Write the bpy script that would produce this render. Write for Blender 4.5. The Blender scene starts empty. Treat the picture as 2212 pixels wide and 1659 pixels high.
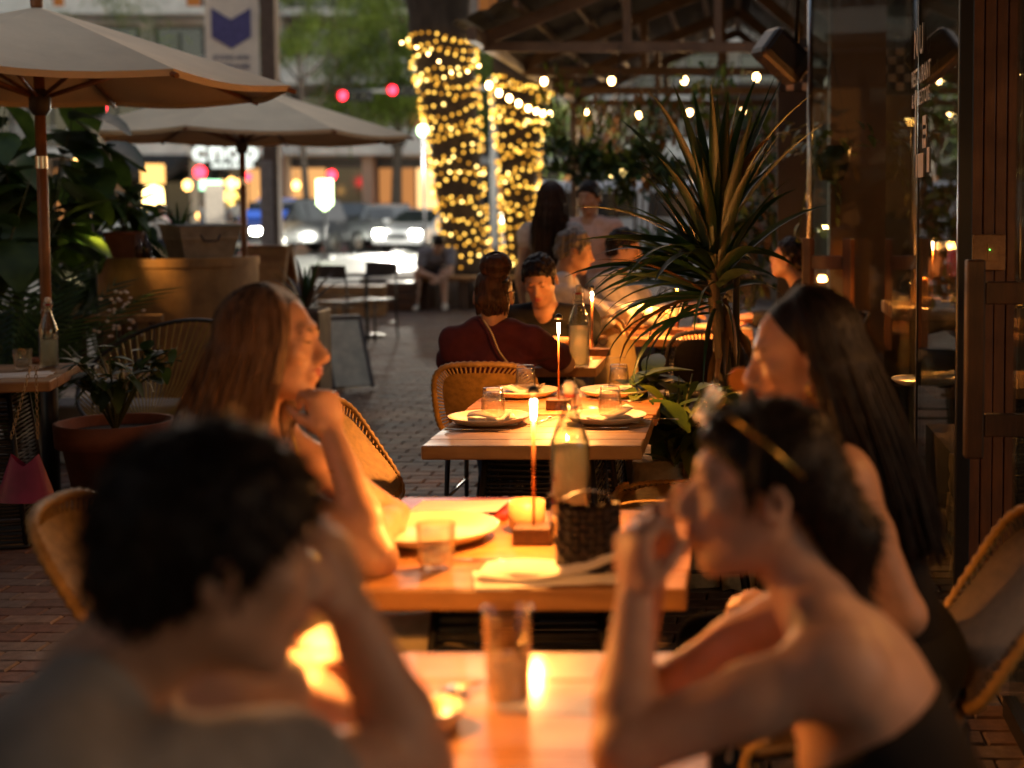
import bpy, bmesh, math, random
import numpy as np
from mathutils import Vector, Matrix, noise

random.seed(7); np.random.seed(7)
scene = bpy.context.scene
COL = scene.collection
R = math.radians

# ------------------------------------------------------------------ camera
F_PX, U0, V0, HOR = 3072.0, 1594.0, 643.0, 443.0      # layout units: photograph at 2212 px width
PITCH = math.atan((V0 - HOR) / F_PX)
CAM_Z = 1.5
cam_data = bpy.data.cameras.new("camera")
cam = bpy.data.objects.new("camera", cam_data); COL.objects.link(cam)
cam.location = (0, 0, CAM_Z)
cam.rotation_euler = (math.pi / 2 - PITCH, 0, 0)
cam_data.sensor_width = 36.0
cam_data.lens = 50.0
cam_data.shift_x = -(U0 - 1106) / 2212
cam_data.shift_y = -(829.5 - V0) / 2212
cam_data.clip_start = 0.05
cam_data.clip_end = 600
cam_data.dof.use_dof = True
cam_data.dof.focus_distance = 5.0
cam_data.dof.aperture_fstop = 1.8
cam_data.dof.aperture_blades = 9
scene.camera = cam

# ------------------------------------------------------------------ world: dusk sky
world = bpy.data.worlds.new("World"); scene.world = world
world.use_nodes = True
wn = world.node_tree; wn.nodes.clear()
sky = wn.nodes.new("ShaderNodeTexSky"); sky.sky_type = 'NISHITA'; sky.sun_disc = False
sky.sun_elevation = R(15.0); sky.sun_rotation = R(0)
tint = wn.nodes.new("ShaderNodeMix"); tint.data_type = 'RGBA'; tint.blend_type = 'MULTIPLY'
tint.inputs[0].default_value = 1.0
tint.inputs[7].default_value = (1.0, 0.77, 0.61, 1)         # camera white balance
bg = wn.nodes.new("ShaderNodeBackground"); bg.inputs[1].default_value = 0.15
wo = wn.nodes.new("ShaderNodeOutputWorld")
wn.links.new(sky.outputs[0], tint.inputs[6]); wn.links.new(tint.outputs[2], bg.inputs[0]); wn.links.new(bg.outputs[0], wo.inputs[0])

sun_d = bpy.data.lights.new("sun", 'SUN'); sun_d.energy = 0.03; sun_d.angle = R(15); sun_d.color = (1, .8, .6)
sun_o = bpy.data.objects.new("sun", sun_d); COL.objects.link(sun_o)
sun_o.rotation_euler = (R(-85), 0, 0)

scene.view_settings.view_transform = 'Standard'
scene.view_settings.look = 'None'
scene.view_settings.exposure = 0.95
scene.view_settings.gamma = 1.0
scene.view_settings.use_curve_mapping = False
scene.render.engine = 'CYCLES'
cy = scene.cycles
cy.use_denoising = True
try: cy.denoiser = 'OPENIMAGEDENOISE'
except Exception: pass
cy.use_adaptive_sampling = False
cy.max_bounces = 8; cy.diffuse_bounces = 3; cy.glossy_bounces = 4; cy.transmission_bounces = 8; cy.transparent_max_bounces = 16
cy.caustics_reflective = False; cy.caustics_refractive = False
cy.sample_clamp_indirect = 6.0
cy.blur_glossy = 0.5

# ------------------------------------------------------------------ layout helpers
def _ray(u, v):
    x = (u - U0) / F_PX; y = -(v - V0) / F_PX
    c, s = math.cos(PITCH), math.sin(PITCH)
    return Vector((x, c + y * s, -s + y * c))
def at(u, v, d):
    r = _ray(u, v); return Vector((0, 0, CAM_Z)) + r * (d / r.y)
def on(u, v, z):
    r = _ray(u, v); return Vector((0, 0, CAM_Z)) + r * ((z - CAM_Z) / r.z)

# ------------------------------------------------------------------ objects
def link(o, parent=None):
    COL.objects.link(o)
    if parent is not None: o.parent = parent
    return o
def tag(o, label=None, cat=None, group=None, kind=None):
    if label: o["label"] = label
    if cat: o["category"] = cat
    if group: o["group"] = group
    if kind: o["kind"] = kind
    return o
def thing(name, loc, label, cat, group=None, rz=0.0):
    o = bpy.data.objects.new(name, None); o.empty_display_size = .1
    o.location = loc; o.rotation_euler = (0, 0, rz)
    COL.objects.link(o)
    return tag(o, label, cat, group)
def mesh_obj(name, mesh, mat=None, parent=None):
    if mat is not None and len(mesh.materials) == 0: mesh.materials.append(mat)
    return link(bpy.data.objects.new(name, mesh), parent)
def copy_tree(o, parent=None):
    c = o.copy(); COL.objects.link(c); c.parent = parent
    for ch in o.children: copy_tree(ch, c)
    return c

class MB:
    """collects geometry, builds ONE mesh object"""
    def __init__(s): s.v = []; s.f = []; s.sm = []; s.mi = []
    def add(s, vs, fs, smooth=False, mi=0):
        o = len(s.v); s.v.extend([tuple(p) for p in vs])
        for f in fs: s.f.append(tuple(i + o for i in f)); s.sm.append(smooth); s.mi.append(mi)
        return s
    def box(s, c, d, rz=0.0, rx=0.0, bev=0.0, ry=0.0, mi=0):
        m = Matrix.Rotation(rz, 3, 'Z') @ Matrix.Rotation(ry, 3, 'Y') @ Matrix.Rotation(rx, 3, 'X')
        c = Vector(c); hx, hy, hz = d[0] / 2, d[1] / 2, d[2] / 2
        if bev <= 0:
            vs = [c + m @ Vector((sx * hx, sy * hy, sz * hz)) for sz in (-1, 1) for sy in (-1, 1) for sx in (-1, 1)]
            fs = [(0, 2, 3, 1), (4, 5, 7, 6), (0, 1, 5, 4), (2, 6, 7, 3), (0, 4, 6, 2), (1, 3, 7, 5)]
            return s.add(vs, fs, False, mi)
        b = min(bev, hx * .9, hy * .9, hz * .9)
        bm = bmesh.new(); bmesh.ops.create_cube(bm, size=1)
        for v in bm.verts: v.co = Vector((v.co.x * d[0], v.co.y * d[1], v.co.z * d[2]))
        bmesh.ops.bevel(bm, geom=bm.edges[:], offset=b, segments=2, affect='EDGES', profile=.5)
        bm.verts.index_update()
        vs = [c + m @ v.co for v in bm.verts]; fs = [tuple(v.index for v in f.verts) for f in bm.faces]
        bm.free()
        return s.add(vs, fs, False, mi)
    def tube(s, pts, r, n=8, caps=True, smooth=True, mi=0, closed=False, flat=1.0):
        pts = [Vector(p) for p in pts]; k = len(pts)
        rs = r if isinstance(r, (list, tuple)) else [r] * k
        vs = []; prev = None
        for i, p in enumerate(pts):
            a = pts[(i - 1) % k] if (i > 0 or closed) else p
            b = pts[(i + 1) % k] if (i < k - 1 or closed) else p
            t = (b - a)
            t = t.normalized() if t.length > 1e-9 else Vector((0, 0, 1))
            if prev is None:
                ref = Vector((0, 0, 1)) if abs(t.z) < .9 else Vector((1, 0, 0))
                x = t.cross(ref).normalized()
            else:
                x = (prev - t * prev.dot(t))
                x = x.normalized() if x.length > 1e-6 else t.orthogonal().normalized()
            prev = x; y = t.cross(x)
            for j in range(n):
                an = 2 * math.pi * j / n
                vs.append(p + (x * math.cos(an) + y * math.sin(an) * flat) * rs[i])
        fs = []
        for i in range(k if closed else k - 1):
            for j in range(n):
                i2 = (i + 1) % k
                fs.append((i * n + j, i * n + (j + 1) % n, i2 * n + (j + 1) % n, i2 * n + j))
        s.add(vs, fs, smooth, mi)
        if caps and not closed:
            o = len(s.v) - len(vs)
            s.f.append(tuple(o + j for j in range(n))[::-1]); s.sm.append(False); s.mi.append(mi)
            s.f.append(tuple(o + (k - 1) * n + j for j in range(n))); s.sm.append(False); s.mi.append(mi)
        return s
    def lathe(s, prof, c=(0, 0, 0), n=24, smooth=True, mi=0, flute=0.0, fn=12):
        c = Vector(c); vs = []; k = len(prof)
        for (r, z) in prof:
            for j in range(n):
                an = 2 * math.pi * j / n
                rr = r * (1 + flute * math.cos(fn * an))
                vs.append(c + Vector((rr * math.cos(an), rr * math.sin(an), z)))
        fs = []
        for i in range(k - 1):
            for j in range(n):
                fs.append((i * n + j, i * n + (j + 1) % n, (i + 1) * n + (j + 1) % n, (i + 1) * n + j))
        s.add(vs, fs, smooth, mi)
        return s
    def grid(s, fn, nu, nv, smooth=True, mi=0):
        vs = [fn(i / nu, j / nv) for j in range(nv + 1) for i in range(nu + 1)]
        fs = [(j * (nu + 1) + i, j * (nu + 1) + i + 1, (j + 1) * (nu + 1) + i + 1, (j + 1) * (nu + 1) + i) for j in range(nv) for i in range(nu)]
        return s.add(vs, fs, smooth, mi)
    def sphere(s, c, r, n=8, m=6, mi=0):
        c = Vector(c); rr = r if isinstance(r, (tuple, list)) else (r, r, r)
        vs = [c + Vector((0, 0, -rr[2]))]
        for i in range(1, m):
            ph = -math.pi / 2 + math.pi * i / m
            for j in range(n):
                an = 2 * math.pi * j / n
                vs.append(c + Vector((rr[0] * math.cos(ph) * math.cos(an), rr[1] * math.cos(ph) * math.sin(an), rr[2] * math.sin(ph))))
        vs.append(c + Vector((0, 0, rr[2])))
        fs = [(0, 1 + (j + 1) % n, 1 + j) for j in range(n)]
        for i in range(m - 2):
            for j in range(n):
                a = 1 + i * n; b = a + n
                fs.append((a + j, a + (j + 1) % n, b + (j + 1) % n, b + j))
        t = len(vs) - 1; a = 1 + (m - 2) * n
        fs += [(a + j, a + (j + 1) % n, t) for j in range(n)]
        return s.add(vs, fs, True, mi)
    def mesh(s, name="m"):
        me = bpy.data.meshes.new(name)
        me.from_pydata(s.v, [], s.f)
        me.polygons.foreach_set("use_smooth", s.sm)
        if any(s.mi): me.polygons.foreach_set("material_index", s.mi)
        me.update()
        return me
    def build(s, name, mat, parent=None):
        me = s.mesh(name)
        for m in (mat if isinstance(mat, (list, tuple)) else [mat]): me.materials.append(m)
        return mesh_obj(name, me, None, parent)

def single(name, mb, mat, label, cat, group=None):
    return tag(mb.build(name, mat), label, cat, group)

# ------------------------------------------------------------------ materials
_mats = {}
def mat(name, col, rough=.6, metal=0.0, var=.18, scale=12.0, bump=0.0, bscale=60.0, emit=None, es=0.0, spec=.5, sss=0.0, stretch=(1, 1, 1), sheen=0.0, coat=0.0, alpha=None, col2=None):
    if name in _mats: return _mats[name]
    m = bpy.data.materials.new(name); m.use_nodes = True
    nt = m.node_tree; p = nt.nodes["Principled BSDF"]
    tc = nt.nodes.new("ShaderNodeTexCoord"); mp = nt.nodes.new("ShaderNodeMapping")
    mp.inputs["Scale"].default_value = stretch
    nt.links.new(tc.outputs["Object"], mp.inputs[0])
    nz = nt.nodes.new("ShaderNodeTexNoise"); nz.inputs["Scale"].default_value = scale; nz.inputs["Detail"].default_value = 4
    nt.links.new(mp.outputs[0], nz.inputs["Vector"])
    rp = nt.nodes.new("ShaderNodeValToRGB")
    c = np.array(col[:3]); lo = np.clip(c * (1 - var), 0, 1); hi = np.clip(c * (1 + var), 0, 1) if col2 is None else np.array(col2[:3])
    rp.color_ramp.elements[0].position = .32; rp.color_ramp.elements[1].position = .68
    rp.color_ramp.elements[0].color = (*lo, 1); rp.color_ramp.elements[1].color = (*hi, 1)
    nt.links.new(nz.outputs["Fac"], rp.inputs[0]); nt.links.new(rp.outputs[0], p.inputs["Base Color"])
    p.inputs["Roughness"].default_value = rough; p.inputs["Metallic"].default_value = metal
    p.inputs["Specular IOR Level"].default_value = spec
    if sss > 0:
        p.inputs["Subsurface Weight"].default_value = sss; p.inputs["Subsurface Radius"].default_value = (.02, .008, .004); p.inputs["Subsurface Scale"].default_value = .6
    if sheen > 0: p.inputs["Sheen Weight"].default_value = sheen
    if coat > 0: p.inputs["Coat Weight"].default_value = coat; p.inputs["Coat Roughness"].default_value = .12
    if bump > 0:
        n2 = nt.nodes.new("ShaderNodeTexNoise"); n2.inputs["Scale"].default_value = bscale; n2.inputs["Detail"].default_value = 3
        nt.links.new(mp.outputs[0], n2.inputs["Vector"])
        bp = nt.nodes.new("ShaderNodeBump"); bp.inputs["Strength"].default_value = bump; bp.inputs["Distance"].default_value = .01
        nt.links.new(n2.outputs["Fac"], bp.inputs["Height"]); nt.links.new(bp.outputs[0], p.inputs["Normal"])
    if emit is not None:
        p.inputs["Emission Color"].default_value = (*emit, 1); p.inputs["Emission Strength"].default_value = es
    _mats[name] = m
    return m
def emis(name, col, s, sample=True):
    if name in _mats: return _mats[name]
    m = bpy.data.materials.new(name); m.use_nodes = True
    nt = m.node_tree; nt.nodes.clear()
    e = nt.nodes.new("ShaderNodeEmission"); o = nt.nodes.new("ShaderNodeOutputMaterial")
    e.inputs[0].default_value = (*col, 1); e.inputs[1].default_value = s
    nt.links.new(e.outputs[0], o.inputs[0])
    if not sample: m.cycles.emission_sampling = 'NONE'
    _mats[name] = m
    return m
def glassy(name, tint=(1, 1, 1), base=.05, power=2.2, rough=0.02):
    """thin-walled glass: see-through with Fresnel gloss"""
    if name in _mats: return _mats[name]
    m = bpy.data.materials.new(name); m.use_nodes = True
    nt = m.node_tree; nt.nodes.clear()
    tr = nt.nodes.new("ShaderNodeBsdfTransparent"); tr.inputs[0].default_value = (*tint, 1)
    gl = nt.nodes.new("ShaderNodeBsdfGlossy"); gl.inputs["Roughness"].default_value = rough
    lw = nt.nodes.new("ShaderNodeLayerWeight"); lw.inputs[0].default_value = .5
    fr = nt.nodes.new("ShaderNodeMath"); fr.operation = 'POWER'; fr.inputs[1].default_value = power
    nt.links.new(lw.outputs["Facing"], fr.inputs[0])
    ad = nt.nodes.new("ShaderNodeMath"); ad.operation = 'ADD'; ad.use_clamp = True; ad.inputs[1].default_value = base
    mx = nt.nodes.new("ShaderNodeMixShader"); o = nt.nodes.new("ShaderNodeOutputMaterial")
    nt.links.new(fr.outputs[0], ad.inputs[0]); nt.links.new(ad.outputs[0], mx.inputs[0])
    nt.links.new(tr.outputs[0], mx.inputs[1]); nt.links.new(gl.outputs[0], mx.inputs[2]); nt.links.new(mx.outputs[0], o.inputs[0])
    _mats[name] = m
    return m
def liquid(name, col=(1, 1, 1)):
    if name in _mats: return _mats[name]
    m = bpy.data.materials.new(name); m.use_nodes = True
    nt = m.node_tree; nt.nodes.clear()      # liquid: translucency added to stand in for the refracted glow
    tr = nt.nodes.new("ShaderNodeBsdfTransparent"); tr.inputs[0].default_value = (*col, 1)
    rf = nt.nodes.new("ShaderNodeBsdfRefraction"); rf.inputs["IOR"].default_value = 1.2; rf.inputs["Roughness"].default_value = .12; rf.inputs[0].default_value = (*col, 1)
    tl = nt.nodes.new("ShaderNodeBsdfTranslucent"); tl.inputs[0].default_value = (*col, 1)
    m1 = nt.nodes.new("ShaderNodeMixShader"); m1.inputs[0].default_value = .45
    m2 = nt.nodes.new("ShaderNodeMixShader"); m2.inputs[0].default_value = .42
    o = nt.nodes.new("ShaderNodeOutputMaterial")
    nt.links.new(tr.outputs[0], m1.inputs[1]); nt.links.new(rf.outputs[0], m1.inputs[2]); nt.links.new(m1.outputs[0], m2.inputs[1]); nt.links.new(tl.outputs[0], m2.inputs[2]); nt.links.new(m2.outputs[0], o.inputs[0])
    _mats[name] = m
    return m
def wood(name, c1, c2, rough=.35, axis='X', scale=3.0, coat=.0, bump=.08):
    if name in _mats: return _mats[name]
    m = bpy.data.materials.new(name); m.use_nodes = True
    nt = m.node_tree; p = nt.nodes["Principled BSDF"]
    tc = nt.nodes.new("ShaderNodeTexCoord"); mp = nt.nodes.new("ShaderNodeMapping")
    st = {'X': (.12, 1, 1), 'Y': (1, .12, 1), 'Z': (1, 1, .12)}[axis]
    mp.inputs["Scale"].default_value = st
    nt.links.new(tc.outputs["Object"], mp.inputs[0])
    nz = nt.nodes.new("ShaderNodeTexNoise"); nz.inputs["Scale"].default_value = 9 * scale; nz.inputs["Detail"].default_value = 6; nz.inputs["Distortion"].default_value = 1.2
    nt.links.new(mp.outputs[0], nz.inputs["Vector"])
    n3 = nt.nodes.new("ShaderNodeTexNoise"); n3.inputs["Scale"].default_value = 60 * scale; n3.inputs["Detail"].default_value = 2
    nt.links.new(mp.outputs[0], n3.inputs["Vector"])
    mx = nt.nodes.new("ShaderNodeMath"); mx.operation = 'MULTIPLY_ADD'; mx.inputs[1].default_value = .35; 
    nt.links.new(n3.outputs["Fac"], mx.inputs[0])
    ml = nt.nodes.new("ShaderNodeMath"); ml.operation = 'MULTIPLY'; ml.inputs[1].default_value = .68
    nt.links.new(nz.outputs["Fac"], ml.inputs[0]); nt.links.new(ml.outputs[0], mx.inputs[2])
    rp = nt.nodes.new("ShaderNodeValToRGB")
    rp.color_ramp.elements[0].position = .35; rp.color_ramp.elements[1].position = .65
    rp.color_ramp.elements[0].color = (*c1, 1); rp.color_ramp.elements[1].color = (*c2, 1)
    nt.links.new(mx.outputs[0], rp.inputs[0])
    st_ = nt.nodes.new("ShaderNodeTexNoise"); st_.inputs["Scale"].default_value = 6.5; st_.inputs["Detail"].default_value = 5; nt.links.new(tc.outputs["Object"], st_.inputs["Vector"])
    sr = nt.nodes.new("ShaderNodeMapRange"); sr.inputs[1].default_value = .35; sr.inputs[2].default_value = .7; sr.inputs[3].default_value = .62; sr.inputs[4].default_value = 1.08
    nt.links.new(st_.outputs["Fac"], sr.inputs[0])
    wm = nt.nodes.new("ShaderNodeMix"); wm.data_type = 'RGBA'; wm.blend_type = 'MULTIPLY'; wm.inputs[0].default_value = 1.0
    nt.links.new(rp.outputs[0], wm.inputs[6]); nt.links.new(sr.outputs[0], wm.inputs[7]); nt.links.new(wm.outputs[2], p.inputs["Base Color"])
    rr_ = nt.nodes.new("ShaderNodeMapRange"); rr_.inputs[1].default_value = .3; rr_.inputs[2].default_value = .7; rr_.inputs[3].default_value = rough * 1.25; rr_.inputs[4].default_value = rough * .8
    nt.links.new(st_.outputs["Fac"], rr_.inputs[0]); nt.links.new(rr_.outputs[0], p.inputs["Roughness"])
    if coat: p.inputs["Coat Weight"].default_value = coat; p.inputs["Coat Roughness"].default_value = .1
    bp = nt.nodes.new("ShaderNodeBump"); bp.inputs["Strength"].default_value = bump; bp.inputs["Distance"].default_value = .004
    nt.links.new(mx.outputs[0], bp.inputs["Height"]); nt.links.new(bp.outputs[0], p.inputs["Normal"])
    _mats[name] = m
    return m
def leafmat(name, c1, c2, rough=.45, trans=.25, scale=9):
    if name in _mats: return _mats[name]
    m = bpy.data.materials.new(name); m.use_nodes = True
    nt = m.node_tree; p = nt.nodes["Principled BSDF"]
    tc = nt.nodes.new("ShaderNodeTexCoord"); nz = nt.nodes.new("ShaderNodeTexNoise"); nz.inputs["Scale"].default_value = scale
    nt.links.new(tc.outputs["Object"], nz.inputs["Vector"])
    rp = nt.nodes.new("ShaderNodeValToRGB")
    rp.color_ramp.elements[0].position = .35; rp.color_ramp.elements[1].position = .65
    rp.color_ramp.elements[0].color = (*c1, 1); rp.color_ramp.elements[1].color = (*c2, 1)
    nt.links.new(nz.outputs["Fac"], rp.inputs[0]); nt.links.new(rp.outputs[0], p.inputs["Base Color"])
    p.inputs["Roughness"].default_value = rough
    tl = nt.nodes.new("ShaderNodeBsdfTranslucent"); nt.links.new(rp.outputs[0], tl.inputs[0])
    mx = nt.nodes.new("ShaderNodeMixShader"); mx.inputs[0].default_value = trans
    o = nt.nodes["Material Output"]
    nt.links.new(p.outputs[0], mx.inputs[1]); nt.links.new(tl.outputs[0], mx.inputs[2]); nt.links.new(mx.outputs[0], o.inputs[0])
    _mats[name] = m
    return m

BLACK = mat('black_metal', (.012, .012, .013), .4, .3)
DARKST = mat('dark_steel', (.03, .03, .034), .45, .5)
CHROME = mat('bright_steel', (.6, .58, .55), .2, 1.0, var=.05)
TABLEWOOD = wood('table_oak', (.28, .115, .03), (.45, .22, .065), .5, 'X', 1.3, coat=.3)
TABLEWOOD_Y = wood('bench_oak', (.25, .115, .04), (.40, .20, .07), .5, 'Y', 1.3)
DARKWOOD = wood('dark_walnut', (.05, .022, .011), (.10, .042, .019), .45, 'Z', 2)
POSTWOOD = wood('post_cedar', (.10, .032, .011), (.17, .058, .018), .5, 'Z', 1.6)
CORD = mat('ochre_cord', (.34, .19, .045), .55, var=.25, scale=40, bump=.25, bscale=220)
CERAMIC = mat('cream_ceramic', (.72, .62, .48), .22, var=.05, scale=20)
LINEN = mat('linen_napkin', (.78, .73, .64), .85, var=.05, scale=40, bump=.3, bscale=350, sheen=.2)
PAPER = mat('white_paper', (.78, .74, .68), .8, var=.05)
TERRA = mat('terracotta', (.20, .07, .03), .85, var=.22, scale=10, bump=.15, bscale=80)
TUMBLER = glassy('tumbler_glass', (.95, .93, .89), .11, 2.0)
BOTTLEGLASS = glassy('bottle_glass', (.90, .92, .86), .08, 2.2)
SODA = liquid('water', (.96, .96, .93))
GREY_CONC = mat('grey_concrete', (.25, .24, .23), .85, var=.2, scale=5, bump=.2, bscale=40)
SOIL = mat('soil', (.03, .02, .014), .95, var=.4, scale=40, bump=.4, bscale=90)
# ================================================================== the setting
# ---- ground: pavement plane, brick paving, street
ASPH = mat('asphalt', (.10, .10, .10), .42, var=.25, scale=1.5, bump=.15, bscale=30, spec=.6)
PAVE = mat('pavement', (.10, .085, .075), .85, var=.2, scale=2.5, bump=.2, bscale=50)
MORTAR = mat('brick_joints', (.055, .048, .043), .95, var=.3, scale=30)
g = MB(); g.add([(-300, -40, -.16), (300, -40, -.16), (300, 500, -.16), (-300, 500, -.16)], [(0, 1, 2, 3)])
tag(g.build('ground', mat('ground_far', (.07, .065, .06), .9, scale=.3)), kind='structure')
g = MB(); g.add([(-120, 29.4, -.15), (120, 29.4, -.15), (120, 60, -.15), (-120, 60, -.15)], [(0, 1, 2, 3)])
tag(g.build('road', ASPH), kind='structure')
g = MB()
for x0 in range(-40, 30, 8):
    g.add([(x0, 43.9, -.146), (x0 + 4, 43.9, -.146), (x0 + 4, 44.05, -.146), (x0, 44.05, -.146)], [(0, 1, 2, 3)])
tag(g.build('lane_marking', mat('road_paint', (.7, .68, .62), .6)), kind='structure')
g = MB(); g.box((0, 67, -.09), (240, 14, .14)); tag(g.build('far_pavement', PAVE), kind='structure')
# near pavement slab, top just under the bricks
g = MB(); g.box((0, 9.5, -.095), (60, 38, .15))
pave = tag(g.build('pavement', MORTAR), kind='structure')
g = MB(); g.box((0, 28.75, -.07), (60, .3, .16), bev=.02); tag(g.build('kerb', GREY_CONC), kind='structure')

BRICKS = [mat('brick_%s' % n, c, .8, var=.25, scale=25, bump=.25, bscale=120) for n, c in (('red', (.115, .066, .050)), ('brown', (.105, .070, .056)), ('pale', (.165, .12, .095)), ('grey', (.125, .105, .093)))]
bw, bl, jt = .098, .198, .006
brick_meshes = []
for m_ in BRICKS:
    b = MB()
    hx, hy, h, e = bw / 2, bl / 2, .012, .006
    vs = [(-hx, -hy, -.02), (hx, -hy, -.02), (hx, hy, -.02), (-hx, hy, -.02), (-hx, -hy, h - e), (hx, -hy, h - e), (hx, hy, h - e), (-hx, hy, h - e),
          (-hx + e, -hy + e, h), (hx - e, -hy + e, h), (hx - e, hy - e, h), (-hx + e, hy - e, h)]
    fs = [(0, 1, 5, 4), (1, 2, 6, 5), (2, 3, 7, 6), (3, 0, 4, 7), (4, 5, 9, 8), (5, 6, 10, 9), (6, 7, 11, 10), (7, 4, 8, 11), (8, 9, 10, 11)]
    b.add(vs, fs); me = b.mesh('brick'); me.materials.append(m_); brick_meshes.append((me, vs, fs))
rest = [MB() for _ in BRICKS]
cand = []
rng = random.Random(3)
rows = int(24 / (bw + jt))
for iy in range(rows):
    y = 3.2 + iy * (bw + jt)
    xmin, xmax = (-6.2, 1.0) if y > 7 else (-4.2, 1.2)
    off = (iy % 2) * (bl + jt) / 2
    x = xmin + off
    while x < xmax:
        cand.append((x, y)); x += bl + jt
def vis(x, y):                      # bricks in the open floor between the tables and the street
    u = U0 + F_PX * x / y
    return 560 < u < 1060 and 5.2 < y < 12
shown = sorted([c for c in cand if vis(*c)], key=lambda c: c[1])[:300]
sh = set(shown)
for (x, y) in cand:
    k = rng.choices(range(4), (5, 4, 2, 3))[0]
    dz = rng.uniform(-.002, .003); rz = math.pi / 2 + rng.uniform(-.012, .012)
    if (x, y) in sh:
        o = bpy.data.objects.new('brick', brick_meshes[k][0]); link(o, pave)
        o.location = (x, y, -.012 + dz); o.rotation_euler = (0, 0, rz)
    else:
        M4 = Matrix.Translation((x, y, -.012 + dz)) @ Matrix.Rotation(rz, 4, 'Z')
        rest[k].add([M4 @ Vector(v) for v in brick_meshes[k][1]], brick_meshes[k][2])
rb = MB()
for k, r_ in enumerate(rest): rb.add(r_.v, r_.f, False, k)
o = rb.build('brick_paving', BRICKS, pave); o["kind"] = "stuff"

# ------------------------------------------------------------------ foliage tools
def leaf_shape(L, W, fold=.25, droop=.2, n=4):
    """a pointed leaf along +Y, two halves folded along the midrib"""
    vs = []; fs = []
    for i in range(n + 1):
        t = i / n
        w = W * math.sin(math.pi * min(1, t * .92 + .04)) ** .8 * (1 - .25 * t) / 2
        z = -droop * L * t * t
        vs += [(-w, L * t, z + fold * w), (0, L * t, z), (w, L * t, z + fold * w)]
    for i in range(n):
        a = i * 3
        fs += [(a, a + 1, a + 4, a + 3), (a + 1, a + 2, a + 5, a + 4)]
    return vs, fs
def rand_rot(rg, up=.3):
    return Matrix.Rotation(rg.uniform(0, 2 * math.pi), 4, 'Z') @ Matrix.Rotation(rg.uniform(-1.2, 1.0) + up, 4, 'X') @ Matrix.Rotation(rg.uniform(-.8, .8), 4, 'Y')
def leaf_cloud(mb, n, c, rad, L, W, rg, shell=.35, seg=2, nm=1, clumps=0):
    c = Vector(c); cl = []
    for _ in range(clumps):
        d = Vector((rg.gauss(0, 1), rg.gauss(0, 1), rg.gauss(0, 1))).normalized() * rg.random() ** .4
        cl.append(Vector((d.x * rad[0], d.y * rad[1], d.z * rad[2])))
    for _ in range(n):
        d = Vector((rg.gauss(0, 1), rg.gauss(0, 1), rg.gauss(0, 1))).normalized() * (shell + (1 - shell) * rg.random()) 
        if cl:
            b = rg.choice(cl); p = c + b + Vector((d.x * rad[0], d.y * rad[1], d.z * rad[2])) * .3
        else: p = c + Vector((d.x * rad[0], d.y * rad[1], d.z * rad[2]))
        s = rg.uniform(.65, 1.25)
        vs, fs = leaf_shape(L * s, W * s, rg.uniform(.1, .5), rg.uniform(0, .5), seg)
        m = Matrix.Translation(p) @ rand_rot(rg)
        mb.add([m @ Vector(v) for v in vs], fs, True, rg.randrange(nm))
G_DARK = leafmat('leaf_dark', (.012, .03, .008), (.03, .06, .014))
G_MID = leafmat('leaf_mid', (.035, .07, .012), (.07, .12, .02))
G_LIME = leafmat('leaf_lime', (.09, .14, .015), (.15, .20, .03))
G_STREET = leafmat('leaf_street_tree', (.08, .12, .016), (.16, .21, .03), trans=.4)
G_DRY = leafmat('leaf_dry', (.13, .065, .02), (.22, .12, .035))
BARK = mat('bark', (.06, .045, .035), .9, var=.35, scale=9, bump=.6, bscale=25, stretch=(1, 1, .3))

# ------------------------------------------------------------------ street trees (background)
def tree(loc, h, r, label, n, rg, trunk_r=.16, leaf=.16, mats=(None,), zc=None, name='street_tree', squash=.75):
    t = thing(name, loc, label, 'tree', 'street trees')
    mb = MB(); p0 = Vector((0, 0, 0)); pts = []; rs = []
    for i in range(7):
        f = i / 6; pts.append(Vector((math.sin(f * 3 + r) * .12, math.cos(f * 2.2) * .1 - .1, h * .75 * f))); rs.append(trunk_r * (1.25 - .75 * f))
    mb.tube(pts, rs, 10)
    mb.build('trunk', BARK, t)
    lb = MB()
    for k in range(6):
        a = k * 1.05 + rg.random(); st = pts[3 + k % 3]
        e = Vector((math.cos(a) * r * .7, math.sin(a) * r * .7, h * .75 + rg.uniform(0, r * .5)))
        lb.tube([st, st.lerp(e, .5) + Vector((0, 0, .2)), e], [trunk_r * .4, trunk_r * .25, .02], 6)
    lb.build('limbs', BARK, t)
    fm = MB(); leaf_cloud(fm, n, (0, 0, zc or h * .85), (r, r, r * squash), leaf, leaf * .5, rg, .2, 1, len(mats), clumps=26)
    fm.build('crown', list(mats), t)
    return t
rg = random.Random(11)
tree((at(860, 300, 56).x, 56, -.02), 9.5, 4.6, 'leafy green street tree left of the nearer lit trunk, beyond the signals', 9000, rg, .2, .5, (G_STREET, G_LIME), zc=7.0)
tree((at(660, 300, 50).x, 50, -.02), 9.2, 2.4, 'small green street tree right of the banner pole', 2600, rg, .12, .4, (G_STREET, G_LIME), zc=8.0)
tree((at(1130, 300, 62).x, 62, -.02), 8, 3.4, 'green street tree seen between the two lit trunks', 2200, rg, .2, .3, (G_STREET, G_MID), squash=1.1)
tree((at(200, 300, 48).x, 48, -.02), 8.2, 2.6, 'street tree behind the white parasols on the left', 1500, rg, .14, .3, (G_STREET, G_MID))
tree((at(1300, 300, 40).x, 40, -.02), 6.5, 3.2, 'street tree behind the pergola, right of the lit trunks', 1900, rg, .2, .26, (G_STREET, G_MID), squash=1.0)

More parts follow.
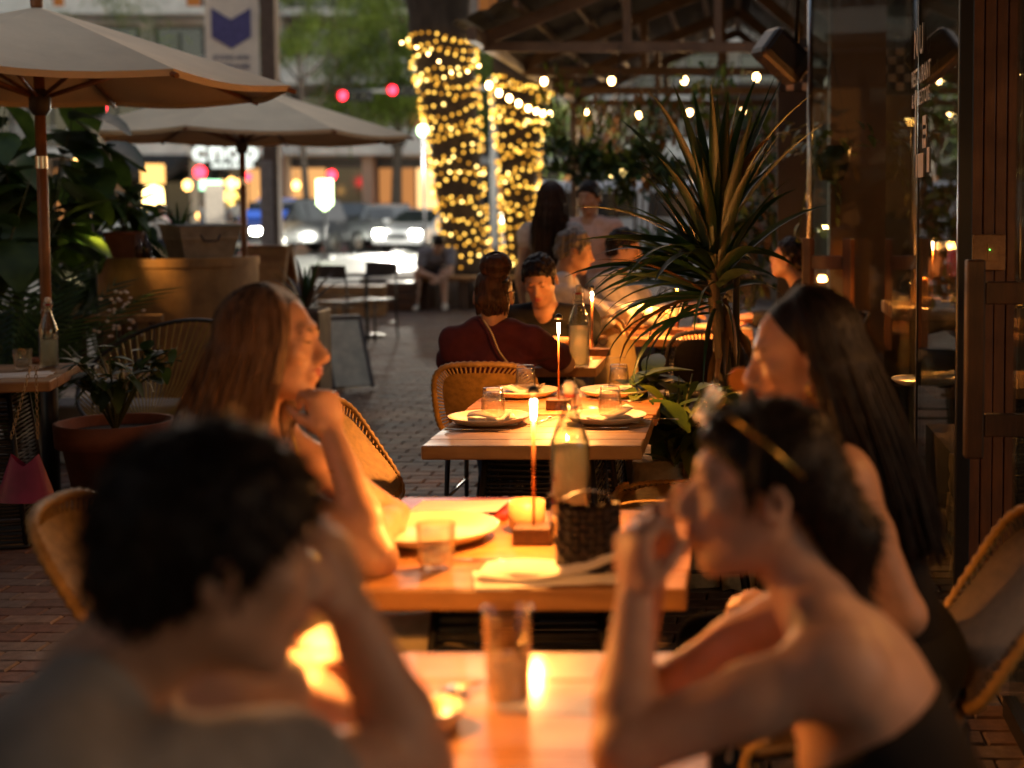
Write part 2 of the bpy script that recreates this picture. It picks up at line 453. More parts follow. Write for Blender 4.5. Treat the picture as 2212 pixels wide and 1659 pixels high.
# ------------------------------------------------------------------ the two lit trees
TREEPLANT_Y = 22.0
WARMBULB = [emis('fairy_warm_%d' % i, c, s, False) for i, (c, s) in enumerate((((1, .47, .05), 1.35), ((1, .54, .08), 2.2), ((1, .64, .18), 4.2), ((1, .42, .04), .7)))]
bulb_meshes = []
for m_ in WARMBULB:
    b = MB(); b.sphere((0, 0, 0), (.021, .021, .021), 8, 6); me = b.mesh('bulb'); me.materials.append(m_); bulb_meshes.append(me)
def trunk_radius_fn(pts, rs):
    def f(z):
        for i in range(len(pts) - 1):
            if pts[i].z <= z <= pts[i + 1].z:
                t = (z - pts[i].z) / (pts[i + 1].z - pts[i].z)
                return pts[i].lerp(pts[i + 1], t), rs[i] * (1 - t) + rs[i + 1] * t
        return pts[-1], rs[-1]
    return f
def lit_tree(name, base, spec, label, lab2, pitch, spacing, seed, z0, z1, extra=None):
    rg = random.Random(seed)
    pts = [Vector((base.x + dx, base.y + dy, z)) for dx, dy, z, _ in spec]; rs = [s[3] for s in spec]
    t = thing(name, (base.x, base.y, .45), label, 'tree', 'trees wrapped in fairy lights')
    inv = Vector((base.x, base.y, .45))
    mb = MB(); loc = [p - inv for p in pts]
    fine = []; fr = []
    for i in range(len(loc) - 1):
        for k in range(4):
            f = k / 4; fine.append(loc[i].lerp(loc[i + 1], f)); fr.append((rs[i] * (1 - f) + rs[i + 1] * f) * rg.uniform(.96, 1.05))
    fine.append(loc[-1]); fr.append(rs[-1])
    mb.tube(fine, fr, 14); mb.build('trunk', BARK, t)
    lb = MB()
    top = loc[-1]
    for k in range(7):
        a = k * .9 + rg.random(); L = rg.uniform(2, 3.6)
        e = top + Vector((math.cos(a) * L, math.sin(a) * L, rg.uniform(.8, 2.4)))
        lb.tube([top - Vector((0, 0, .3)), top.lerp(e, .5) + Vector((0, 0, .35)), e], [rs[-1] * .6, rs[-1] * .35, .03], 7)
    lb.build('limbs', BARK, t)
    cm = MB(); leaf_cloud(cm, 2600, top + Vector((0, 0, 2.3)), (3.6, 3.6, 1.8), .2, .1, rg, .2, 1, 2, clumps=30)
    cm.build('crown', [G_MID, G_DARK], t)
    # fairy lights wound round the trunk: two strings
    for ks in range(2): wind(base, pts, rs, lab2[ks], pitch * (1.25, 1.5)[ks], spacing * (1.0, 1.15)[ks], seed + 31 * ks, z0 + .07 * ks, z1)
    return t
def wind(base, pts, rs, lab2, pitch, spacing, seed, z0, z1):
    rg = random.Random(seed)
    s = thing('fairy_lights', (base.x, base.y, z0), lab2, 'string lights', 'fairy lights wound round the trunks')
    f = trunk_radius_fn(pts, rs); inv2 = Vector((base.x, base.y, z0))
    z = z0; a = rg.random() * 6; path = []; n = 0; since = 0
    while z < z1 and n < 290:
        c, r = f(z); wob = .07 * math.sin(a * 1.37 + seed) + .045 * math.sin(a * 2.9 + seed * 2) + .03 * math.sin(a * .31)
        rr = r + .035
        p = c + Vector((math.cos(a) * rr, math.sin(a) * rr, wob)) 
        path.append(p - inv2)
        since += rr * .12
        if since >= spacing and math.sin(a) < .45:
            since = 0
            o = bpy.data.objects.new('bulb', bulb_meshes[rg.choices(range(4), (4, 4, 1.6, 3))[0]]); link(o, s)
            o.location = p - inv2 + Vector((math.cos(a) * .02, math.sin(a) * .02, rg.uniform(-.02, .02))); n += 1
        elif since >= spacing: since = 0
        a += .12; z += pitch * .12 / (2 * math.pi)
    mb = MB(); mb.tube(path[::2], .006, 4); mb.build('cable', BLACK, s)
bA = at(1005, 560, 22); bB = at(1115, 575, 21.0)
lit_tree('lit_tree', bA, [(.03, 0, .4, .36), (.0, 0, .9, .33), (-.09, 0, 1.8, .345), (-.15, 0, 2.6, .38), (-.25, 0, 3.4, .43), (-.33, 0, 4.2, .48), (-.4, 0, 5.2, .5)],
         'dark tree trunk wrapped in fairy lights, behind the man on the bench', ('warm fairy lights wound round the thicker trunk, tighter string', 'warm fairy lights wound round the thicker trunk, looser string'), .165, .098, 5, .62, 4.1)
lit_tree('lit_tree', bB, [(.03, 0, .3, .22), (.03, 0, .9, .2), (.05, 0, 1.8, .25), (.05, 0, 2.4, .29), (.08, 0, 3.0, .38), (.16, 0, 3.6, .46), (.3, 0, 4.8, .5)],
         'slimmer tree trunk wrapped in fairy lights, left of the standing woman', ('warm fairy lights wound round the slimmer trunk, tighter string', 'warm fairy lights wound round the slimmer trunk, looser string'), .125, .088, 9, .55, 3.4)

# planter wall with bench round the trees
for (u0, u1, d, lab) in ((905, 1190, 20.6, 'low brown timber bench in front of the lit trees'),):
    x0, x1 = at(u0, 600, d).x, at(u1, 600, d).x
    t = thing('timber_bench', ((x0 + x1) / 2, d, 0), lab, 'bench')
    w = x1 - x0
    for k in range(3):
        mb = MB(); mb.box((0, -.19 + k * .17, .44), (w, .155, .06), bev=.008); mb.build('plank', TABLEWOOD_Y, t)
    for k in (-1, -.33, .33, 1):
        mb = MB(); mb.box((k * (w / 2 - .12), 0, .205), (.14, .42, .41), bev=.01); mb.build('leg', DARKWOOD, t)
mb = MB(); mb.box((at(1050, 600, 22).x, 22.1, .21), (3.4, 2.2, .44), bev=.03)
single('tree_planter', mb, GREY_CONC, 'concrete planter holding the two lit trees', 'planter')
for i, (ua, ub, d, lab) in enumerate(((690, 830, 19.2, 'low timber planter kerb by the street, nearest the bistro chairs'), (835, 905, 20.2, 'low dark planter kerb just left of the seated man'))):
    xa, xb = at(ua, 600, d).x, at(ub, 600, d).x
    t = thing('kerb_planter', ((xa + xb) / 2, d, 0), lab, 'planter')
    for k in range(3):
        mb = MB(); mb.box((0, 0, .07 + k * .14), (xb - xa, .3, .13), bev=.012, rz=.06 * (k - 1)); mb.build('sleeper', TABLEWOOD_Y if i == 0 else DARKWOOD, t)
# ================================================================== buildings across the street
WHITEWALL = mat('white_render', (.66, .64, .61), .85, var=.1, scale=1.2, bump=.1, bscale=20)
GREYWALL = mat('grey_render', (.40, .39, .38), .85, var=.12, scale=1.0, bump=.1, bscale=20)
PINKWALL = mat('pinkish_render', (.40, .27, .21), .85, var=.12, scale=1.0)
WINDOWDARK = mat('dark_pane', (.02, .025, .03), .08, var=.3, scale=.6, spec=.8)
SHOPWARM = [emis('shop_glow_%d' % i, c, s, False) for i, (c, s) in enumerate((((1, .40, .12), .30), ((1, .48, .16), .55), ((1, .35, .09), .12), ((1, .55, .22), 1.1)))]
FRAME = mat('window_frame', (.05, .05, .055), .5)
DB = 72.0
def bx(u): return at(u, HOR, DB).x
def bz(v): return at(U0, v, DB).z
def facade(name, uL, uR, ztop, y, label, wallm, floors, seed, shop=True, depth=12):
    """storeys with slabs, balconies, window openings recessed between piers"""
    rg = random.Random(seed)
    k = y / DB
    xL, xR = bx(uL) * k, bx(uR) * k
    w = xR - xL; xc = (xL + xR) / 2
    t = thing(name, (xc, y, -.02), label, 'building', 'buildings across the street')
    mb = MB(); mb.box((0, depth / 2 + 1.2, ztop / 2), (w, depth - 1.6, ztop)); mb.build('wall', wallm, t)
    # ground floor: piers and glazed shop bays
    zs = floors[0]; nb = max(2, int(w / 3.4)); bwid = w / nb
    for i in range(nb + 1):
        mb = MB(); mb.box((-w / 2 + i * bwid, .75, zs / 2), (.55, 1.0, zs - .02)); mb.build('pier', PINKWALL if i % 2 else wallm, t)
    for i in range(nb):
        x = -w / 2 + (i + .5) * bwid
        f = MB(); f.box((x, 1.12, zs - .35), (bwid - .6, .16, .5)); f.box((x, 1.12, .2), (bwid - .6, .14, .4))
        for j in range(3): f.box((x + (j - 1) * (bwid - .7) / 2, 1.10, zs / 2), (.09, .12, zs - .9))
        fo = f.build('shop_window', FRAME, t)
        for j in range(2):
            p = MB(); p.box((x + (j - .5) * (bwid - .7) / 2, 1.18, zs / 2 - .1), ((bwid - .9) / 2, .04, zs - 1.1))
            p.build('pane', rg.choices(SHOPWARM + [WINDOWDARK], (3, 3, 3, .6, 4))[0], fo)
    # upper floors
    for a in range(len(floors)):
        z0 = floors[a]; z1 = floors[a + 1] if a + 1 < len(floors) else ztop
        mb = MB(); mb.box((0, .35, z0 + .18), (w + .3, 2.0, .36)); mb.build('slab', WHITEWALL, t)
        nw = max(3, int(w / 3.0)); ww = w / nw
        for i in range(nw):
            x = -w / 2 + (i + .5) * ww
            wf = MB(); hz = (z1 - z0)
            for sx in (-1, 1): wf.box((x + sx * (ww * .36), 1.2, z0 + .36 + hz * .4), (.09, .2, hz * .72))
            wf.box((x, 1.2, z0 + .36 + hz * .77), (ww * .76, .2, .09)); wf.box((x, 1.2, z0 + .42), (ww * .76, .2, .08)); wf.box((x, 1.2, z0 + hz * .45), (.06, .16, hz * .7))
            wo_ = wf.build('window', FRAME, t)
            p = MB(); p.box((x, 1.25, z0 + .36 + hz * .4), (ww * .70, .04, hz * .7))
            p.build('pane', rg.choices([WINDOWDARK, SHOPWARM[2], SHOPWARM[0]], (7, 2, 1))[0], wo_)
        if rg.random() < .9:
            i0 = 0
            while i0 < nw:
                L = rg.randint(2, 4); x0 = -w / 2 + i0 * ww; x1 = min(w / 2, x0 + L * ww - .6)
                if rg.random() < .55:
                    mb = MB(); mb.box(((x0 + x1) / 2, -.58, z0 + .36 + .52), (x1 - x0, .12, 1.05)); mb.build('balcony', WHITEWALL, t)
                else:
                    mb = MB(); mb.box(((x0 + x1) / 2, -.58, z0 + 1.38), (x1 - x0, .07, .06))
                    n = int((x1 - x0) / .3)
                    for q in range(n): mb.box((x0 + (q + .5) * (x1 - x0) / n, -.58, z0 + .86), (.035, .035, 1.0))
                    mb.build('railing', GREYWALL, t)
                i0 += L
    mb = MB(); mb.box((0, .5, ztop + .2), (w + .4, 2.4, .4)); mb.build('parapet', WHITEWALL, t)
    return t
facade('apartment_building', -260, 590, 17, DB, 'white apartment block with balconies behind the banner pole', WHITEWALL, [4.0, 7.5, 11, 14.2], 4)
facade('apartment_building', 598, 985, 16, DB + 2, 'grey balconied block with orange shopfronts behind the queue of cars', GREYWALL, [4.1, 7.7, 11.2, 14.0], 8)
facade('apartment_building', 1000, 1700, 15, DB + 8, 'pale block behind the lit trees and the pergola', WHITEWALL, [3.8, 7.2, 10.4], 15)

o = facade('apartment_building', -300, 700, 13, DB, 'pale block added on the left outside the frame to cut sky light', GREYWALL, [4.0, 7.4, 10.6], 21)  # unseen blocks added left and behind to darken the horizon and terrace
o.location = (-12.5, 10, -.02); o.rotation_euler = (0, 0, R(90))
o = facade('apartment_building', -300, 700, 13, DB, 'pale block added behind the terrace outside the frame to cut sky light', GREYWALL, [4.0, 7.4, 10.6], 22)
o.location = (0, -9, -.02); o.rotation_euler = (0, 0, R(180))
# black shop awning at left, with its lit pillar
xa, xb = bx(190) , bx(418)
t = thing('shop_awning', ((xa + xb) / 2, DB - 2.6, 2.6), 'long black shop awning left of the glowing white letters', 'awning')
w = xb - xa
mb = MB(); mb.add([(-w / 2, 2.2, 1.5), (w / 2, 2.2, 1.5), (w / 2, -.6, .55), (-w / 2, -.6, .55), (-w / 2, -.6, .15), (w / 2, -.6, .15)], [(0, 1, 2, 3), (3, 2, 5, 4), ])
mb.add([(-w / 2, 2.2, 1.5), (-w / 2, -.6, .55), (-w / 2, -.6, .15), (-w / 2, 2.2, .9)], [(0, 1, 2, 3)]); mb.add([(w / 2, 2.2, 1.5), (w / 2, -.6, .55), (w / 2, -.6, .15), (w / 2, 2.2, .9)], [(3, 2, 1, 0)])
mb.build('canopy', mat('black_canvas', (.02, .02, .022), .8), t)
mb = MB()
for k in (-1, 0, 1): mb.tube([(k * w * .48, -.5, .2), (k * w * .48, 2.1, .95)], .03, 6)
mb.build('frame', BLACK, t)
# uplit pillar, its uplight put in as glow
p0 = at(333, 476, 66)
t = thing('uplit_pillar', (p0.x, 66, -.02), 'tall pillar with its yellow uplight put in as glow, behind the potted plants', 'lamp')
mb = MB(); mb.box((0, 0, .25), (.9, .9, .5), bev=.03); mb.build('base', GREY_CONC, t)
mb = MB(); mb.lathe([(.02, .5), (.42, .55), (.46, 1.4), (.40, 2.3), (.02, 2.45)], n=20); mb.build('shade', emis('pillar_glow', (1, .66, .22), 6.0), t)
mb = MB(); mb.box((0, 0, 2.95), (.8, .8, .9), bev=.03); mb.build('cap', emis('pillar_cap_glow', (1, .5, .14), 1.3, False), t)

# white illuminated letters
LETTERS = emis('sign_white', (.93, 1, .90), .8)
def text_obj(name, body, size, loc, rot, m, parent=None, ext=.0, bold=0.0, align='LEFT', shear=0.0):
    c = bpy.data.curves.new(name, 'FONT'); c.body = body; c.size = size; c.extrude = ext; c.offset = bold; c.align_x = align; c.shear = shear
    c.resolution_u = 3
    o = bpy.data.objects.new(name, c); COL.objects.link(o)
    bpy.context.view_layer.update()
    dg = bpy.context.evaluated_depsgraph_get()
    me = bpy.data.meshes.new_from_object(o.evaluated_get(dg))
    bpy.data.objects.remove(o); bpy.data.curves.remove(c)
    me.materials.clear(); me.materials.append(m)
    r = bpy.data.objects.new(name, me); COL.objects.link(r); r.parent = parent
    r.location = loc; r.rotation_euler = rot
    return r
pL = at(418, 352, DB - 1.6)
t = thing('shop_sign', (pL.x, pL.y, pL.z), 'white glowing letters on the shopfront behind the second parasol', 'sign')
for i, ch in enumerate("chop"):
    text_obj('letter', ch, 1.55, (i * .82 - .05, 0, .1), (R(90), 0, 0), LETTERS, t, .08, .035)
mb = MB()
for k in range(9): mb.box((1.0 + k * .23, 0, -.13), (.17, .1, .2))
mb.build('small_letters', LETTERS, t)
mb = MB(); mb.box((1.5, .22, .25), (3.6, .12, .12)); mb.box((.3, .8, .25), (.1, 1.2, .1)); mb.box((2.8, .8, .25), (.1, 1.2, .1)); mb.build('bracket', DARKST, t)

# ------------------------------------------------------------------ small street things
def lightbox(name, u, v, d, r, m, label, cat='lamp', post=True, group=None, watts=0):
    p = at(u, v, d)
    t = thing(name, (p.x, p.y, -.02), label, cat, group)
    h = p.z + .02
    mb = MB(); mb.sphere((0, 0, h), r, 10, 8); mb.build('globe', m, t)
    if post:
        mb = MB(); mb.tube([(0, 0, 0), (0, 0, h - r * .9)], [.05, .03], 8); mb.box((0, 0, .03), (.22, .22, .06)); mb.build('post', DARKST, t)
    if watts:
        l = bpy.data.lights.new('street_light', 'POINT'); l.energy = watts; l.color = (1, .93, .78); l.shadow_soft_size = .2
        lo = bpy.data.objects.new('street_light', l); link(lo, t); lo.location = (0, -r - .7, h - .1)
    return t
RED = emis('signal_red', (1, .015, .03), 9.0, False); GREEN = emis('signal_green', (.1, 1, .12), 4.0, False); WARM = emis('warm_globe', (1, .5, .13), 4.5, False)
GREENWHITE = emis('green_white', (.6, 1, .45), 7.0, False)
# traffic signals on a mast arm
pm = at(1066, 300, 52)
t = thing('signal_mast', (pm.x, 52, -.02), 'pale mast arm reaching left behind the lit trunk', 'mast')
pA = at(470 + 430, 200, 52); pE = at(735, 212, 52)
mb = MB(); mb.tube([(0, 0, 0), (0, 0, pA.z + .6)], [.16, .11], 10); mb.build('pole', GREYWALL, t)
mb = MB(); mb.tube([(0, 0, pA.z + .2), (pE.x - pm.x, 0, pE.z + .25)], [.10, .05], 8); mb.build('arm', GREYWALL, t)
for (u, v, lab) in ((745, 208, 'red traffic signal at the left end of the mast arm'), (852, 196, 'red traffic signal nearer the lit trunk')):
    p = at(u, v, 51.7)
    s = thing('traffic_signal', tuple(p), lab, 'traffic light', 'traffic signals on the mast arm')
    mb = MB(); mb.box((.42, 0, 0), (1.15, .3, .36), bev=.04); mb.build('housing', mat('signal_black', (.015, .015, .018), .5), s)
    for i in range(3):
        mb = MB(); mb.tube([(0 + i * .38, -.19, 0), (0 + i * .38, -.16, 0)], .16, 14); mb.build('lens', RED if i == 0 else mat('unlit_lens', (.03, .03, .02), .3), s)
        mb = MB(); mb.tube([(i * .38, -.38, 0), (i * .38, -.15, 0)], .17, 14, caps=False); mb.build('visor', BLACK, s)
lightbox('street_lamp', 914, 282, 40, .16, GREENWHITE, 'bright green-white lamp just left of the thicker lit trunk', 'street lamp', watts=2600)
lightbox('street_lamp', 1089, 471, 40, .15, emis('white_globe', (.9, 1, .85), 9.0, False), 'round white lamp between the two lit trunks', 'street lamp', watts=900)
lightbox('tail_lamp_post', 716, 378, 60, .2, RED, 'small red light above the queue of cars', 'signal lamp')
lightbox('tail_lamp_post', 432, 372, 62, .26, RED, 'small red light under the white shop letters', 'signal lamp')
lightbox('tail_lamp_post', 536, 382, 62, .18, RED, 'small red light right of the thin parasol pole', 'signal lamp')
lightbox('street_lamp', 166, 346, 12, .035, WARM, 'tiny warm bulb among the leaves at far left', 'lamp', True)
lightbox('street_lamp', 218, 232, 60, .2, RED, 'small red light between the two parasols', 'signal lamp')
# illuminated green-white pylon
p = at(702, 455, 44); q = at(702, 388, 44)
t = thing('pylon_sign', (p.x, 44, -.14), 'bright green and white pylon sign between the cars', 'sign')
h0, h1 = p.z + .14, q.z + .14
mb = MB(); hw = .23
mb.add([(-hw, -.06, h0 + .2), (0, -.06, h0), (hw, -.06, h0 + .2), (hw, -.06, h1), (-hw, -.06, h1), (-hw, .06, h0 + .2), (0, .06, h0), (hw, .06, h0 + .2), (hw, .06, h1), (-hw, .06, h1)],
       [(0, 1, 2, 3, 4), (9, 8, 7, 6, 5), (0, 5, 6, 1), (1, 6, 7, 2), (2, 7, 8, 3), (3, 8, 9, 4), (4, 9, 5, 0)])
mb.build('light_box', emis('pylon_glow', (.72, 1, .45), 5.0), t)
mb = MB(); mb.tube([(0, 0, 0), (0, 0, h0 + .1)], .04, 8); mb.box((0, 0, .03), (.4, .4, .06)); mb.build('post', DARKST, t)
# white totem by the shop
p = at(465, 478, 50)
mb = MB(); hh = at(465, 398, 50).z + .02; mb.box((p.x, 50, hh / 2 - .02), (.62, .25, hh), bev=.02)
single('totem_sign', mb, mat('totem_cream_glow', (.62, .54, .44), .6, emit=(1, .8, .6), es=.12), 'cream totem, a faint glow added, standing by the lit shopfront', 'sign')  # faint warm glow added to the totem's cream colour
# green/white screen and warm shop lanterns
p = at(455, 400, 62)
t = thing('shop_screen', tuple(p), 'small green and white lit screen under the glowing letters', 'screen')
mb = MB(); mb.box((0, 0, 0), (.95, .06, .42)); mb.build('panel', emis('screen_glow', (.45, 1, .55), 2.2, False), t)
mb = MB(); mb.box((0, .08, 0), (1.05, .08, .52)); mb.tube([(0, .1, -.2), (0, .1, -p.z)], .05, 8); mb.build('casing', BLACK, t)
for i, (u, v, r, lab) in enumerate(((478, 396, .16, 'first'), (500, 396, .22, 'second'), (520, 396, .17, 'third'), (405, 400, .2, 'fourth'), (498, 428, .34, 'large'), (432, 466, .16, 'low'), (572, 415, .2, 'right'), (640, 400, .18, 'far'))):
    p = at(u, v, 63)
    labs = ['leftmost of the three small orange shop lanterns in a row', 'middle of the three small orange shop lanterns in a row', 'rightmost of the three small orange shop lanterns in a row', 'small orange lantern beside the glowing pillar', 'large yellow lantern right of the cream totem', 'low orange lantern beside the walkers', 'orange lantern left of the banner pole', 'orange lantern on the shopfront right of the banner pole']
    t = thing('shop_lantern', tuple(p), labs[i], 'lantern', 'warm lanterns along the shopfronts')
    mb = MB(); mb.sphere((0, 0, 0), (r, r, r * 1.2), 10, 8); mb.build('shade', WARM if i != 4 else emis('lantern_yellow', (1, .62, .12), 2.2, False), t)
    mb = MB(); mb.tube([(0, 0, r * 1.1), (0, 0, 3.9 - p.z)], .02, 5); mb.build('cord', BLACK, t)

# ------------------------------------------------------------------ banner pole
p = at(592, 540, 25)
t = thing('banner_pole', (p.x, 25, -.02), 'brown street pole carrying a white banner behind the parasols', 'pole')
mb = MB(); mb.box((0, 0, 3.5), (.26, .26, 7.0), bev=.02); mb.build('shaft', mat('brown_pole', (.10, .065, .05), .6, var=.2), t)
mb = MB(); hb = at(592, 345, 25).z; mb.box((-.06, -.02, hb / 2), (.22, .30, hb), bev=.02); mb.build('sleeve', mat('grey_sleeve', (.22, .20, .20), .6), t)
bl_, br_ = at(452, 300, 25).x - p.x, at(575, 300, 25).x - p.x - .05
zb = at(500, 205, 25).z
bt = thing('street_banner', (p.x, 24.9, zb), 'white street banner with purple chevron and small dark lettering', 'banner')
mb = MB(); mb.grid(lambda a, b: Vector((bl_ + (br_ - bl_) * a, .02 * math.sin(a * 5 + b * 3), b * 2.4)), 10, 14)
mb.build('cloth', mat('banner_white', (.78, .70, .62), .8, var=.06), bt)
cx = (bl_ + br_) / 2; zc = at(515, 107, 25).z - zb
mb = MB(); mb.add([(cx, -.03, zc), (cx + .34, -.03, zc + .2), (cx + .34, -.03, zc + .7), (cx, -.03, zc + .5), (cx - .34, -.03, zc + .7), (cx - .34, -.03, zc + .2)], [(0, 1, 2, 3), (0, 3, 4, 5)])
mb.build('chevron', mat('banner_purple', (.09, .085, .25), .8), bt)
INK = mat('banner_ink', (.12, .12, .20), .8)
text_obj('lettering', 'BOOKS AND', .11, (cx, -.04, zc - .187), (R(90), 0, 0), INK, bt, 0, .003, 'CENTER')
text_obj('lettering', 'BEVERAGES', .125, (cx, -.04, zc - .345), (R(90), 0, 0), INK, bt, 0, .003, 'CENTER')
mb = MB()
for zz in (.02, 2.38): mb.tube([(bl_ - .03, 0, zz), (0, .1, zz)], .02, 6)
mb.build('brackets', DARKST, bt)

# ------------------------------------------------------------------ cars
HEADLIGHT = emis('headlight', (1, .97, .80), 60.0); TURNLIGHT = emis('turn_light', (1, .25, .06), 6.0, False)
def car(loc, rz, label, paint, L=4.7, W=1.86, H=1.5, suv=False, glass=None, seed=1):
    t = thing('parked_car', loc, label, 'car', 'queue of cars with headlights on', rz)
    # side profile (x along length, front at +x), lofted across the width
    if suv:
        body = [(-2.35, .42), (-2.38, 1.0), (-2.3, 1.12), (1.1, 1.16), (2.2, 1.05), (2.36, .85), (2.36, .42)]
        cab = [(-2.28, 1.1), (-2.15, 1.72), (-1.9, H), (.2, H), (.55, 1.72), (1.12, 1.14)]
    else:
        body = [(-2.3, .40), (-2.35, .85), (-2.2, 1.0), (1.0, .98), (2.05, .82), (2.3, .65), (2.3, .38)]
        cab = [(-2.0, .97), (-1.5, 1.32), (-1.0, H), (.05, H), (.45, 1.34), (1.15, .96)]
    s = L / 4.7
    def loft(prof, w0, w1, inset):
        mb = MB(); n = len(prof); rows = []
        zmax = max(p[1] for p in prof); zmin = min(p[1] for p in prof)
        for (yy, sc) in ((-1, 0), (-.92, 1), (.92, 1), (1, 0)):
            for (x, z) in prof:
                f = (z - zmin) / (zmax - zmin + 1e-6)
                w = (w0 * (1 - f) + w1 * f) / 2
                k = 1.0 if sc else .985
                zz = z if sc else zmin + (z - zmin) * .93
                mb.v.append((x * s * k, yy * w, zz))
        for r_ in range(3):
            for i in range(n - 1):
                mb.f.append((r_ * n + i, r_ * n + i + 1, (r_ + 1) * n + i + 1, (r_ + 1) * n + i)); mb.sm.append(False); mb.mi.append(0)
            mb.f.append((r_ * n + n - 1, r_ * n, (r_ + 1) * n, (r_ + 1) * n + n - 1)); mb.sm.append(False); mb.mi.append(0)
        mb.f.append(tuple(range(n))); mb.sm.append(False); mb.mi.append(0)
        mb.f.append(tuple(range(3 * n, 4 * n))[::-1]); mb.sm.append(False); mb.mi.append(0)
        return mb
    loft(body, W, W * .97, 0).build('body', paint, t)
    cb = loft(cab, W * .94, W * .76, 0).build('cabin', paint, t)
    g = glass or WINDOWDARK
    a, b = cab[-1], cab[-2] ; c2 = cab[-3]
    mb = MB(); o_ = .012
    mb.add([(a[0] * s + o_ - .05, -W * .42, a[1] + .05), (a[0] * s + o_ - .05, W * .42, a[1] + .05), (c2[0] * s + o_ + .04, W * .36, c2[1] - .06), (c2[0] * s + o_ + .04, -W * .36, c2[1] - .06)], [(0, 1, 2, 3)])
    # slightly bulged windscreen proud of the cabin
    mb.v = [(x + .05, y, z + .03) for (x, y, z) in mb.v]
    mb.build('windscreen', g, t)
    for sy in (-1, 1):
        for (xa_, xb_) in ((-1.0, -.12), (-.05, .72)):
            zt = H - .12; zl = cab[0][1] + .07
            mb = MB(); wl, wt = W * .475, W * .405
            mb.add([(xa_ * s, sy * wl, zl), (xb_ * s + (.14 if xb_ > .5 else 0), sy * wl, zl), (xb_ * s - (.18 if xb_ > .5 else 0), sy * wt, zt), (xa_ * s + (.1 if xa_ < -.9 else 0), sy * wt, zt)], [(0, 1, 2, 3)])
            mb.build('side_window', WINDOWDARK, t)
        for sx in (-1, 1):
            cx = sx * 1.42 * s; r = .36 if suv else .32
            wh = thing_part('wheel', t)
            mb = MB(); mb.tube([(cx, sy * (W / 2 - .2), r), (cx, sy * (W / 2 + .015), r)], r, 22); mb.build('tyre', mat('tyre', (.015, .015, .015), .8), wh)
            mb = MB(); mb.tube([(cx, sy * (W / 2 + .0), r), (cx, sy * (W / 2 + .03), r)], r * .62, 16)
            mb.build('rim', CHROME, wh)
        hx = 2.33 * s; hz = .82 if suv else .68
        mb = MB(); mb.box((hx, sy * W * .36, hz), (.08, .36, .2), bev=.03); mb.build('headlight', HEADLIGHT, t)
        mb = MB(); mb.box((hx - .02, sy * W * .40, hz - .26), (.08, .2, .09), bev=.02); mb.build('turn_light', TURNLIGHT, t)
        mb = MB(); mb.box((.95 * s, sy * (W / 2 + .12), cab[0][1] + .12), (.12, .2, .14), bev=.03); mb.build('mirror', paint, t)
    mb = MB(); mb.box((2.34 * s, 0, .68 if suv else .55), (.07, W * .46, .34 if suv else .2), bev=.02); mb.build('grille', BLACK, t)
    mb = MB(); mb.box((2.36 * s, 0, .40), (.14, W * .96, .2), bev=.05); mb.build('bumper', CHROME if suv else paint, t)
    # one spot lamp throws the beam on the road
    l = bpy.data.lights.new('headlight_beam', 'SPOT'); l.energy = 6000; l.spot_size = R(70); l.spot_blend = .6; l.color = (1, .96, .82); l.shadow_soft_size = .15
    lo = bpy.data.objects.new('headlight_beam', l); link(lo, t); lo.location = (2.5 * s, 0, .75)
    lo.rotation_euler = (R(90 - 7), 0, R(-90))
    return t
def thing_part(name, parent):
    o = bpy.data.objects.new(name, None); o.empty_display_size = .05; return link(o, parent)
PAINT_B = mat('paint_black', (.02, .022, .028), .2, .3, var=.05, coat=1); PAINT_W = mat('paint_white', (.55, .56, .58), .25, 0, var=.05, coat=1); PAINT_G = mat('paint_grey', (.09, .10, .11), .22, .5, var=.05, coat=1)
BLUE_REFLECT = mat('blue_reflection', (.02, .05, .16), .1, emit=(.05, .16, .8), es=.35)  # blue sign reflection put into the windscreen's colour and glow
def front(u, d): return at(u, HOR, d).x
car((front(600, 47), 47.5, -.146), R(-90 - 16), 'large black car with a painted blue windscreen reflection and bright headlights left of the green pylon', PAINT_B, 5.1, 1.98, 1.88, True, BLUE_REFLECT)
car((front(775, 52), 52, -.146), R(-90 - 20), 'dark car with headlights on, right of the green pylon', PAINT_G, 4.8, 1.9, 1.66, True)
car((front(875, 54), 55, -.146), R(-90 - 14), 'dark car partly behind the white car in the queue', PAINT_B, 4.7, 1.86, 1.52, False)
car((front(932, 52), 51, -.146), R(-90 - 12), 'white car with strong headlights beside the thicker lit trunk', PAINT_W, 4.7, 1.86, 1.5, False)
car((front(250, 56), 56.5, -.146), R(180 - 8), 'silver car seen side-on beyond the potted plants at left', PAINT_W, 4.7, 1.86, 1.46, False)
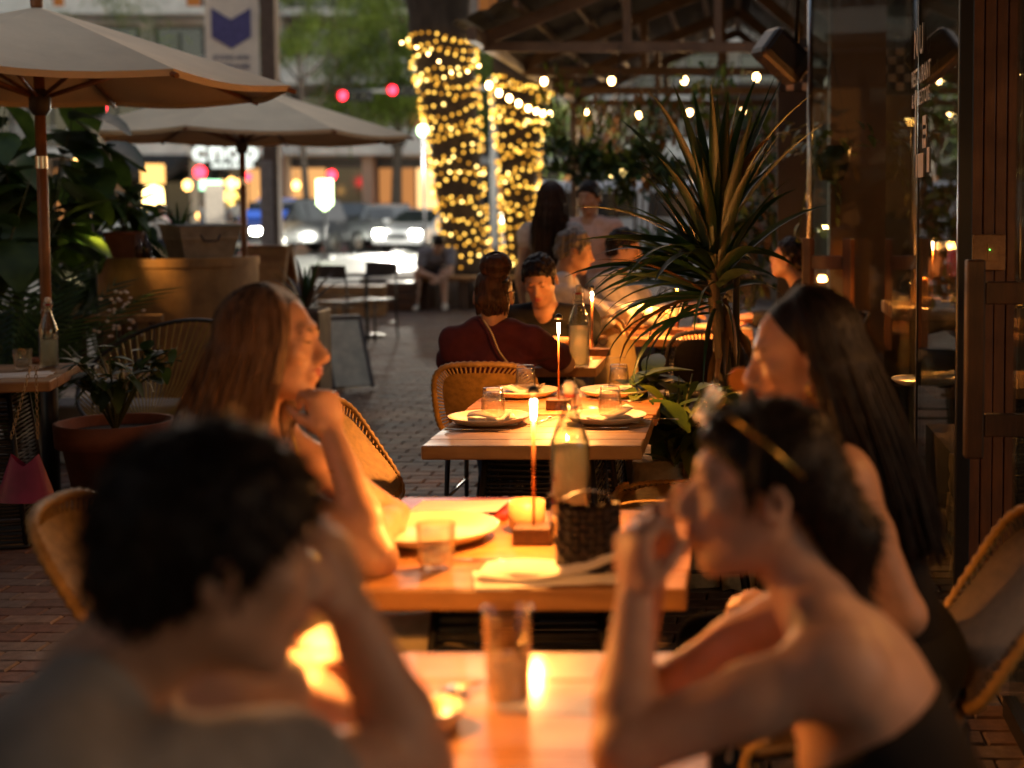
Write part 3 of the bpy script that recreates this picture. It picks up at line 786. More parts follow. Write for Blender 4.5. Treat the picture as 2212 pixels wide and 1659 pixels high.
# ================================================================== furniture
def dirv(a):                 # facing angle in degrees: 0 = +Y (away), 90 = +X (right)
    return Vector((math.sin(R(a)), math.cos(R(a)), 0))
def woven(fn, nu, nv, amp):
    """woven panel: over-under relief along the surface normal"""
    def g(a, b):
        p = fn(a, b); e = 1e-3
        n = (fn(a + e, b) - p).cross(fn(a, b + e) - p).normalized()
        i, j = round(a * nu), round(b * nv)
        return p + n * amp * (1 if (i + j) % 2 else -1)
    return MB().grid(g, nu, nv)
def rim_pts(fn, n=10, ins=0.0, skip=None):
    pts = []
    for (a0, b0, a1, b1) in ((0, 0, 1, 0), (1, 0, 1, 1), (1, 1, 0, 1), (0, 1, 0, 0)):
        for k in range(n):
            f = k / n; pts.append(fn(a0 + (a1 - a0) * f, b0 + (b1 - b0) * f))
    return pts
def cord_tube(mb, pts, r, closed, step=.011, amp=.16, n=7):
    """tube wrapped in cord: radius pulses along its length"""
    pts = [Vector(p) for p in pts]; out = []
    k = len(pts)
    for i in range(k if closed else k - 1):
        a, b = pts[i], pts[(i + 1) % k]; m = max(1, int((b - a).length / step))
        for j in range(m): out.append(a.lerp(b, j / m))
    if not closed: out.append(pts[-1])
    rs = [r * (1 + (amp if i % 2 else -amp)) for i in range(len(out))]
    mb.tube(out, rs, n, closed=closed)
def chair_model(name, label, cord, group):
    t = thing(name, (0, 0, 0), label, 'chair', group)
    W = .225
    def rr(a, b, cx=.22):       # round the corners of the unit square
        x, y = a * 2 - 1, b * 2 - 1
        q = 1 - cx * (x * x * y * y) ** 1.5 * .55
        return x * q, y * q
    def seat(a, b, ins=0.0):
        x, y = rr(a, b); 
        return Vector((x * (W - ins), .01 + y * (.225 - ins), .475 - .018 * (1 - x * x) * (1 - y * y) - .03 * max(0, y) ** 3 + .012 * max(0, -y)))
    def back(a, b, ins=0.0):
        x, y = rr(a, b, .3)
        h = (y + 1) / 2
        z = .495 + (ins * 1.0) + (.355 - ins * 2) * h
        return Vector((x * (W - ins - .012 * h), -.215 - .17 * h - .05 * math.sin(h * 1.6) + .035 * (x * x - .5), z))
    INS = .036
    woven(lambda a, b: seat(a, b, INS), 44, 44, .0016).build('seat', cord, t)
    woven(lambda a, b: back(a, b, INS), 44, 44, .0016).build('backrest', cord, t)
    m = MB(); cord_tube(m, rim_pts(seat), .0125, True); m.build('seat_rim', cord, t)
    m = MB(); cord_tube(m, rim_pts(back), .0125, True); m.build('back_rim', cord, t)
    for fn, nm in ((seat, 'seat_lacing'), (back, 'back_lacing')):
        m = MB()
        for (a0, b0, a1, b1) in ((0, 0, 1, 0), (1, 0, 1, 1), (1, 1, 0, 1), (0, 1, 0, 0)):
            for k in range(19):
                f = (k + .5) / 19; f2 = (k + .9) / 19
                A = fn(a0 + (a1 - a0) * f, b0 + (b1 - b0) * f); B = fn(min(1, max(0, a0 + (a1 - a0) * f2)), min(1, max(0, b0 + (b1 - b0) * f2)), INS)
                m.tube([A, B], .0042, 4, caps=False)
        m.build(nm, cord, t)
    for sx in (-1, 1):
        m = MB(); m.tube([(sx * .19, .20, .455), (sx * .20, .235, 0)], [.012, .009], 8); m.build('leg', BLACK, t)
        m = MB(); m.tube([(sx * .19, -.20, .49), (sx * .2, -.27, 0)], [.012, .009], 8); m.build('leg', BLACK, t)
    for sx in (-1, 1):
        m = MB(); m.tube([(sx * .19, .215, .25), (sx * .195, -.232, .25)], .007, 6); m.build('stretcher', BLACK, t)
        m = MB(); m.tube([(sx * .19, .2, .448), (sx * .19, -.2, .46)], .011, 6); m.build('seat_rail', BLACK, t)
    # front strap loops of wrapped cord
    for sx in (-1, 1):
        m = MB(); pts = []
        for k in range(13):
            an = math.pi * (.5 + k / 12 * 1.2)
            pts.append(Vector((sx * (.20), .20 + .05 * math.cos(an) * -1 - .02, .43 + .045 * math.sin(an))))
        cord_tube(m, pts, .011, False); m.build('corner_loop', cord, t)
    return t
BLACKCORD = mat('black_cord', (.02, .018, .016), .55, var=.3, scale=40, bump=.2, bscale=200)
c_proto = chair_model('woven_chair', '', CORD, 'woven chairs at the tables')
b_proto = chair_model('woven_chair', '', BLACKCORD, 'black woven chairs')
used = {'c': False, 'b': False}
def place_chair(x, y, face, label, kind='c', lean=0.0):
    pr = c_proto if kind == 'c' else b_proto
    o = copy_tree(pr) if used[kind] else pr
    used[kind] = True
    o.location = (x, y, .0); o.rotation_euler = (0, 0, -R(face)); o["label"] = label
    return o

def table_model(cx, cy, w, l, label, rz=0.0, wood_m=TABLEWOOD, z=.75, group='oak dining tables', ped=True, nped=1):
    t = thing('dining_table', (cx, cy, 0), label, 'table', group, rz)
    nb = 5; bwid = l / nb
    for i in range(nb):
        m = MB(); m.box((0, -l / 2 + (i + .5) * bwid, z - .0225 + random.uniform(-.0004, .0004)), (w, bwid - .0012, .045), bev=.0012 if 0 < i < nb - 1 else .006); m.build('board', wood_m, t)
    m = MB(); m.box((0, 0, z - .058), (w * .55, l * .55, .02)); m.build('top_plate', BLACK, t)
    if ped:
        h = z - .07; a, b = .17, .235
        def corner(sx, sy, f): r = a * f + b * (1 - f); return Vector((sx * r, sy * r, .02 + (h - .02) * f))
        m = MB()
        for sx in (-1, 1):
            for sy in (-1, 1): m.tube([corner(sx, sy, 0), corner(sx, sy, 1)], .011, 6)
        for f in (0, 1):
            q = [corner(-1, -1, f), corner(1, -1, f), corner(1, 1, f), corner(-1, 1, f)]
            m.tube(q, .011, 6, closed=True)
        m.build('pedestal_frame', BLACK, t)
        m = MB(); rgl = random.Random(int(cy * 100))
        for k in range(34):
            f = .04 + .93 * k / 33
            q = [corner(-1, -1, f + rgl.uniform(-.008, .008)), corner(1, -1, f + rgl.uniform(-.012, .012)), corner(1, 1, f), corner(-1, 1, f)]
            m.tube(q, .0055, 4, closed=True)
        m.build('pedestal_cords', BLACKCORD, t)
        m = MB(); m.box((0, 0, .012), (.5, .5, .016), bev=.006); m.build('base_plate', BLACK, t)
    return t
TZ = .75
T_NEAR = (-.42, 1.98, .76, .74); T_MID = (-.46, 3.105, .72, .73); T_F1 = (-.645, 4.725, .69, .65); T_F2 = (-.647, 5.41, .71, .66); T_C = (-1.0, 6.86, .69, .64); T_4 = (-.30, 8.36, .78, .80)
table_model(*T_NEAR, 'nearest oak table, between the man and the woman in front')
table_model(*T_MID, 'oak table carrying the black bag and the red menu')
table_model(*T_F1, 'near one of the two oak tables pushed together with upturned glasses')
table_model(*T_F2, 'far one of the two oak tables pushed together, by the spiky plant')
table_model(*T_C, 'small oak table between the maroon-shirted and black-shirted couple')
table_model(*T_4, 'oak table behind the spiky plant, in front of the two white shirts')
pl = at(180, 785, 6.75); pn = at(110, 826, 6.05)
ang = math.atan2(pl.x - pn.x, pl.y - pn.y)
cl = (pl + pn) / 2 + Vector((-math.cos(ang), math.sin(ang), 0)) * .38
table_model(cl.x, cl.y, .76, .76, 'oak table at the far left under the big parasol', -ang)

# chairs
place_chair(-.93, 4.66, 90, 'empty woven chair left of the two joined tables, seen in profile')
place_chair(-.22, 4.98, -90, 'woven chair with its seat showing right of the joined tables')
place_chair(-1.05, 6.24, 0, 'woven chair with the maroon-shirted woman on it')
place_chair(-1.06, 3.12, 86, 'woven chair behind the long-haired woman on the left')
dk = place_chair(.22, 2.88, -96, 'woven chair with shade put in its cord colour, behind the black-haired woman on the right')
for c_ in dk.children:  # darker cord colour stands in for the shade on this chair's unlit side
    if c_.name.split('.')[0] in ('seat', 'backrest', 'seat_rim', 'seat_lacing', 'back_lacing'): c_.material_slots[0].link = 'OBJECT'; c_.material_slots[0].material = mat('shaded_cord', (.07, .042, .02), .6, var=.25, scale=40, bump=.25, bscale=220)
place_chair(.16, 1.93, -90, 'woven chair of the bare-shouldered woman in front, cut by the frame')
place_chair(-.86, 1.46, 84, 'woven chair under the grey-shirted man in front')
place_chair(-.86, 7.62, 180, 'woven chair of the man in the black shirt')
place_chair(-.72, 8.42, 90, 'black woven chair of the grey-haired man', 'b')
place_chair(-.62, 9.05, 100, 'black woven chair of the second white-shirted man', 'b')
place_chair(-.18, 7.72, -5, 'black woven chair in front of the table behind the spiky plant', 'b')
place_chair(.33, 8.5, -95, 'black woven chair of the man in black beside the door', 'b')
place_chair(-3.66, 5.98, 62, 'black woven chair at the far left table with the pink bag', 'b')
place_chair(-3.95, 7.15, 140, 'black woven chair beyond the far left table', 'b')

# ------------------------------------------------------------------ tableware
def lamp(x, y, label, power=4.2, z=TZ):
    t = thing('table_lamp', (x, y, z + .001), label, 'lamp', 'slim cordless table lamps')
    m = MB(); m.box((0, 0, .019), (.085, .075, .038), bev=.004); m.build('base', DARKWOOD, t)
    m = MB(); m.tube([(0, 0, .035), (.002, 0, .315)], .0035, 8); m.build('rod', mat('copper_rod', (.35, .14, .06), .35, .8), t)
    m = MB(); m.tube([(.002, 0, .275), (.002, 0, .318)], [.0040, .0062], 10); m.build('light_tube', emis('lamp_tube', (1, .62, .34), 34.0, False), t)
    m = MB(); m.tube([(.002, 0, .332), (.002, 0, .345), (.002, 0, .352)], [.016, .013, .004], 14); m.build('cap', BLACK, t)
    l = bpy.data.lights.new('lamp_light', 'SPOT'); l.energy = power * 7.4; l.color = (1, .355, .066); l.shadow_soft_size = .014; l.spot_size = R(158); l.spot_blend = .45
    lo = bpy.data.objects.new('lamp_light', l); link(lo, t); lo.location = (.002, -.008, .315)
    l2 = bpy.data.lights.new('lamp_glow', 'POINT'); l2.energy = power * 1.5; l2.color = (1, .355, .066); l2.shadow_soft_size = .02
    lo2 = bpy.data.objects.new('lamp_glow', l2); link(lo2, t); lo2.location = (.002, -.012, .295)
    return t
lamp(-.455, 3.13, 'slim lit table lamp on the table with the black bag', 3.6)
lamp(-.66, 2.10, 'assumed slim lit table lamp on the nearest table, hidden behind the grey-shirted man', 3.2)  # unseen lamp, assumed from the bright napkin and the light on the hand
lamp(-.66, 5.20, 'slim lit table lamp on the joined tables, before the maroon shirt', 5.2)
lamp(at(1279, 775, 7.06).x, 7.06, 'slim lit table lamp behind the swing-top bottle on the couple\'s table', 2.6)
lamp(at(1462, 728, 8.2).x, 8.2, 'slim lit table lamp on the table behind the spiky plant', 6.5)

plate_m = MB(); plate_m.lathe([(.0, .006), (.085, .006), (.118, .014), (.138, .027), (.141, .0285), (.139, .024), (.12, .009), (.09, 0), (0, 0)], n=40)
plate_me = plate_m.mesh('plate'); plate_me.materials.append(CERAMIC)
def plate(x, y, label, z=TZ, s=1.0):
    o = mesh_obj('plate', plate_me); o.location = (x, y, z + .001); o.scale = (s, s, s)
    return tag(o, label, 'plate', 'cream plates on the tables')
# upturned tumbler (rim down, heavy base up), fluted sides
tum = MB()
tum.lathe([(.0405, 0), (.0395, .03), (.0375, .055), (.033, .088), (.031, .093), (.0, .094)], n=72, flute=.035, fn=12)
tum.lathe([(.0375, .001), (.0365, .03), (.0345, .055), (.030, .078), (.0, .079)], n=48)
tum_me = tum.mesh('tumbler'); tum_me.materials.append(TUMBLER)
def tumbler(x, y, z, label, up=False, s=1.0, water=0.0):
    o = mesh_obj('tumbler', tum_me); o.location = (x, y, z + (.095 * s if up else .001)); o.scale = (s, s, s)
    if up: o.rotation_euler = (math.pi, 0, 0)
    tag(o, label, 'glass', 'faceted tumblers')
    if water:
        m = MB(); m.lathe([(0, .0925 - .012), (.029, .079), (.0345, .079 - water * .05), (0, .079 - water * .05)], n=24)
        m.build('water', SODA, o)
    return o
def napkin(x, y, z, rz, label, w=.17, h=.10, seed=1):
    rg = random.Random(seed); m = MB()
    for k in range(3):
        ph = rg.random() * 6; ox, oy = rg.uniform(-.008, .008), rg.uniform(-.008, .008); a0 = rg.uniform(-.15, .15)
        M3 = Matrix.Rotation(a0, 3, 'Z'); ww, hh = w * (1 - .06 * k), h * (1 - .1 * k)
        def top(a, b, k=k):
            x_, y_ = (a - .5) * ww, (b - .5) * hh
            e = max(abs(a - .5), abs(b - .5)) * 2
            zz = .008 + k * .0095 + .006 * math.sin(a * 5 + ph) * (k + 1) * .6 - (.004 if e > .97 else 0) + (.02 if (k == 2 and a > .8) else 0) * (a - .8) * 5
            q = M3 @ Vector((x_, y_, 0)); return Vector((q.x + ox, q.y + oy, zz))
        m.grid(top, 14, 9)
        m.grid(lambda a, b: top(1 - a, b) - Vector((0, 0, .005)), 14, 9)
    o = m.build('napkin', LINEN); o.location = (x, y, z); o.rotation_euler = (0, 0, rz)
    return tag(o, label, 'napkin', 'folded linen napkins')
fork_m = MB()
fork_m.tube([(0, -.09, .004), (0, .03, .004), (0, .05, .007), (0, .06, .006)], [.004, .003, .005, .009], 6, flat=.35)
for k in (-1, 0, 1): fork_m.tube([(k * .006, .06, .006), (k * .0065, .1, .009)], [.0018, .001], 4)
fork_me = fork_m.mesh('fork'); fork_me.materials.append(CHROME)
knife_m = MB(); knife_m.tube([(0, -.1, .004), (0, 0, .004)], [.005, .004], 6, flat=.6); knife_m.box((.003, .06, .004), (.013, .12, .0016), bev=.0005)
knife_me = knife_m.mesh('knife'); knife_me.materials.append(CHROME)
def cutlery(kind, x, y, rz, label, z=TZ):
    o = mesh_obj(kind, fork_me if kind == 'fork' else knife_me); o.location = (x, y, z + .0015); o.rotation_euler = (0, 0, rz)
    return tag(o, label, kind, 'cutlery on the joined tables')
def setting(x, y, who, nrz, seed):
    plate(x, y, 'cream plate at the %s place of the joined tables' % who)
    napkin(x + .012, y - .02, TZ + .007, nrz, 'folded linen napkin under the upturned glass at the %s place' % who, seed=seed)
    tumbler(x + .012, y + .01, TZ + .030, 'upturned tumbler on the %s plate of the joined tables' % who)
gA = on(1057, 915, TZ); gB = on(1310, 912, TZ); gC = on(1128, 856, TZ); gD = on(1330, 855, TZ)
setting(gA.x, gA.y, 'near left', .15, 1); setting(gB.x, gB.y, 'near right', .5, 2); setting(gC.x, gC.y, 'far left', -.2, 3); setting(gD.x, gD.y, 'far right', .35, 4)
cutlery('knife', gA.x - .02, gA.y - .165, R(-92), 'knife in front of the near left plate'); cutlery('fork', gA.x + .175, gA.y + .02, R(-20), 'fork right of the near left plate')
cutlery('knife', gB.x - .01, gB.y - .16, R(94), 'knife in front of the near right plate'); cutlery('fork', gB.x + .16, gB.y + .05, R(80), 'fork right of the near right plate')
cutlery('knife', gC.x - .03, gC.y - .165, R(-88), 'knife in front of the far left plate'); cutlery('fork', gC.x + .17, gC.y + .06, R(-30), 'fork right of the far left plate')
cutlery('knife', gD.x + .02, gD.y - .17, R(70), 'knife in front of the far right plate'); cutlery('fork', gD.x + .16, gD.y + .04, R(85), 'fork right of the far right plate')

def bottle(x, y, z, label, fill=.17, s=1.0, rz=0.0, col=SODA):
    t = thing('swing_top_bottle', (x, y, z + .001), label, 'bottle', 'swing-top water bottles', rz); t.scale = (s, s, s)
    m = MB(); m.lathe([(0, .008), (.030, .004), (.0405, .006), (.0415, .014), (.0415, .165), (.040, .18), (.033, .205), (.023, .235), (.0165, .255), (.0145, .275), (.0145, .292), (.018, .294), (.018, .302), (.0125, .303)], n=36)
    m.lathe([(.0115, .300), (.0115, .27), (.014, .25), (.02, .232), (.0305, .203), (.0375, .18), (.0385, .165), (.0385, .012), (0, .012)], n=36)
    m.build('glass', BOTTLEGLASS, t)
    def rad(zz):
        pr = [(.013, .038), (.165, .038), (.18, .037), (.203, .030), (.232, .0195), (.25, .0135)]
        for i in range(len(pr) - 1):
            if pr[i][0] <= zz <= pr[i + 1][0]:
                f = (zz - pr[i][0]) / (pr[i + 1][0] - pr[i][0]); return pr[i][1] * (1 - f) + pr[i + 1][1] * f
        return .013
    zs = [.0135] + [.02 + (fill - .02) * k / 8 for k in range(9)]
    m = MB(); m.lathe([(0, .0135)] + [(rad(zz), zz) for zz in zs] + [(0, fill)], n=32); m.build('water', col, t)
    m = MB(); m.lathe([(0, .296), (.013, .297), (.0125, .318), (.009, .326), (0, .328)], n=18); m.build('stopper', mat('stopper', (.7, .64, .55), .3), t)
    m = MB(); m.lathe([(.006, .288), (.0118, .288), (.0125, .296), (.006, .296)], n=16); m.build('gasket', mat('red_gasket', (.45, .03, .03), .5), t)
    m = MB()
    for sx in (-1, 1):
        m.tube([(sx * .0165, 0, .262), (sx * .024, -.004, .272), (sx * .026, -.010, .258), (sx * .021, -.014, .247)], .0013, 5)
        m.tube([(sx * .0165, 0, .262), (sx * .023, .002, .29), (sx * .015, 0, .315), (0, 0, .320)], .0013, 5)
    m.tube([Vector((math.cos(a) * .0178, math.sin(a) * .0178, .262)) for a in [k * math.pi / 9 for k in range(18)]], .0013, 5, closed=True)
    m.tube([(-.021, -.014, .247), (0, -.022, .243), (.021, -.014, .247)], .0013, 5)
    m.build('wire_bail', CHROME, t)
    return t
pb = on(1250, 797, TZ)
bottle(pb.x, pb.y + .02, TZ, 'swing-top bottle of water at the couple\'s table beside the maroon sleeve', .165, 1.18)
pb = at(1230, 1095, 3.38)
bottle(pb.x, 3.40, TZ, 'blurred swing-top bottle behind the black bag', .17, 1.16).scale = (1.16, 1.16, 1.0)
pb = on(107, 795, TZ)
bottle(pb.x, pb.y, TZ, 'swing-top water bottle on the far left table', .13, 1.0)
pt = on(50, 799, TZ)
tumbler(pt.x, pt.y, TZ, 'small tumbler half full of water on the far left table', True, 1.0, .6)
m = MB(); m.box((0, 0, .0015), (.26, .19, .002)); m.box((.03, .02, .0045), (.2, .15, .002), rz=.3)
o = single('menu_sheets', m, PAPER, 'loose paper menus on the far left table', 'menu'); q = on(40, 812, TZ); o.location = (q.x, q.y, TZ + .001); o.rotation_euler = (0, 0, .25)
m = MB(); m.lathe([(0, .003), (.045, .003), (.055, .022), (.058, .022), (.05, 0), (0, 0)], n=24)
o = single('small_dish', m, TERRA, 'small brown dish behind the bottle on the far left table', 'dish'); q = on(80, 786, TZ); o.location = (q.x, q.y + .06, TZ + .001)

# mid table
q = on(925, 1165, TZ); plate(q.x, q.y, 'large cream plate beside the long-haired woman\'s elbow', s=1.12)
q = on(942, 1228, TZ); tumbler(q.x, q.y, TZ, 'tumbler standing in front of the large plate', True, 1.0, .5)
m = MB(); m.box((0, 0, .008), (.29, .2, .015), bev=.003); q = on(975, 1112, TZ)
o = single('menu_folder', m, mat('red_leather', (.30, .03, .02), .5, var=.15, bump=.1), 'red menu folder at the back of the table with the bag', 'menu'); o.location = (q.x, q.y + .03, TZ + .001)
m = MB(); m.grid(lambda a, b: Vector(((a - .5) * .22, (b - .5) * .14, .0185 + .006 * a * a)), 8, 5); m.grid(lambda a, b: Vector(((.5 - a) * .22, (b - .5) * .14, .0175 + .006 * (1 - a) ** 2)), 8, 5)
o = single('paper_menu', m, PAPER, 'white paper menu lying on the red folder', 'paper'); o.location = (q.x + .02, q.y + .0, TZ + .001); o.rotation_euler = (0, 0, -.08)
m = MB(); m.lathe([(0, .004), (.035, .004), (.041, .012), (.042, .07), (.0385, .07), (.037, .03), (0, .028)], n=28); q = on(1136, 1152, TZ)
single('ceramic_cup', m, mat('tan_cup', (.5, .33, .16), .4), 'small tan ceramic cup behind the lamp base', 'cup').location = (q.x, q.y + .02, TZ + .001)
q = on(1150, 1262, TZ); napkin(q.x + .03, q.y + .05, TZ + .001, .1, 'crumpled napkin at the near edge of the table with the bag', .3, .13, 9)
q = on(1020, 1215, TZ); cutlery('knife', q.x, q.y, R(84), 'knife lying by the tumbler on the table with the bag')
# black woven bag
q = on(1268, 1252, TZ)
t = thing('woven_bag', (q.x + .0, q.y + .035, TZ + .001), 'black woven handbag standing on the oak table', 'bag', None, .1)
def bagw(a, b, side=1):
    z = b * .150; w = .068 - .004 * b; y = side * (.036 * (1 - .35 * b) * math.sqrt(max(0, 1 - (2 * a - 1) ** 4)))
    bump = .0035 * (1 if (int(a * 8) + int(b * 10)) % 2 else -1)
    return Vector(((a * 2 - 1) * w, y + side * bump * (abs(2 * a - 1) < .95), z + .012 * (1 - (2 * a - 1) ** 2) * b * -1))
BAGL = mat('black_leather', (.018, .013, .012), .42, var=.3, scale=40)
m = MB(); m.grid(lambda a, b: bagw(a, b, -1), 32, 30, False); m.grid(lambda a, b: bagw(1 - a, b, 1), 32, 30, False); m.build('body', BAGL, t)
m = MB(); m.box((0, 0, .004), (.125, .07, .008), bev=.003); m.build('bottom', BAGL, t)
m = MB(); pts = [Vector((-.062 - .02 * math.sin(k / 10 * math.pi), -.01, .15 - .10 * (k / 10) + .06 * math.sin(k / 10 * math.pi))) for k in range(11)]
m.tube(pts, .0055, 6, flat=.4)
pts = [Vector((-.06 + .12 * k / 10, .0, .15 + .022 * math.sin(k / 10 * math.pi))) for k in range(11)]
m.tube(pts, .0055, 6, flat=.4); m.build('strap', BAGL, t)
# near table: tall glass, spoon
q = on(1098, 1525, TZ)
m = MB(); m.lathe([(.028, 0), (.031, .004), (.037, .145), (.0375, .148), (.0355, .146), (.0295, .012), (0, .010)], n=40)
o = single('tall_glass', m, TUMBLER, 'tall ribbed glass standing on the nearest table', 'glass'); o.location = (q.x, q.y, TZ + .001)
m = MB(); m.lathe([(0, .0115), (.0288, .0125), (.0325, .075), (0, .075)], n=24); m.build('water', SODA, o)
for k in range(4):
    m = MB(); m.box((random.uniform(-.012, .012), random.uniform(-.012, .012), .03 + k * .02), (.022, .022, .02), rz=k, rx=k * .7, bev=.004); m.build('ice_cube', TUMBLER, o)
q = on(1000, 1495, TZ)
m = MB(); m.tube([(.06, .09, .006), (.03, .03, .005), (0, 0, .006)], [.005, .004, .006], 8, flat=.5); m.sphere((-.012, -.022, .007), (.019, .026, .006), 12, 8)
o = single('spoon', m, mat('dull_steel', (.35, .33, .3), .3, 1.0), 'spoon lying on the nearest table left of the tall glass', 'spoon'); o.location = (q.x, q.y, TZ + .002)
q = on(930, 1570, TZ)
m = MB(); m.lathe([(0, .003), (.035, .003), (.045, .03), (.048, .03), (.04, 0), (0, 0)], n=24)
single('small_bowl', m, CERAMIC, 'small white bowl at the front of the nearest table', 'bowl').location = (q.x, q.y, TZ + .001)

# table 4
q = on(1368, 708, TZ); plate(q.x, q.y, 'left cream plate on the table behind the spiky plant'); tumbler(q.x - .0, q.y + .17, TZ, 'tumbler behind the left plate on the table beyond the spiky plant', True)
q = on(1545, 713, TZ); plate(q.x, q.y, 'right cream plate on the table behind the spiky plant')
q = on(1590, 712, TZ); napkin(q.x, q.y, TZ + .004, .2, 'napkin at the right end of the table behind the spiky plant', seed=6)
# cream tote slung on a chair, in front of the white shirt
q = at(1318, 722, 7.7)
t = thing('cream_tote', (q.x, q.y, .52), 'slouchy cream and yellow tote bag below the white sleeve', 'bag')
def tote(a, b, s):
    w = .17 * (1 - .25 * b); return Vector(((a * 2 - 1) * w, s * .07 * (1 - .5 * b) * math.sqrt(max(0, 1 - (2 * a - 1) ** 2)) + .012 * math.sin(a * 9 + b * 4), b * .26 - .02 * math.sin(a * 7)))
m = MB(); m.grid(lambda a, b: tote(a, b, -1), 14, 10); m.grid(lambda a, b: tote(1 - a, b, 1), 14, 10); m.build('body', mat('cream_canvas', (.62, .54, .38), .8, var=.12, col2=(.62, .42, .10), scale=5), t)
m = MB(); m.tube([Vector((.1 * math.cos(k / 8 * math.pi), 0, .24 + .14 * math.sin(k / 8 * math.pi))) for k in range(9)], .008, 6); m.build('handle', mat('tan_leather', (.3, .16, .06), .5), t)
# couple: tumbler and a ring-handled mug
q = on(1222, 775, TZ); tumbler(q.x, q.y, TZ, 'tumbler between the couple, beside the tall bottle', True)
q = on(1292, 772, TZ)
m = MB(); m.box((0, 0, .02), (.07, .05, .035), bev=.004); m.tube([Vector((.0 + .02 * math.cos(a), 0, .075 + .022 * math.sin(a))) for a in [k * math.pi / 8 for k in range(16)]], .004, 6, closed=True)
single('ring_holder', m, DARKWOOD, 'little wooden holder with a ring beside the couple\'s bottle', 'holder').location = (q.x + .02, q.y + .06, TZ + .001)
q = on(1300, 776, TZ); o = cutlery('knife', q.x, q.y, R(-70), 'knife at the right edge of the couple\'s table')

# pink bag on a chain at the far left chair
q = at(55, 1010, 5.85)
t = thing('pink_bag', (q.x, q.y, .27), 'pink shoulder bag hanging on a chain from the far left chair', 'bag')
def pbag(a, b, s):
    w = .13 * (1 - .55 * b); return Vector(((a * 2 - 1) * w, s * .05 * (1 - .6 * b) * math.sqrt(max(0, 1 - (2 * a - 1) ** 2)), b * .17 - .02 * math.sin(a * math.pi) * b + .03 * b * abs(2 * a - 1)))
m = MB(); m.grid(lambda a, b: pbag(a, b, -1), 16, 12); m.grid(lambda a, b: pbag(1 - a, b, 1), 16, 12); m.build('body', mat('pink_leather', (.22, .02, .07), .4, var=.2), t)
for sx in (-1, 1):
    m = MB(); A = Vector((sx * .055, 0, .27)); B = Vector((.02 + sx * .012, .05, .55))
    for k in range(18):
        c = A.lerp(B, k / 17); m.tube([c + Vector((.006 * math.cos(a) * (k % 2), .006 * math.cos(a) * ((k + 1) % 2), .010 * math.sin(a))) for a in [j * math.pi / 4 for j in range(8)]], .0018, 4, closed=True)
    m.build('chain', mat('brass_chain', (.5, .36, .18), .3, 1.0), t)
# ================================================================== parasols
CANVAS = mat('cream_canvas_shade', (.74, .60, .41), .85, var=.09, scale=3, bump=.5, bscale=7)
POLEW = wood('parasol_pole', (.20, .07, .02), (.30, .12, .04), .4, 'Z', 2)
def parasol(x, y, rad, ze, za, rot, label, tilt=0.0, n=8):
    t = thing('parasol', (x, y, 0), label, 'parasol', 'cream canvas parasols')
    def pt(k, f, sag=0.0):
        a = rot + k * 2 * math.pi / n; r = rad * f
        z = za + (ze - za) * (f ** 1.03) - sag
        return Vector((math.cos(a) * r, math.sin(a) * r, z + math.cos(a) * r * tilt))
    for k in range(n):
        m = MB(); NF, NS = 10, 6
        for lay in (0, 1):
            base = len(m.v)
            for i in range(NF + 1):
                f = i / NF
                for j in range(NS + 1):
                    g = j / NS; p = pt(k, max(f, .02)).lerp(pt(k + 1, max(f, .02)), g)
                    p = p - Vector((0, 0, .028 * f * f * math.sin(g * math.pi))) - Vector((p.x, p.y, 0)) * .02 * math.sin(g * math.pi) * f - Vector((0, 0, .004 * lay))
                    m.v.append(tuple(p))
            for i in range(NF):
                for j in range(NS):
                    a = base + i * (NS + 1) + j; q = (a, a + 1, a + NS + 2, a + NS + 1)
                    m.f.append(q if lay else q[::-1]); m.sm.append(True); m.mi.append(0)
        # valance
        base = len(m.v)
        for j in range(NS + 1):
            g = j / NS; p = pt(k, 1).lerp(pt(k + 1, 1), g); p = p - Vector((0, 0, .028 * math.sin(g * math.pi))) - Vector((p.x, p.y, 0)) * .02 * math.sin(g * math.pi)
            m.v.append(tuple(p)); m.v.append(tuple(p - Vector((0, 0, .03)) - Vector((p.x, p.y, 0)) * .012))
        for j in range(NS): a = base + j * 2; m.f.append((a, a + 1, a + 3, a + 2)); m.sm.append(True); m.mi.append(0)
        m.build('canopy_panel', CANVAS, t)
        m = MB(); m.tube([pt(k, .05) - Vector((0, 0, .03)), pt(k, .5) - Vector((0, 0, .03)), pt(k, 1.02) - Vector((0, 0, .025))], [.014, .016, .013], 6); rb_ = m.build('rib', POLEW, t)
        m = MB(); m.tube([Vector((0, 0, ze - .08)), pt(k, .52) - Vector((0, 0, .04))], .011, 6); m.build('strut', POLEW, rb_)
    m = MB(); m.tube([(0, 0, .02), (0, 0, za + .03)], .026, 14); m.build('pole', POLEW, t)
    m = MB(); m.lathe([(.028, ze - .16), (.05, ze - .13), (.05, ze - .06), (.028, ze - .03)], n=14); m.build('hub', mat('dark_hub', (.03, .018, .012), .5), t)
    m = MB(); m.lathe([(0, za + .1), (.02, za + .08), (.03, za + .04), (.028, za)], n=12); m.build('finial', POLEW, t)
    m = MB(); m.tube([(0, 0, 0), (0, 0, .86)], .042, 14); m.box((0, 0, .02), (.5, .5, .04), bev=.01); m.build('sleeve', BLACK, t)
    m = MB(); m.lathe([(.0275, ze - .42), (.0275, ze - .36)], n=14); m.build('metal_joint', CHROME, t)
    return t
pu = at(98, 600, 7.05); parasol(pu.x, 7.05, 1.20, 2.10, 2.47, .13, 'large cream parasol at the upper left, cut by the frame')
pu = at(528, 545, 12.0); parasol(pu.x, 12.0, 1.40, 2.09, 2.52, .05, 'second cream parasol, farther back, above the curved counter')

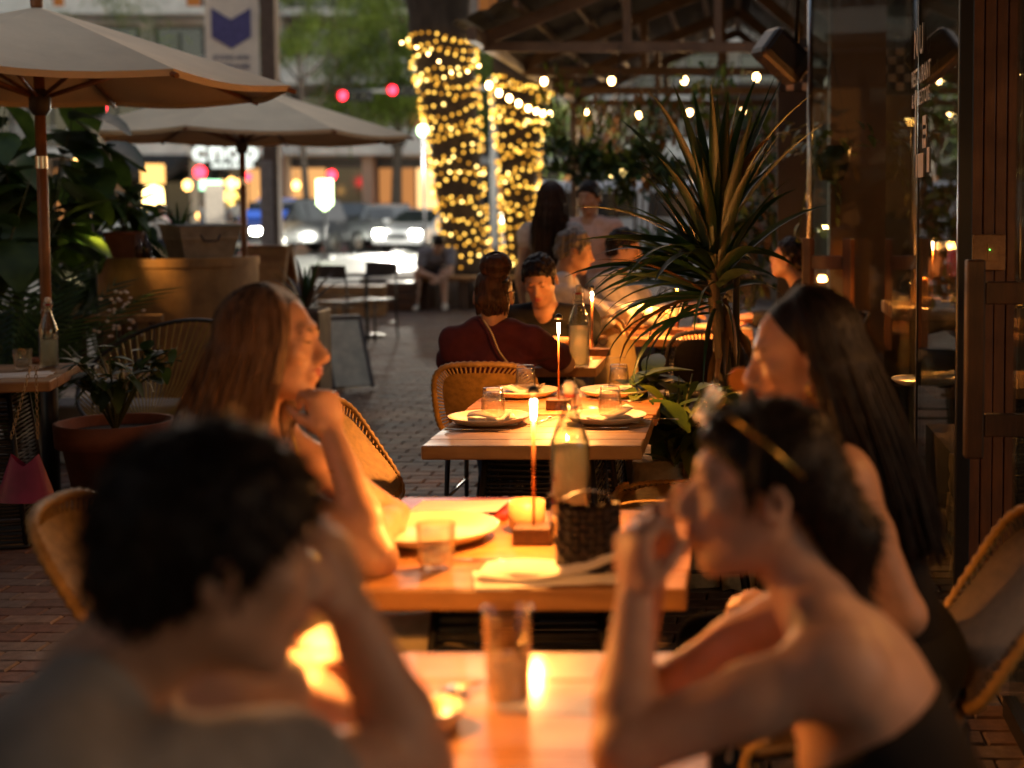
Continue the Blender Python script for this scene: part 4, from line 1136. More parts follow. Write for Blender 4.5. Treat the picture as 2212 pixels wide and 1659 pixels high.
# ================================================================== curved counter with pots
CURV = wood('curved_ply', (.34, .16, .045), (.42, .21, .065), .5, 'Z', .8, bump=.03)
pc = at(390, 560, 10.3)
t = thing('curved_counter', (pc.x, 10.3, 0), 'tall curved plywood counter with pots on top', 'counter')
rc, hc = .56, 1.12
def wallf(a, b): an = R(178) + R(184) * a; return Vector((rc * math.cos(an), rc * math.sin(an) , b * hc))
m = MB(); m.grid(wallf, 48, 2); m.grid(lambda a, b: wallf(1 - a, b) * .97 if False else Vector((wallf(1 - a, b).x * .96, wallf(1 - a, b).y * .96, b * hc)), 48, 2); m.build('shell', CURV, t)
m = MB(); m.grid(lambda a, b: Vector((wallf(a, 0).x * (1.015 - .08 * b), wallf(a, 0).y * (1.015 - .08 * b), hc + .012)), 48, 1)
m.grid(lambda a, b: Vector((wallf(a, 0).x * 1.015, wallf(a, 0).y * 1.015, hc - .05 + .062 * b)), 48, 1); m.build('rim', CURV, t)
m = MB(); m.add([(0, 0, hc - .02)] + [(wallf(k / 24, 0).x * .95, wallf(k / 24, 0).y * .95, hc - .02) for k in range(25)], [(0, k, k + 1) for k in range(1, 25)]); m.build('top', CURV, t)
ZC = hc - .018
def pot_square(x, y, z, w, h, m_, label, rz=0.0, taper=.8):
    t = thing('square_pot', (x, y, z), label, 'pot', None, rz)
    b = w * taper / 2; a = w / 2
    m = MB(); m.add([(-b, -b, 0), (b, -b, 0), (b, b, 0), (-b, b, 0), (-a, -a, h), (a, -a, h), (a, a, h), (-a, a, h)], [(3, 2, 1, 0), (0, 1, 5, 4), (1, 2, 6, 5), (2, 3, 7, 6), (3, 0, 4, 7)])
    m.build('body', m_, t)
    m = MB(); q = [Vector((-a, -a, h)), Vector((a, -a, h)), Vector((a, a, h)), Vector((-a, a, h))]
    m.tube(q, .009, 6, closed=True); m.build('lip', m_, t)
    m = MB(); m.box((0, 0, h - .03), (w * .93, w * .93, .02)); m.build('soil', SOIL, t)
    return t
q = at(267, 556, 9.95); pot_square(q.x, 9.98, ZC, .215, .205, TERRA, 'square terracotta pot at the left end of the curved counter', .1)
GALV = mat('galvanised', (.30, .27, .21), .45, .5, var=.2, scale=14)
q = at(428, 556, 10.15); tb = pot_square(q.x, 10.2, ZC, .44, .255, GALV, 'galvanised tub with handle on the curved counter', R(40), .74)
m = MB(); m.tube([Vector((-.07 + .14 * k / 6, -.205 - .018 * math.sin(k / 6 * math.pi), .19 - .045 * (0 if k in (0, 6) else 1))) for k in range(7)], .006, 6); m.build('handle', DARKST, tb)
m = MB(); m.box((0, 0, .165), (.415, .415, .008)); m.build('rim_band', GALV, tb)
for (u, lab, h_, mm) in ((308, 'brown glass bottle left of the galvanised tub', .17, mat('brown_glass', (.08, .03, .012), .2)), (322, 'dark bottle nearest the galvanised tub', .2, mat('dark_glass', (.03, .015, .012), .2))):
    q = at(u, 556, 9.9); m = MB(); m.lathe([(0, 0), (.033, .002), (.033, h_ * .6), (.014, h_ * .78), (.012, h_), (0, h_)], n=18)
    single('bottle', m, mm, lab, 'bottle', 'bottles on the counter').location = (q.x, 9.86, ZC)

def spiky(loc, n, L, W, label, mats, seed, name='spiky_plant', up=.9, cat='plant', droop=.5, parent=None):
    rg = random.Random(seed)
    t = thing(name, loc, label, cat, None)
    for k in range(n):
        a = k * 2.399 + rg.uniform(-.2, .2); el = rg.uniform(.25, 1.0) * up; l = L * rg.uniform(.7, 1.15)
        m = MB(); S = 8; vs = []; fs = []
        d = Vector((math.cos(a), math.sin(a), 0)); sd = Vector((-math.sin(a), math.cos(a), 0))
        for i in range(S + 1):
            f = i / S; e = math.pi / 2 * (1 - (1 - el) * .8) - droop * f * f * 1.4 * (1.2 - el)
            if i == 0: p = Vector((0, 0, 0)) + d * .012
            else: p = p + (d * math.cos(e) + Vector((0, 0, math.sin(e)))) * (l / S)
            w = W * (.45 + 1.1 * f if f < .35 else .85 * (1 - (f - .35) / .65) ** .75 + .01) / 2
            nz = Vector((0, 0, 1)) * w * .45
            vs += [p - sd * w + nz, p, p + sd * w + nz]
            if i: b = (i - 1) * 3; fs += [(b, b + 1, b + 4, b + 3), (b + 1, b + 2, b + 5, b + 4)]
        m.add(vs, fs, True); m.build('leaf', rg.choice(mats), t)
    return t
q = at(385, 478, 10.2); spiky((q.x, 10.2, ZC + .22), 16, .26, .03, 'small spiky plant growing in the galvanised tub', [G_MID, G_DARK], 3, up=.75)
q = at(268, 490, 9.98)
def leafy(loc, n, size, label, mats, seed, spread=.25, h=.4, name='leafy_plant', stems=6, wide=.55):
    rg = random.Random(seed); t = thing(name, loc, label, 'plant')
    m = MB(); tips = []
    for k in range(stems):
        a = rg.uniform(0, 6.28); e = Vector((math.cos(a) * spread * rg.uniform(.3, 1), math.sin(a) * spread * rg.uniform(.3, 1), h * rg.uniform(.6, 1)))
        mid = Vector((e.x * .35, e.y * .35, e.z * .6)); m.tube([(0, 0, 0), mid, e], [.008, .006, .003], 5); tips.append((mid, e))
    m.build('stems', mat('stem', (.08, .09, .03), .6), t)
    for k in range(n):
        mid, e = rg.choice(tips); p = mid.lerp(e, rg.uniform(0, 1.05)); s = size * rg.uniform(.6, 1.2)
        mm = MB(); vs, fs = leaf_shape(s, s * wide, rg.uniform(.1, .4), rg.uniform(.1, .6), 5)
        M4 = Matrix.Translation(p) @ Matrix.Rotation(rg.uniform(0, 6.28), 4, 'Z') @ Matrix.Rotation(rg.uniform(-.7, .7), 4, 'X')
        mm.add([M4 @ Vector(v) for v in vs], fs, True); mm.build('leaf', rg.choice(mats), t)
    return t
leafy((q.x, 9.98, ZC + .17), 34, .24, 'broad-leaved plant in the square terracotta pot', [G_DARK, G_MID], 5, .14, .36)

# ================================================================== left greenery
q = at(60, 420, 9.2)
leafy((q.x, 9.2, 0), 95, .40, 'tall plant with big glossy leaves behind the first parasol pole', [G_DARK, G_MID], 21, .6, 2.45, 'fiddle_leaf_plant', 11, .8)
q = at(-60, 450, 8.6)
leafy((q.x, 8.6, 0), 80, .38, 'big-leaved plant at the left edge of the frame', [G_DARK, G_MID], 22, .65, 2.1, 'fiddle_leaf_plant', 10, .8)
q = at(150, 520, 10.0)
leafy((q.x, 10.6, 0), 130, .30, 'dark leafy shrub between the parasol pole and the counter', [G_DARK], 23, .6, 1.75, 'leafy_shrub', 12)
def palm_frond_plant(loc, n, L, label, seed):
    rg = random.Random(seed); t = thing('areca_palm', loc, label, 'plant')
    for k in range(n):
        a = rg.uniform(0, 6.28); l = L * rg.uniform(.7, 1.1); lean = rg.uniform(.15, .7)
        m = MB(); pts = []
        for i in range(9):
            f = i / 8; pts.append(Vector((math.cos(a) * lean * l * f ** 1.5, math.sin(a) * lean * l * f ** 1.5, l * (f - .22 * lean * f * f * 1.6))))
        m.tube(pts, [.009 * (1 - .85 * i / 8) for i in range(9)], 5)
        for i in range(2, 9):
            for sub in (0, .33, .66):
                if i == 8 and sub > 0: continue
                p = pts[i] if sub == 0 else pts[i].lerp(pts[min(8, i + 1)], sub)
                tdir = (pts[min(8, i + 1)] - pts[i - 1]).normalized(); side = tdir.cross(Vector((0, 0, 1))).normalized()
                for sg in (-1, 1):
                    e = (side * sg * .8 + tdir * .75 + Vector((0, 0, -.25))).normalized() * .26 * (1.1 - .05 * i)
                    w = tdir * .011
                    m.add([p - w, p + w, p + e * .55 + w * .9, p + e * .55 - w * .9, p + e], [(0, 1, 2, 3), (3, 2, 4)], False)
        m.build('frond', rg.choice([G_DARK, G_MID]), t)
    return t
q = at(30, 640, 7.9); palm_frond_plant((q.x - .1, 8.0, 0), 16, 1.25, 'feathery palm behind the far left table', 31)
q = at(120, 640, 9.3); palm_frond_plant((q.x - .25, 9.4, 0), 13, 1.15, 'feathery palm right of the first parasol pole', 32)
# potted bush by the far left table
q = on(200, 926, .47)
t = thing('terracotta_pot', (q.x, 6.75, 0), 'large round terracotta pot beside the parasol sleeve', 'pot')
m = MB(); m.lathe([(0, .0), (.17, 0), (.235, .36), (.265, .36), (.272, .47), (.25, .47), (.235, .38), (0, .38)], n=40); m.build('body', TERRA, t)
m = MB(); m.lathe([(0, .42), (.24, .42)], n=30); m.build('soil', SOIL, t)
leafy((q.x, 6.75, .42), 95, .12, 'bushy dark green plant in the large round terracotta pot', [G_DARK, G_MID], 41, .36, .42, 'potted_bush', 16)
# pale flower sprig
q = at(205, 640, 7.6); rgf = random.Random(5)
t = thing('flower_sprig', (q.x, 7.8, 0), 'slender sprig of small pale flowers left of the counter', 'plant')
m = MB(); m.tube([(0, 0, 0), (.03, 0, .5), (.02, 0, .98)], [.006, .005, .002], 5); m.build('stem', G_MID, t)
m = MB()
m.sphere((0, 0, 0), (.013, .013, .009), 6, 4); fl_me = m.mesh('flower'); fl_me.materials.append(mat('pale_petals', (.55, .45, .38), .7))
for k in range(34): mesh_obj('flower', fl_me, None, t).location = (.02 + rgf.gauss(0, .05), rgf.gauss(0, .04), .78 + rgf.random() * .26)

# string chair
q = at(325, 790, 7.35)
t = thing('string_chair', (q.x, 7.4, 0), 'round string lounge chair with yellow cords behind the potted bush', 'chair', None, R(-12))
def ring(f): a = f * 2 * math.pi; return Vector((.44 * math.cos(a), .06 + .36 * math.sin(a) * .95, .62 + .25 * math.sin(a)))
hub = lambda f: Vector((.06 * math.cos(f * 2 * math.pi), -.06 + .05 * math.sin(f * 2 * math.pi), .34))
m = MB(); m.tube([ring(k / 40) for k in range(40)], .011, 8, closed=True); m.build('ring', BLACK, t)
m = MB()
for k in range(64):
    A = ring(k / 64); B = hub(k / 64); md = A.lerp(B, .5) + Vector((0, 0, -.06)); m.tube([A, md, B], .0045, 4, caps=False)
m.build('cords', mat('yellow_cord', (.30, .20, .03), .5), t)
m = MB(); m.tube([hub(k / 12) for k in range(12)], .011, 6, closed=True)
for a in (.6, 2.5, 4.7): m.tube([(.05 * math.cos(a), -.06 + .05 * math.sin(a), .34), (.36 * math.cos(a), .36 * math.sin(a), 0)], .011, 6)
m.tube([ring(.02), (.3, -.1, .3), (.0, -.06, .34)], .009, 6); m.tube([ring(.48), (-.3, -.1, .3), (.0, -.06, .34)], .009, 6); m.build('base', BLACK, t)
# low slatted bench seen behind it
q = at(120, 720, 9.3)
t = thing('slatted_bench', (q.x, 9.3, 0), 'low wooden slatted bench behind the string chair', 'bench', None, .1)
for k in range(11):
    m = MB(); m.box((-.55 + k * .11, .2, .55), (.03, .03, .36)); m.build('slat', DARKWOOD, t)
for zz, nm in ((.74, 'top_rail'), (.38, 'low_rail')):
    m = MB(); m.box((0, .2, zz), (1.25, .05, .05), bev=.006); m.build(nm, TABLEWOOD_Y, t)
for k in range(3):
    m = MB(); m.box((0, -.05 - k * .13 + .1, .40), (1.2, .115, .03), bev=.005); m.build('plank', TABLEWOOD_Y, t)
for sx in (-1, 1):
    m = MB(); m.box((sx * .58, 0, .2), (.06, .45, .38), bev=.006); m.build('leg', DARKWOOD, t)
# garden spotlights
for (u, v, d, r, lab) in ((205, 512, 9.6, .045, 'bright garden spotlight left of the terracotta pot'), (84, 522, 9.4, .02, 'tiny garden spotlight behind the parasol pole')):
    p = at(u, v, d); s = thing('garden_spotlight', (p.x, p.y, p.z), lab, 'spotlight', 'garden spotlights')
    m = MB(); m.tube([(-r * .8, -.02, -r * .3), (r * .9, .03, r * .55)], [r, r * .5], 12); m.build('housing', BLACK, s)
    m = MB(); m.sphere((-r * .7, -.03, -r * .25), (r * .9, r * .9, r * .55), 10, 8); m.build('lens', emis('spot_lens', (1, .82, .45), 26.0, False), s)
    m = MB(); m.tube([(0, 0, 0), (0, .02, -p.z)], .008, 6); m.build('stake', BLACK, s)
    if r > .03:
        l = bpy.data.lights.new('spot_light', 'SPOT'); l.energy = 30; l.color = (1, .58, .18); l.spot_size = R(85); l.spot_blend = .8; l.shadow_soft_size = .04
        lo = bpy.data.objects.new('spot_light', l); link(lo, s); lo.location = (.0, -.10, -.02); lo.rotation_euler = Vector((.9, -.02, -.28)).to_track_quat('-Z', 'Y').to_euler()
# concrete ledge / low planter behind the pot
q = at(330, 905, 8.2); m = MB(); m.box((q.x, 8.35, .17), (1.6, .35, .34), bev=.02)
single('low_ledge', m, GREY_CONC, 'low pale ledge below the string chair', 'ledge')

# dark purple spiky plant in front of the bistro set
q = at(655, 640, 9.5)
t = thing('tall_planter', (q.x - .06, 9.55, 0), 'tall brown planter right of the curved counter', 'planter')
m = MB(); m.box((0, 0, .4), (.38, .3, .8), bev=.015); m.build('body', DARKWOOD, t); m = MB(); m.box((0, 0, .805), (.33, .25, .01)); m.build('soil', SOIL, t)
CORDY = leafmat('cordyline', (.035, .018, .016), (.08, .05, .03))
spiky((q.x, 9.55, .80), 20, .36, .045, 'dark purple spiky plant in the tall brown planter', [CORDY, G_DARK], 8, 'cordyline', .85)
# A-boards
def aboard(u, vb, d, w, h, face, framem, label, rz):
    p = on(u, vb, 0); t = thing('sandwich_board', (p.x, p.y, 0), label, 'sign', None, rz)
    for s in (-1, 1):
        m = MB(); 
        m.box((0, s * .17, h / 2), (w, .025, h), rx=s * math.atan2(.3, h) , bev=.004); m.build('panel', face if s < 0 else framem, t)
        m = MB()
        for sx in (-1, 1): m.box((sx * (w / 2 + .012), s * .17, h / 2), (.03, .04, h + .02), rx=s * math.atan2(.3, h), bev=.004)
        m.box((0, s * .025, h - .005), (w + .05, .04, .03), bev=.004); m.build('frame', framem, t)
    return t
aboard(735, 835, 11.6, .30, .58, mat('board_cream', (.60, .55, .42), .7), mat('board_frame', (.10, .08, .07), .6), 'folding sandwich board behind the long-haired woman\'s face', R(35))
aboard(584, 790, 13, .42, 1.12, TABLEWOOD, TABLEWOOD, 'wooden sandwich board right of the curved counter', R(-15))
# bistro chairs at the kerb
def bistro(u, vb, face, label):
    p = on(u, vb, 0); t = thing('bistro_chair', (p.x, p.y, 0), label, 'chair', 'thin metal bistro chairs', -R(face))
    m = MB()
    for sx in (-1, 1):
        m.tube([(sx * .2, .2, 0), (sx * .2, .2, .45)], .011, 6); m.tube([(sx * .2, -.24, 0), (sx * .2, -.2, .45), (sx * .2, -.25, .86)], .011, 6); m.tube([(sx * .2, .2, .45), (sx * .2, -.2, .45)], .011, 6)
        m.tube([(sx * .2, .2, .2), (sx * .2, -.22, .2)], .008, 6)
    m.build('frame', BLACK, t)
    for k in range(5):
        m = MB(); m.box((0, -.16 + k * .085, .457), (.40, .07, .014), bev=.003); m.build('slat', DARKWOOD, t)
    m = MB(); m.box((0, -.245, .79), (.42, .018, .14), rx=.12, bev=.004); m.build('back_slat', mat('dark_slat', (.045, .035, .03), .6), t)
    return t
bistro(738, 742, 15, 'metal bistro chair with a dark slat back, in front of the bright road')
bistro(800, 735, 200, 'metal bistro chair facing the other one, nearer the seated man')
p = on(775, 728, 0)
t = thing('bistro_table', (p.x + .1, p.y, 0), 'small metal bistro table between the two thin chairs', 'table')
m = MB(); m.lathe([(0, .70), (.3, .70), (.3, .725), (0, .725)], n=24); m.build('top', DARKST, t)
m = MB(); m.tube([(0, 0, .02), (0, 0, .7)], .02, 8); m.lathe([(.2, 0), (.2, .02), (.03, .04)], n=18); m.build('stand', BLACK, t)

# ================================================================== pergola with festoon bulbs
STEEL = mat('pergola_steel', (.14, .085, .055), .5, .2, var=.25, scale=5)
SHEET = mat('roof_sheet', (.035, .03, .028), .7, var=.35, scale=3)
ZE = 2.95
xl = at(1052, 180, 14.0).x
y0, y1 = 12.6, 20.5
x_at = lambda y: -3.0
XL = at(1045, 125, 13.2).x; XR = at(1720, 125, 13.2).x + .6
t = thing('pergola', ((XL + XR) / 2, 16, 0), 'brown steel pergola roof with rafters over the back tables', 'pergola')
ox = (XL + XR) / 2
def pb_(m, A, B, w, h=None):
    A = Vector(A) - Vector((ox, 16, 0)); B = Vector(B) - Vector((ox, 16, 0)); d = B - A; h = h or w
    mid = (A + B) / 2; L = d.length
    rz = math.atan2(d.y, d.x); ry = -math.atan2(d.z, math.hypot(d.x, d.y))
    m.box(mid, (L, w, h), rz=rz, ry=ry); return m
XRG = (XL + XR) / 2 + .6
for y in (13.2, 15.6, 18.2, 20.4):
    pb_(MB(), (XL, y, ZE), (XR, y, ZE), .06, .09).build('crossbeam', STEEL, t)
    pb_(MB(), (XL, y, ZE + .07), (XRG, y, ZE + 1.0), .06, .12).build('rafter', STEEL, t)
    pb_(MB(), (XRG, y, ZE + 1.0), (XR, y, ZE + .07), .06, .12).build('rafter', STEEL, t)
    for k in (.38, .62, .86):
        x = XL + (XR - XL) * k; zt = ZE + .07 + .93 * (1 - abs(x - XRG) / (XRG - XL if x < XRG else XR - XRG))
        pb_(MB(), (x, y, ZE), (x, y, zt), .07).build('strut', STEEL, t)
for x, z in ((XL, ZE), (XR, ZE), (XRG, ZE + 1.0)):
    pb_(MB(), (x, 12.6, z + .05), (x, 21, z + .05), .08, .12).build('eave_beam', STEEL, t)
for k in range(1, 6):
    f = k / 6
    pb_(MB(), (XL + (XRG - XL) * f, 12.6, ZE + .07 + .93 * f + .09), (XL + (XRG - XL) * f, 21, ZE + .07 + .93 * f + .09), .05, .06).build('purlin', STEEL, t)
for (x, y) in ((XL, 20.4), (XR, 13.2), (XR, 20.4)):
    pb_(MB(), (x, y, 0), (x, y, ZE), .1).build('post', STEEL, t)
m = MB(); e = Vector((ox, 16, 0))
for (xa_, za_, xb_, zb_) in ((XL - .15, ZE + .13, XRG, ZE + 1.2), (XRG, ZE + 1.2, XR + .15, ZE + .13)):
    m.grid(lambda a, b: Vector((xa_ + (xb_ - xa_) * a, 12.5 + 8.8 * b, za_ + (zb_ - za_) * a + .015 * math.sin(a * 90))) - e, 40, 1)
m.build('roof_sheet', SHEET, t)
# festoon bulbs
BULB = emis('festoon_glow', (1, .56, .2), 20.0)
fb = MB(); fb.sphere((0, 0, -.050), (.029, .029, .038), 12, 9); fb_me = fb.mesh('bulb'); fb_me.materials.append(BULB)
fs_ = MB(); fs_.tube([(0, 0, 0), (0, 0, -.02)], .016, 8); fs_me = fs_.mesh('socket'); fs_me.materials.append(BLACK)
def festoon(pts, label, bs=1.0):
    A = pts[0]; s = thing('festoon_lights', tuple(A), label, 'string lights', 'festoon bulb strings')
    cab = []
    for i, p in enumerate(pts):
        q = p - A
        o = mesh_obj('bulb', fb_me, None, s); o.location = q; o.scale = (bs, bs, bs)
        o = mesh_obj('socket', fs_me, None, s); o.location = q
        cab.append(q + Vector((0, 0, .01)))
        if i < len(pts) - 1: cab.append(q.lerp(pts[i + 1] - A, .5) + Vector((0, 0, -.04)))
    m = MB(); m.tube(cab, .005, 5); m.build('cable', BLACK, s)
    return s
festoon([at(u, v - 8, 13.4 + i * .1) for i, (u, v) in enumerate(((1175, 172), (1321, 171), (1478, 170), (1634, 163)))], 'front row of four warm bulbs across the pergola')
festoon([at(u, v - 6, 17.6) for (u, v) in ((1268, 240), (1380, 246), (1490, 240), (1604, 237))], 'back row of warm bulbs across the pergola')
festoon([at(u, v - 7, d) for (u, v, d) in ((1056, 180, 14.0), (1078, 197, 14.8), (1100, 209, 15.6), (1120, 221, 16.4), (1141, 232, 17.3), (1158, 238, 18.0), (1172, 243, 18.7), (1187, 245, 19.4))], 'string of warm bulbs along the pergola\'s left eave')
festoon([at(u, v, d) for (u, v, d) in ((868, 88, 20.6), (900, 98, 20.6), (925, 112, 20.5), (948, 128, 20.4), (975, 152, 20.3), (1010, 150, 20.2), (1035, 138, 20.2))], 'loose string of warm bulbs drooping before the thicker lit trunk', .5)
fl = bpy.data.lights.new('festoon_fill', 'POINT')
bpy.data.lights.remove(fl)
# hanging vines and shrubs under the pergola
rgv = random.Random(77)
def vine(u, v0_, v1_, d, n, label, mats, w=.16, leaf=.10, name='hanging_vine'):
    A = at(u, v0_, d); B = at(u, v1_, d); t = thing(name, (A.x, A.y, B.z), label, 'plant', 'vines and shrubs under the pergola'); h = A.z - B.z
    m = MB(); 
    for k in range(4): m.tube([(rgv.uniform(-w, w), rgv.uniform(-.1, .1), h), (rgv.uniform(-w, w), 0, h * .5), (rgv.uniform(-w, w), 0, 0)], .005, 4)
    m.build('stems', mat('vine_stem', (.09, .055, .03), .8), t)
    m = MB()
    for k in range(n):
        p = Vector((rgv.gauss(0, w), rgv.gauss(0, w * .8), rgv.random() * h)); s = leaf * rgv.uniform(.6, 1.3)
        vs, fs = leaf_shape(s, s * .6, .25, .3, 3); M4 = Matrix.Translation(p) @ rand_rot(rgv, -.6); m.add([M4 @ Vector(v) for v in vs], fs, True, rgv.randrange(len(mats)))
    m.build('leaves', list(mats), t)
    return t
vine(1200, 130, 300, 14.0, 60, 'thin vine hanging from the pergola\'s left corner', (G_LIME, G_MID, G_DRY), .12)
vine(1310, 215, 330, 13.6, 120, 'vine hanging under the pergola left of the spiky plant', (G_MID, G_DRY, G_LIME), .22)
vine(1420, 190, 420, 12.5, 200, 'brown dry vine column above the spiky plant', (G_DRY, G_DRY, G_MID), .16)
vine(1540, 130, 260, 13.0, 80, 'yellow-green vine hanging beside the third bulb', (G_LIME, G_MID), .15)
vine(1640, 230, 560, 10.4, 420, 'dense dark vine beside the black column', (G_DARK, G_DRY, G_MID), .17)
vine(1590, 380, 640, 9.8, 240, 'dark vine behind the pedestal fan', (G_DARK, G_DRY, G_LIME), .2)
def shrub(u, v0_, v1_, d, w, n, label, mats, leaf=.12):
    A = at(u, v0_, d); t = thing('leafy_shrub', (A.x, A.y, 0), label, 'plant', 'vines and shrubs under the pergola')
    m = MB(); zb_ = at(u, v1_, d).z
    for k in range(7): m.tube([(0, 0, 0), (rgv.uniform(-w, w) * .5, 0, zb_), (rgv.uniform(-w, w), rgv.uniform(-.2, .2), A.z)], [.012, .008, .003], 5)
    m.build('stems', mat('vine_stem', (.09, .055, .03), .8), t)
    m = MB(); leaf_cloud(m, n, (0, 0, (A.z + zb_) / 2), (w, .35, (A.z - zb_) / 2), leaf, leaf * .55, rgv, .1, 3, len(mats), clumps=14); m.build('leaves', list(mats), t)
    return t
shrub(1250, 285, 400, 12.8, .42, 300, 'loose green shrub against the pale patch under the pergola', (G_MID, G_DARK))
shrub(1370, 300, 420, 12.4, .45, 300, 'green shrub around the glowing lampshade', (G_MID, G_DARK, G_LIME))
shrub(1470, 480, 640, 10.8, .4, 260, 'green shrub behind the white-shirted men', (G_MID, G_DARK))
# glowing basket lampshade
p = at(1340, 366, 13.0); t = thing('basket_lamp', tuple(p), 'glowing yellow lampshade among the leaves behind the standing woman', 'lamp')
m = MB(); m.lathe([(.03, .09), (.10, .05), (.13, -.05), (.125, -.07)], n=20); m.build('shade', emis('shade_glow', (1, .68, .22), 5.0), t)
m = MB(); m.tube([(0, 0, .09), (0, 0, ZE - p.z)], .005, 5); m.build('cord', BLACK, t)
# pale parked van behind the shrubs, pale patch of the photograph
p = on(1330, 530, -.15); 
t = thing('white_van', (at(1330, 400, 34).x, 34, -.146), 'white van parked at the kerb behind the pergola shrubs', 'van')
m = MB(); m.box((0, 0, 1.25), (4.6, 1.9, 1.9), bev=.2); m.build('body', PAINT_W, t)
for sx in (-1, 1):
    for sy in (-1, 1):
        m = MB(); m.tube([(sx * 1.5, sy * .97, .34), (sx * 1.5, sy * .75, .34)], .34, 18); m.build('wheel', mat('tyre', (.015, .015, .015), .8), t)
for k in range(3):
    m = MB(); m.box((-1.4 + k * 1.4, -.955, 1.65), (1.1, .03, .6), bev=.01); m.build('side_window', WINDOWDARK, t)
# big plain wall closing the pergola's back right
m = MB(); m.box((at(1640, 300, 22).x + 1.0, 22.5, 1.7), (3.4, .25, 3.4)); single('back_wall', m, mat('dim_wall', (.16, .12, .09), .9), 'dim brown wall closing the back of the pergola', 'wall')

# ================================================================== spiky palm in the stone planter
STONE = mat('coral_stone', (.36, .29, .20), .9, var=.35, scale=14, bump=.8, bscale=35)
sx0, sx1 = -.20, .34
t = thing('stone_planter', (.05, 6.0, 0), 'rough coral-stone planter under the spiky plant', 'planter')
rgs = random.Random(9)
for row in range(3):
    xk = -.47
    while xk < .34:
        w_ = rgs.uniform(.14, .26); 
        bm = bmesh.new(); bmesh.ops.create_cube(bm, size=1); bmesh.ops.subdivide_edges(bm, edges=bm.edges[:], cuts=3, use_grid_fill=True)
        for v in bm.verts:
            n_ = noise.noise_vector(v.co * 2.3 + Vector((row * 3.1, xk * 9, 2))) * .1
            v.co = Vector(((v.co.x + n_.x) * (w_ - .012), (v.co.y + n_.y) * .26, (v.co.z + n_.z) * .165))
        me = bpy.data.meshes.new('stone'); bm.to_mesh(me); bm.free(); me.polygons.foreach_set('use_smooth', [True] * len(me.polygons))
        o = mesh_obj('stone', me, STONE, t); o.location = (xk + w_ / 2, -.42 + rgs.uniform(-.02, .02), .085 + row * .165); xk += w_
for k in range(4):                       # left return wall
    for row in range(3):
        bm = bmesh.new(); bmesh.ops.create_cube(bm, size=1); bmesh.ops.subdivide_edges(bm, edges=bm.edges[:], cuts=3, use_grid_fill=True)
        for v in bm.verts:
            n_ = noise.noise_vector(v.co * 2.3 + Vector((row * 1.7, k * 5, 7))) * .1
            v.co = Vector(((v.co.x + n_.x) * .24, (v.co.y + n_.y) * .25, (v.co.z + n_.z) * .165))
        me = bpy.data.meshes.new('stone'); bm.to_mesh(me); bm.free(); me.polygons.foreach_set('use_smooth', [True] * len(me.polygons))
        o = mesh_obj('stone', me, STONE, t); o.location = (-.40, -.2 + k * .25, .085 + row * .165)
m = MB(); m.box((.05, .25, .22), (.75, 1.2, .44)); m.build('soil', SOIL, t)

pt_ = at(1565, 868, 5.75); top = at(1545, 560, 5.7)
YUC = [leafmat('yucca_%d' % i, a, b, .4, .12, 14) for i, (a, b) in enumerate((((.009, .034, .011), (.020, .060, .020)), ((.026, .052, .032), (.045, .085, .052)), ((.055, .030, .010), (.10, .055, .016)), ((.007, .026, .009), (.013, .044, .016))))]
t = thing('spiky_palm', (pt_.x, pt_.y, .44), 'tall spiky palm-like plant with sword leaves in the stone planter', 'plant')
base = Vector((pt_.x, pt_.y, .44)); tl = top - base
m = MB(); pts = [Vector((tl.x * f + .02 * math.sin(f * 5), tl.y * f, (tl.z + .05) * f)) for f in [k / 10 for k in range(11)]]
m.tube(pts, [.034 - .010 * k / 10 + (.003 if k % 2 else 0) for k in range(11)], 10); m.build('trunk', mat('yucca_stem', (.075, .055, .025), .7, var=.35, scale=18, bump=.4, bscale=50, stretch=(1, 1, .4)), t)
m = MB(); m.tube([(.01, .02, .05), (.045, .03, .45), (.05, .02, .85)], [.022, .018, .012], 8); m.build('side_stem', mat('yucca_stem', (.12, .085, .035), .7), t)
rgp = random.Random(17)
def sword(a, el, L, W, origin, curve, m_, name='leaf'):
    d = Vector((math.cos(a), math.sin(a) * .8, 0)); mm = MB(); S = 10; vs = []; fs = []; p = Vector(origin)
    sd = Vector((-math.sin(a), math.cos(a), 0)); tw = rgp.uniform(-.8, .8)
    for i in range(S + 1):
        f = i / S; e = el - curve * f * f
        dr = (d * math.cos(e) + Vector((0, 0, math.sin(e))))
        if i: p = p + dr * (L / S)
        up = sd.cross(dr).normalized(); s2 = (sd * math.cos(tw) + up * math.sin(tw)); n2 = dr.cross(s2)
        w = W * (.5 + 1.3 * f if f < .4 else 1.02 * (1 - ((f - .4) / .6) ** 1.5) + .015) / 2
        vs += [p - s2 * w + n2 * w * .35, p, p + s2 * w + n2 * w * .35]
        if i: b = (i - 1) * 3; fs += [(b, b + 1, b + 4, b + 3), (b + 1, b + 2, b + 5, b + 4)]
    mm.add(vs, fs, True); mm.build(name, m_, t)
hd = tl
for k in range(44):       # upward fan
    f = k / 44; a = k * 2.399; el = rgp.uniform(.85, 1.5); o_ = hd + Vector((0, 0, rgp.uniform(-.14, .12)))
    sword(a, el, rgp.uniform(.42, .74), rgp.uniform(.038, .064), o_, rgp.uniform(.05, .7), YUC[rgp.choices(range(4), (4, 2, 1, 4))[0]])
for k in range(46):       # spreading
    a = math.pi + rgp.gauss(0, .8) if k % 4 else rgp.uniform(0, 6.28)
    el = rgp.uniform(-.05, .7); sword(a, el, rgp.uniform(.34, .66) * (1 if math.cos(a) < .2 else .7), rgp.uniform(.03, .055), hd + Vector((0, 0, rgp.uniform(-.16, .04))), rgp.uniform(.3, 1.1), YUC[rgp.choices(range(4), (3, 3, 1.2, 3))[0]])
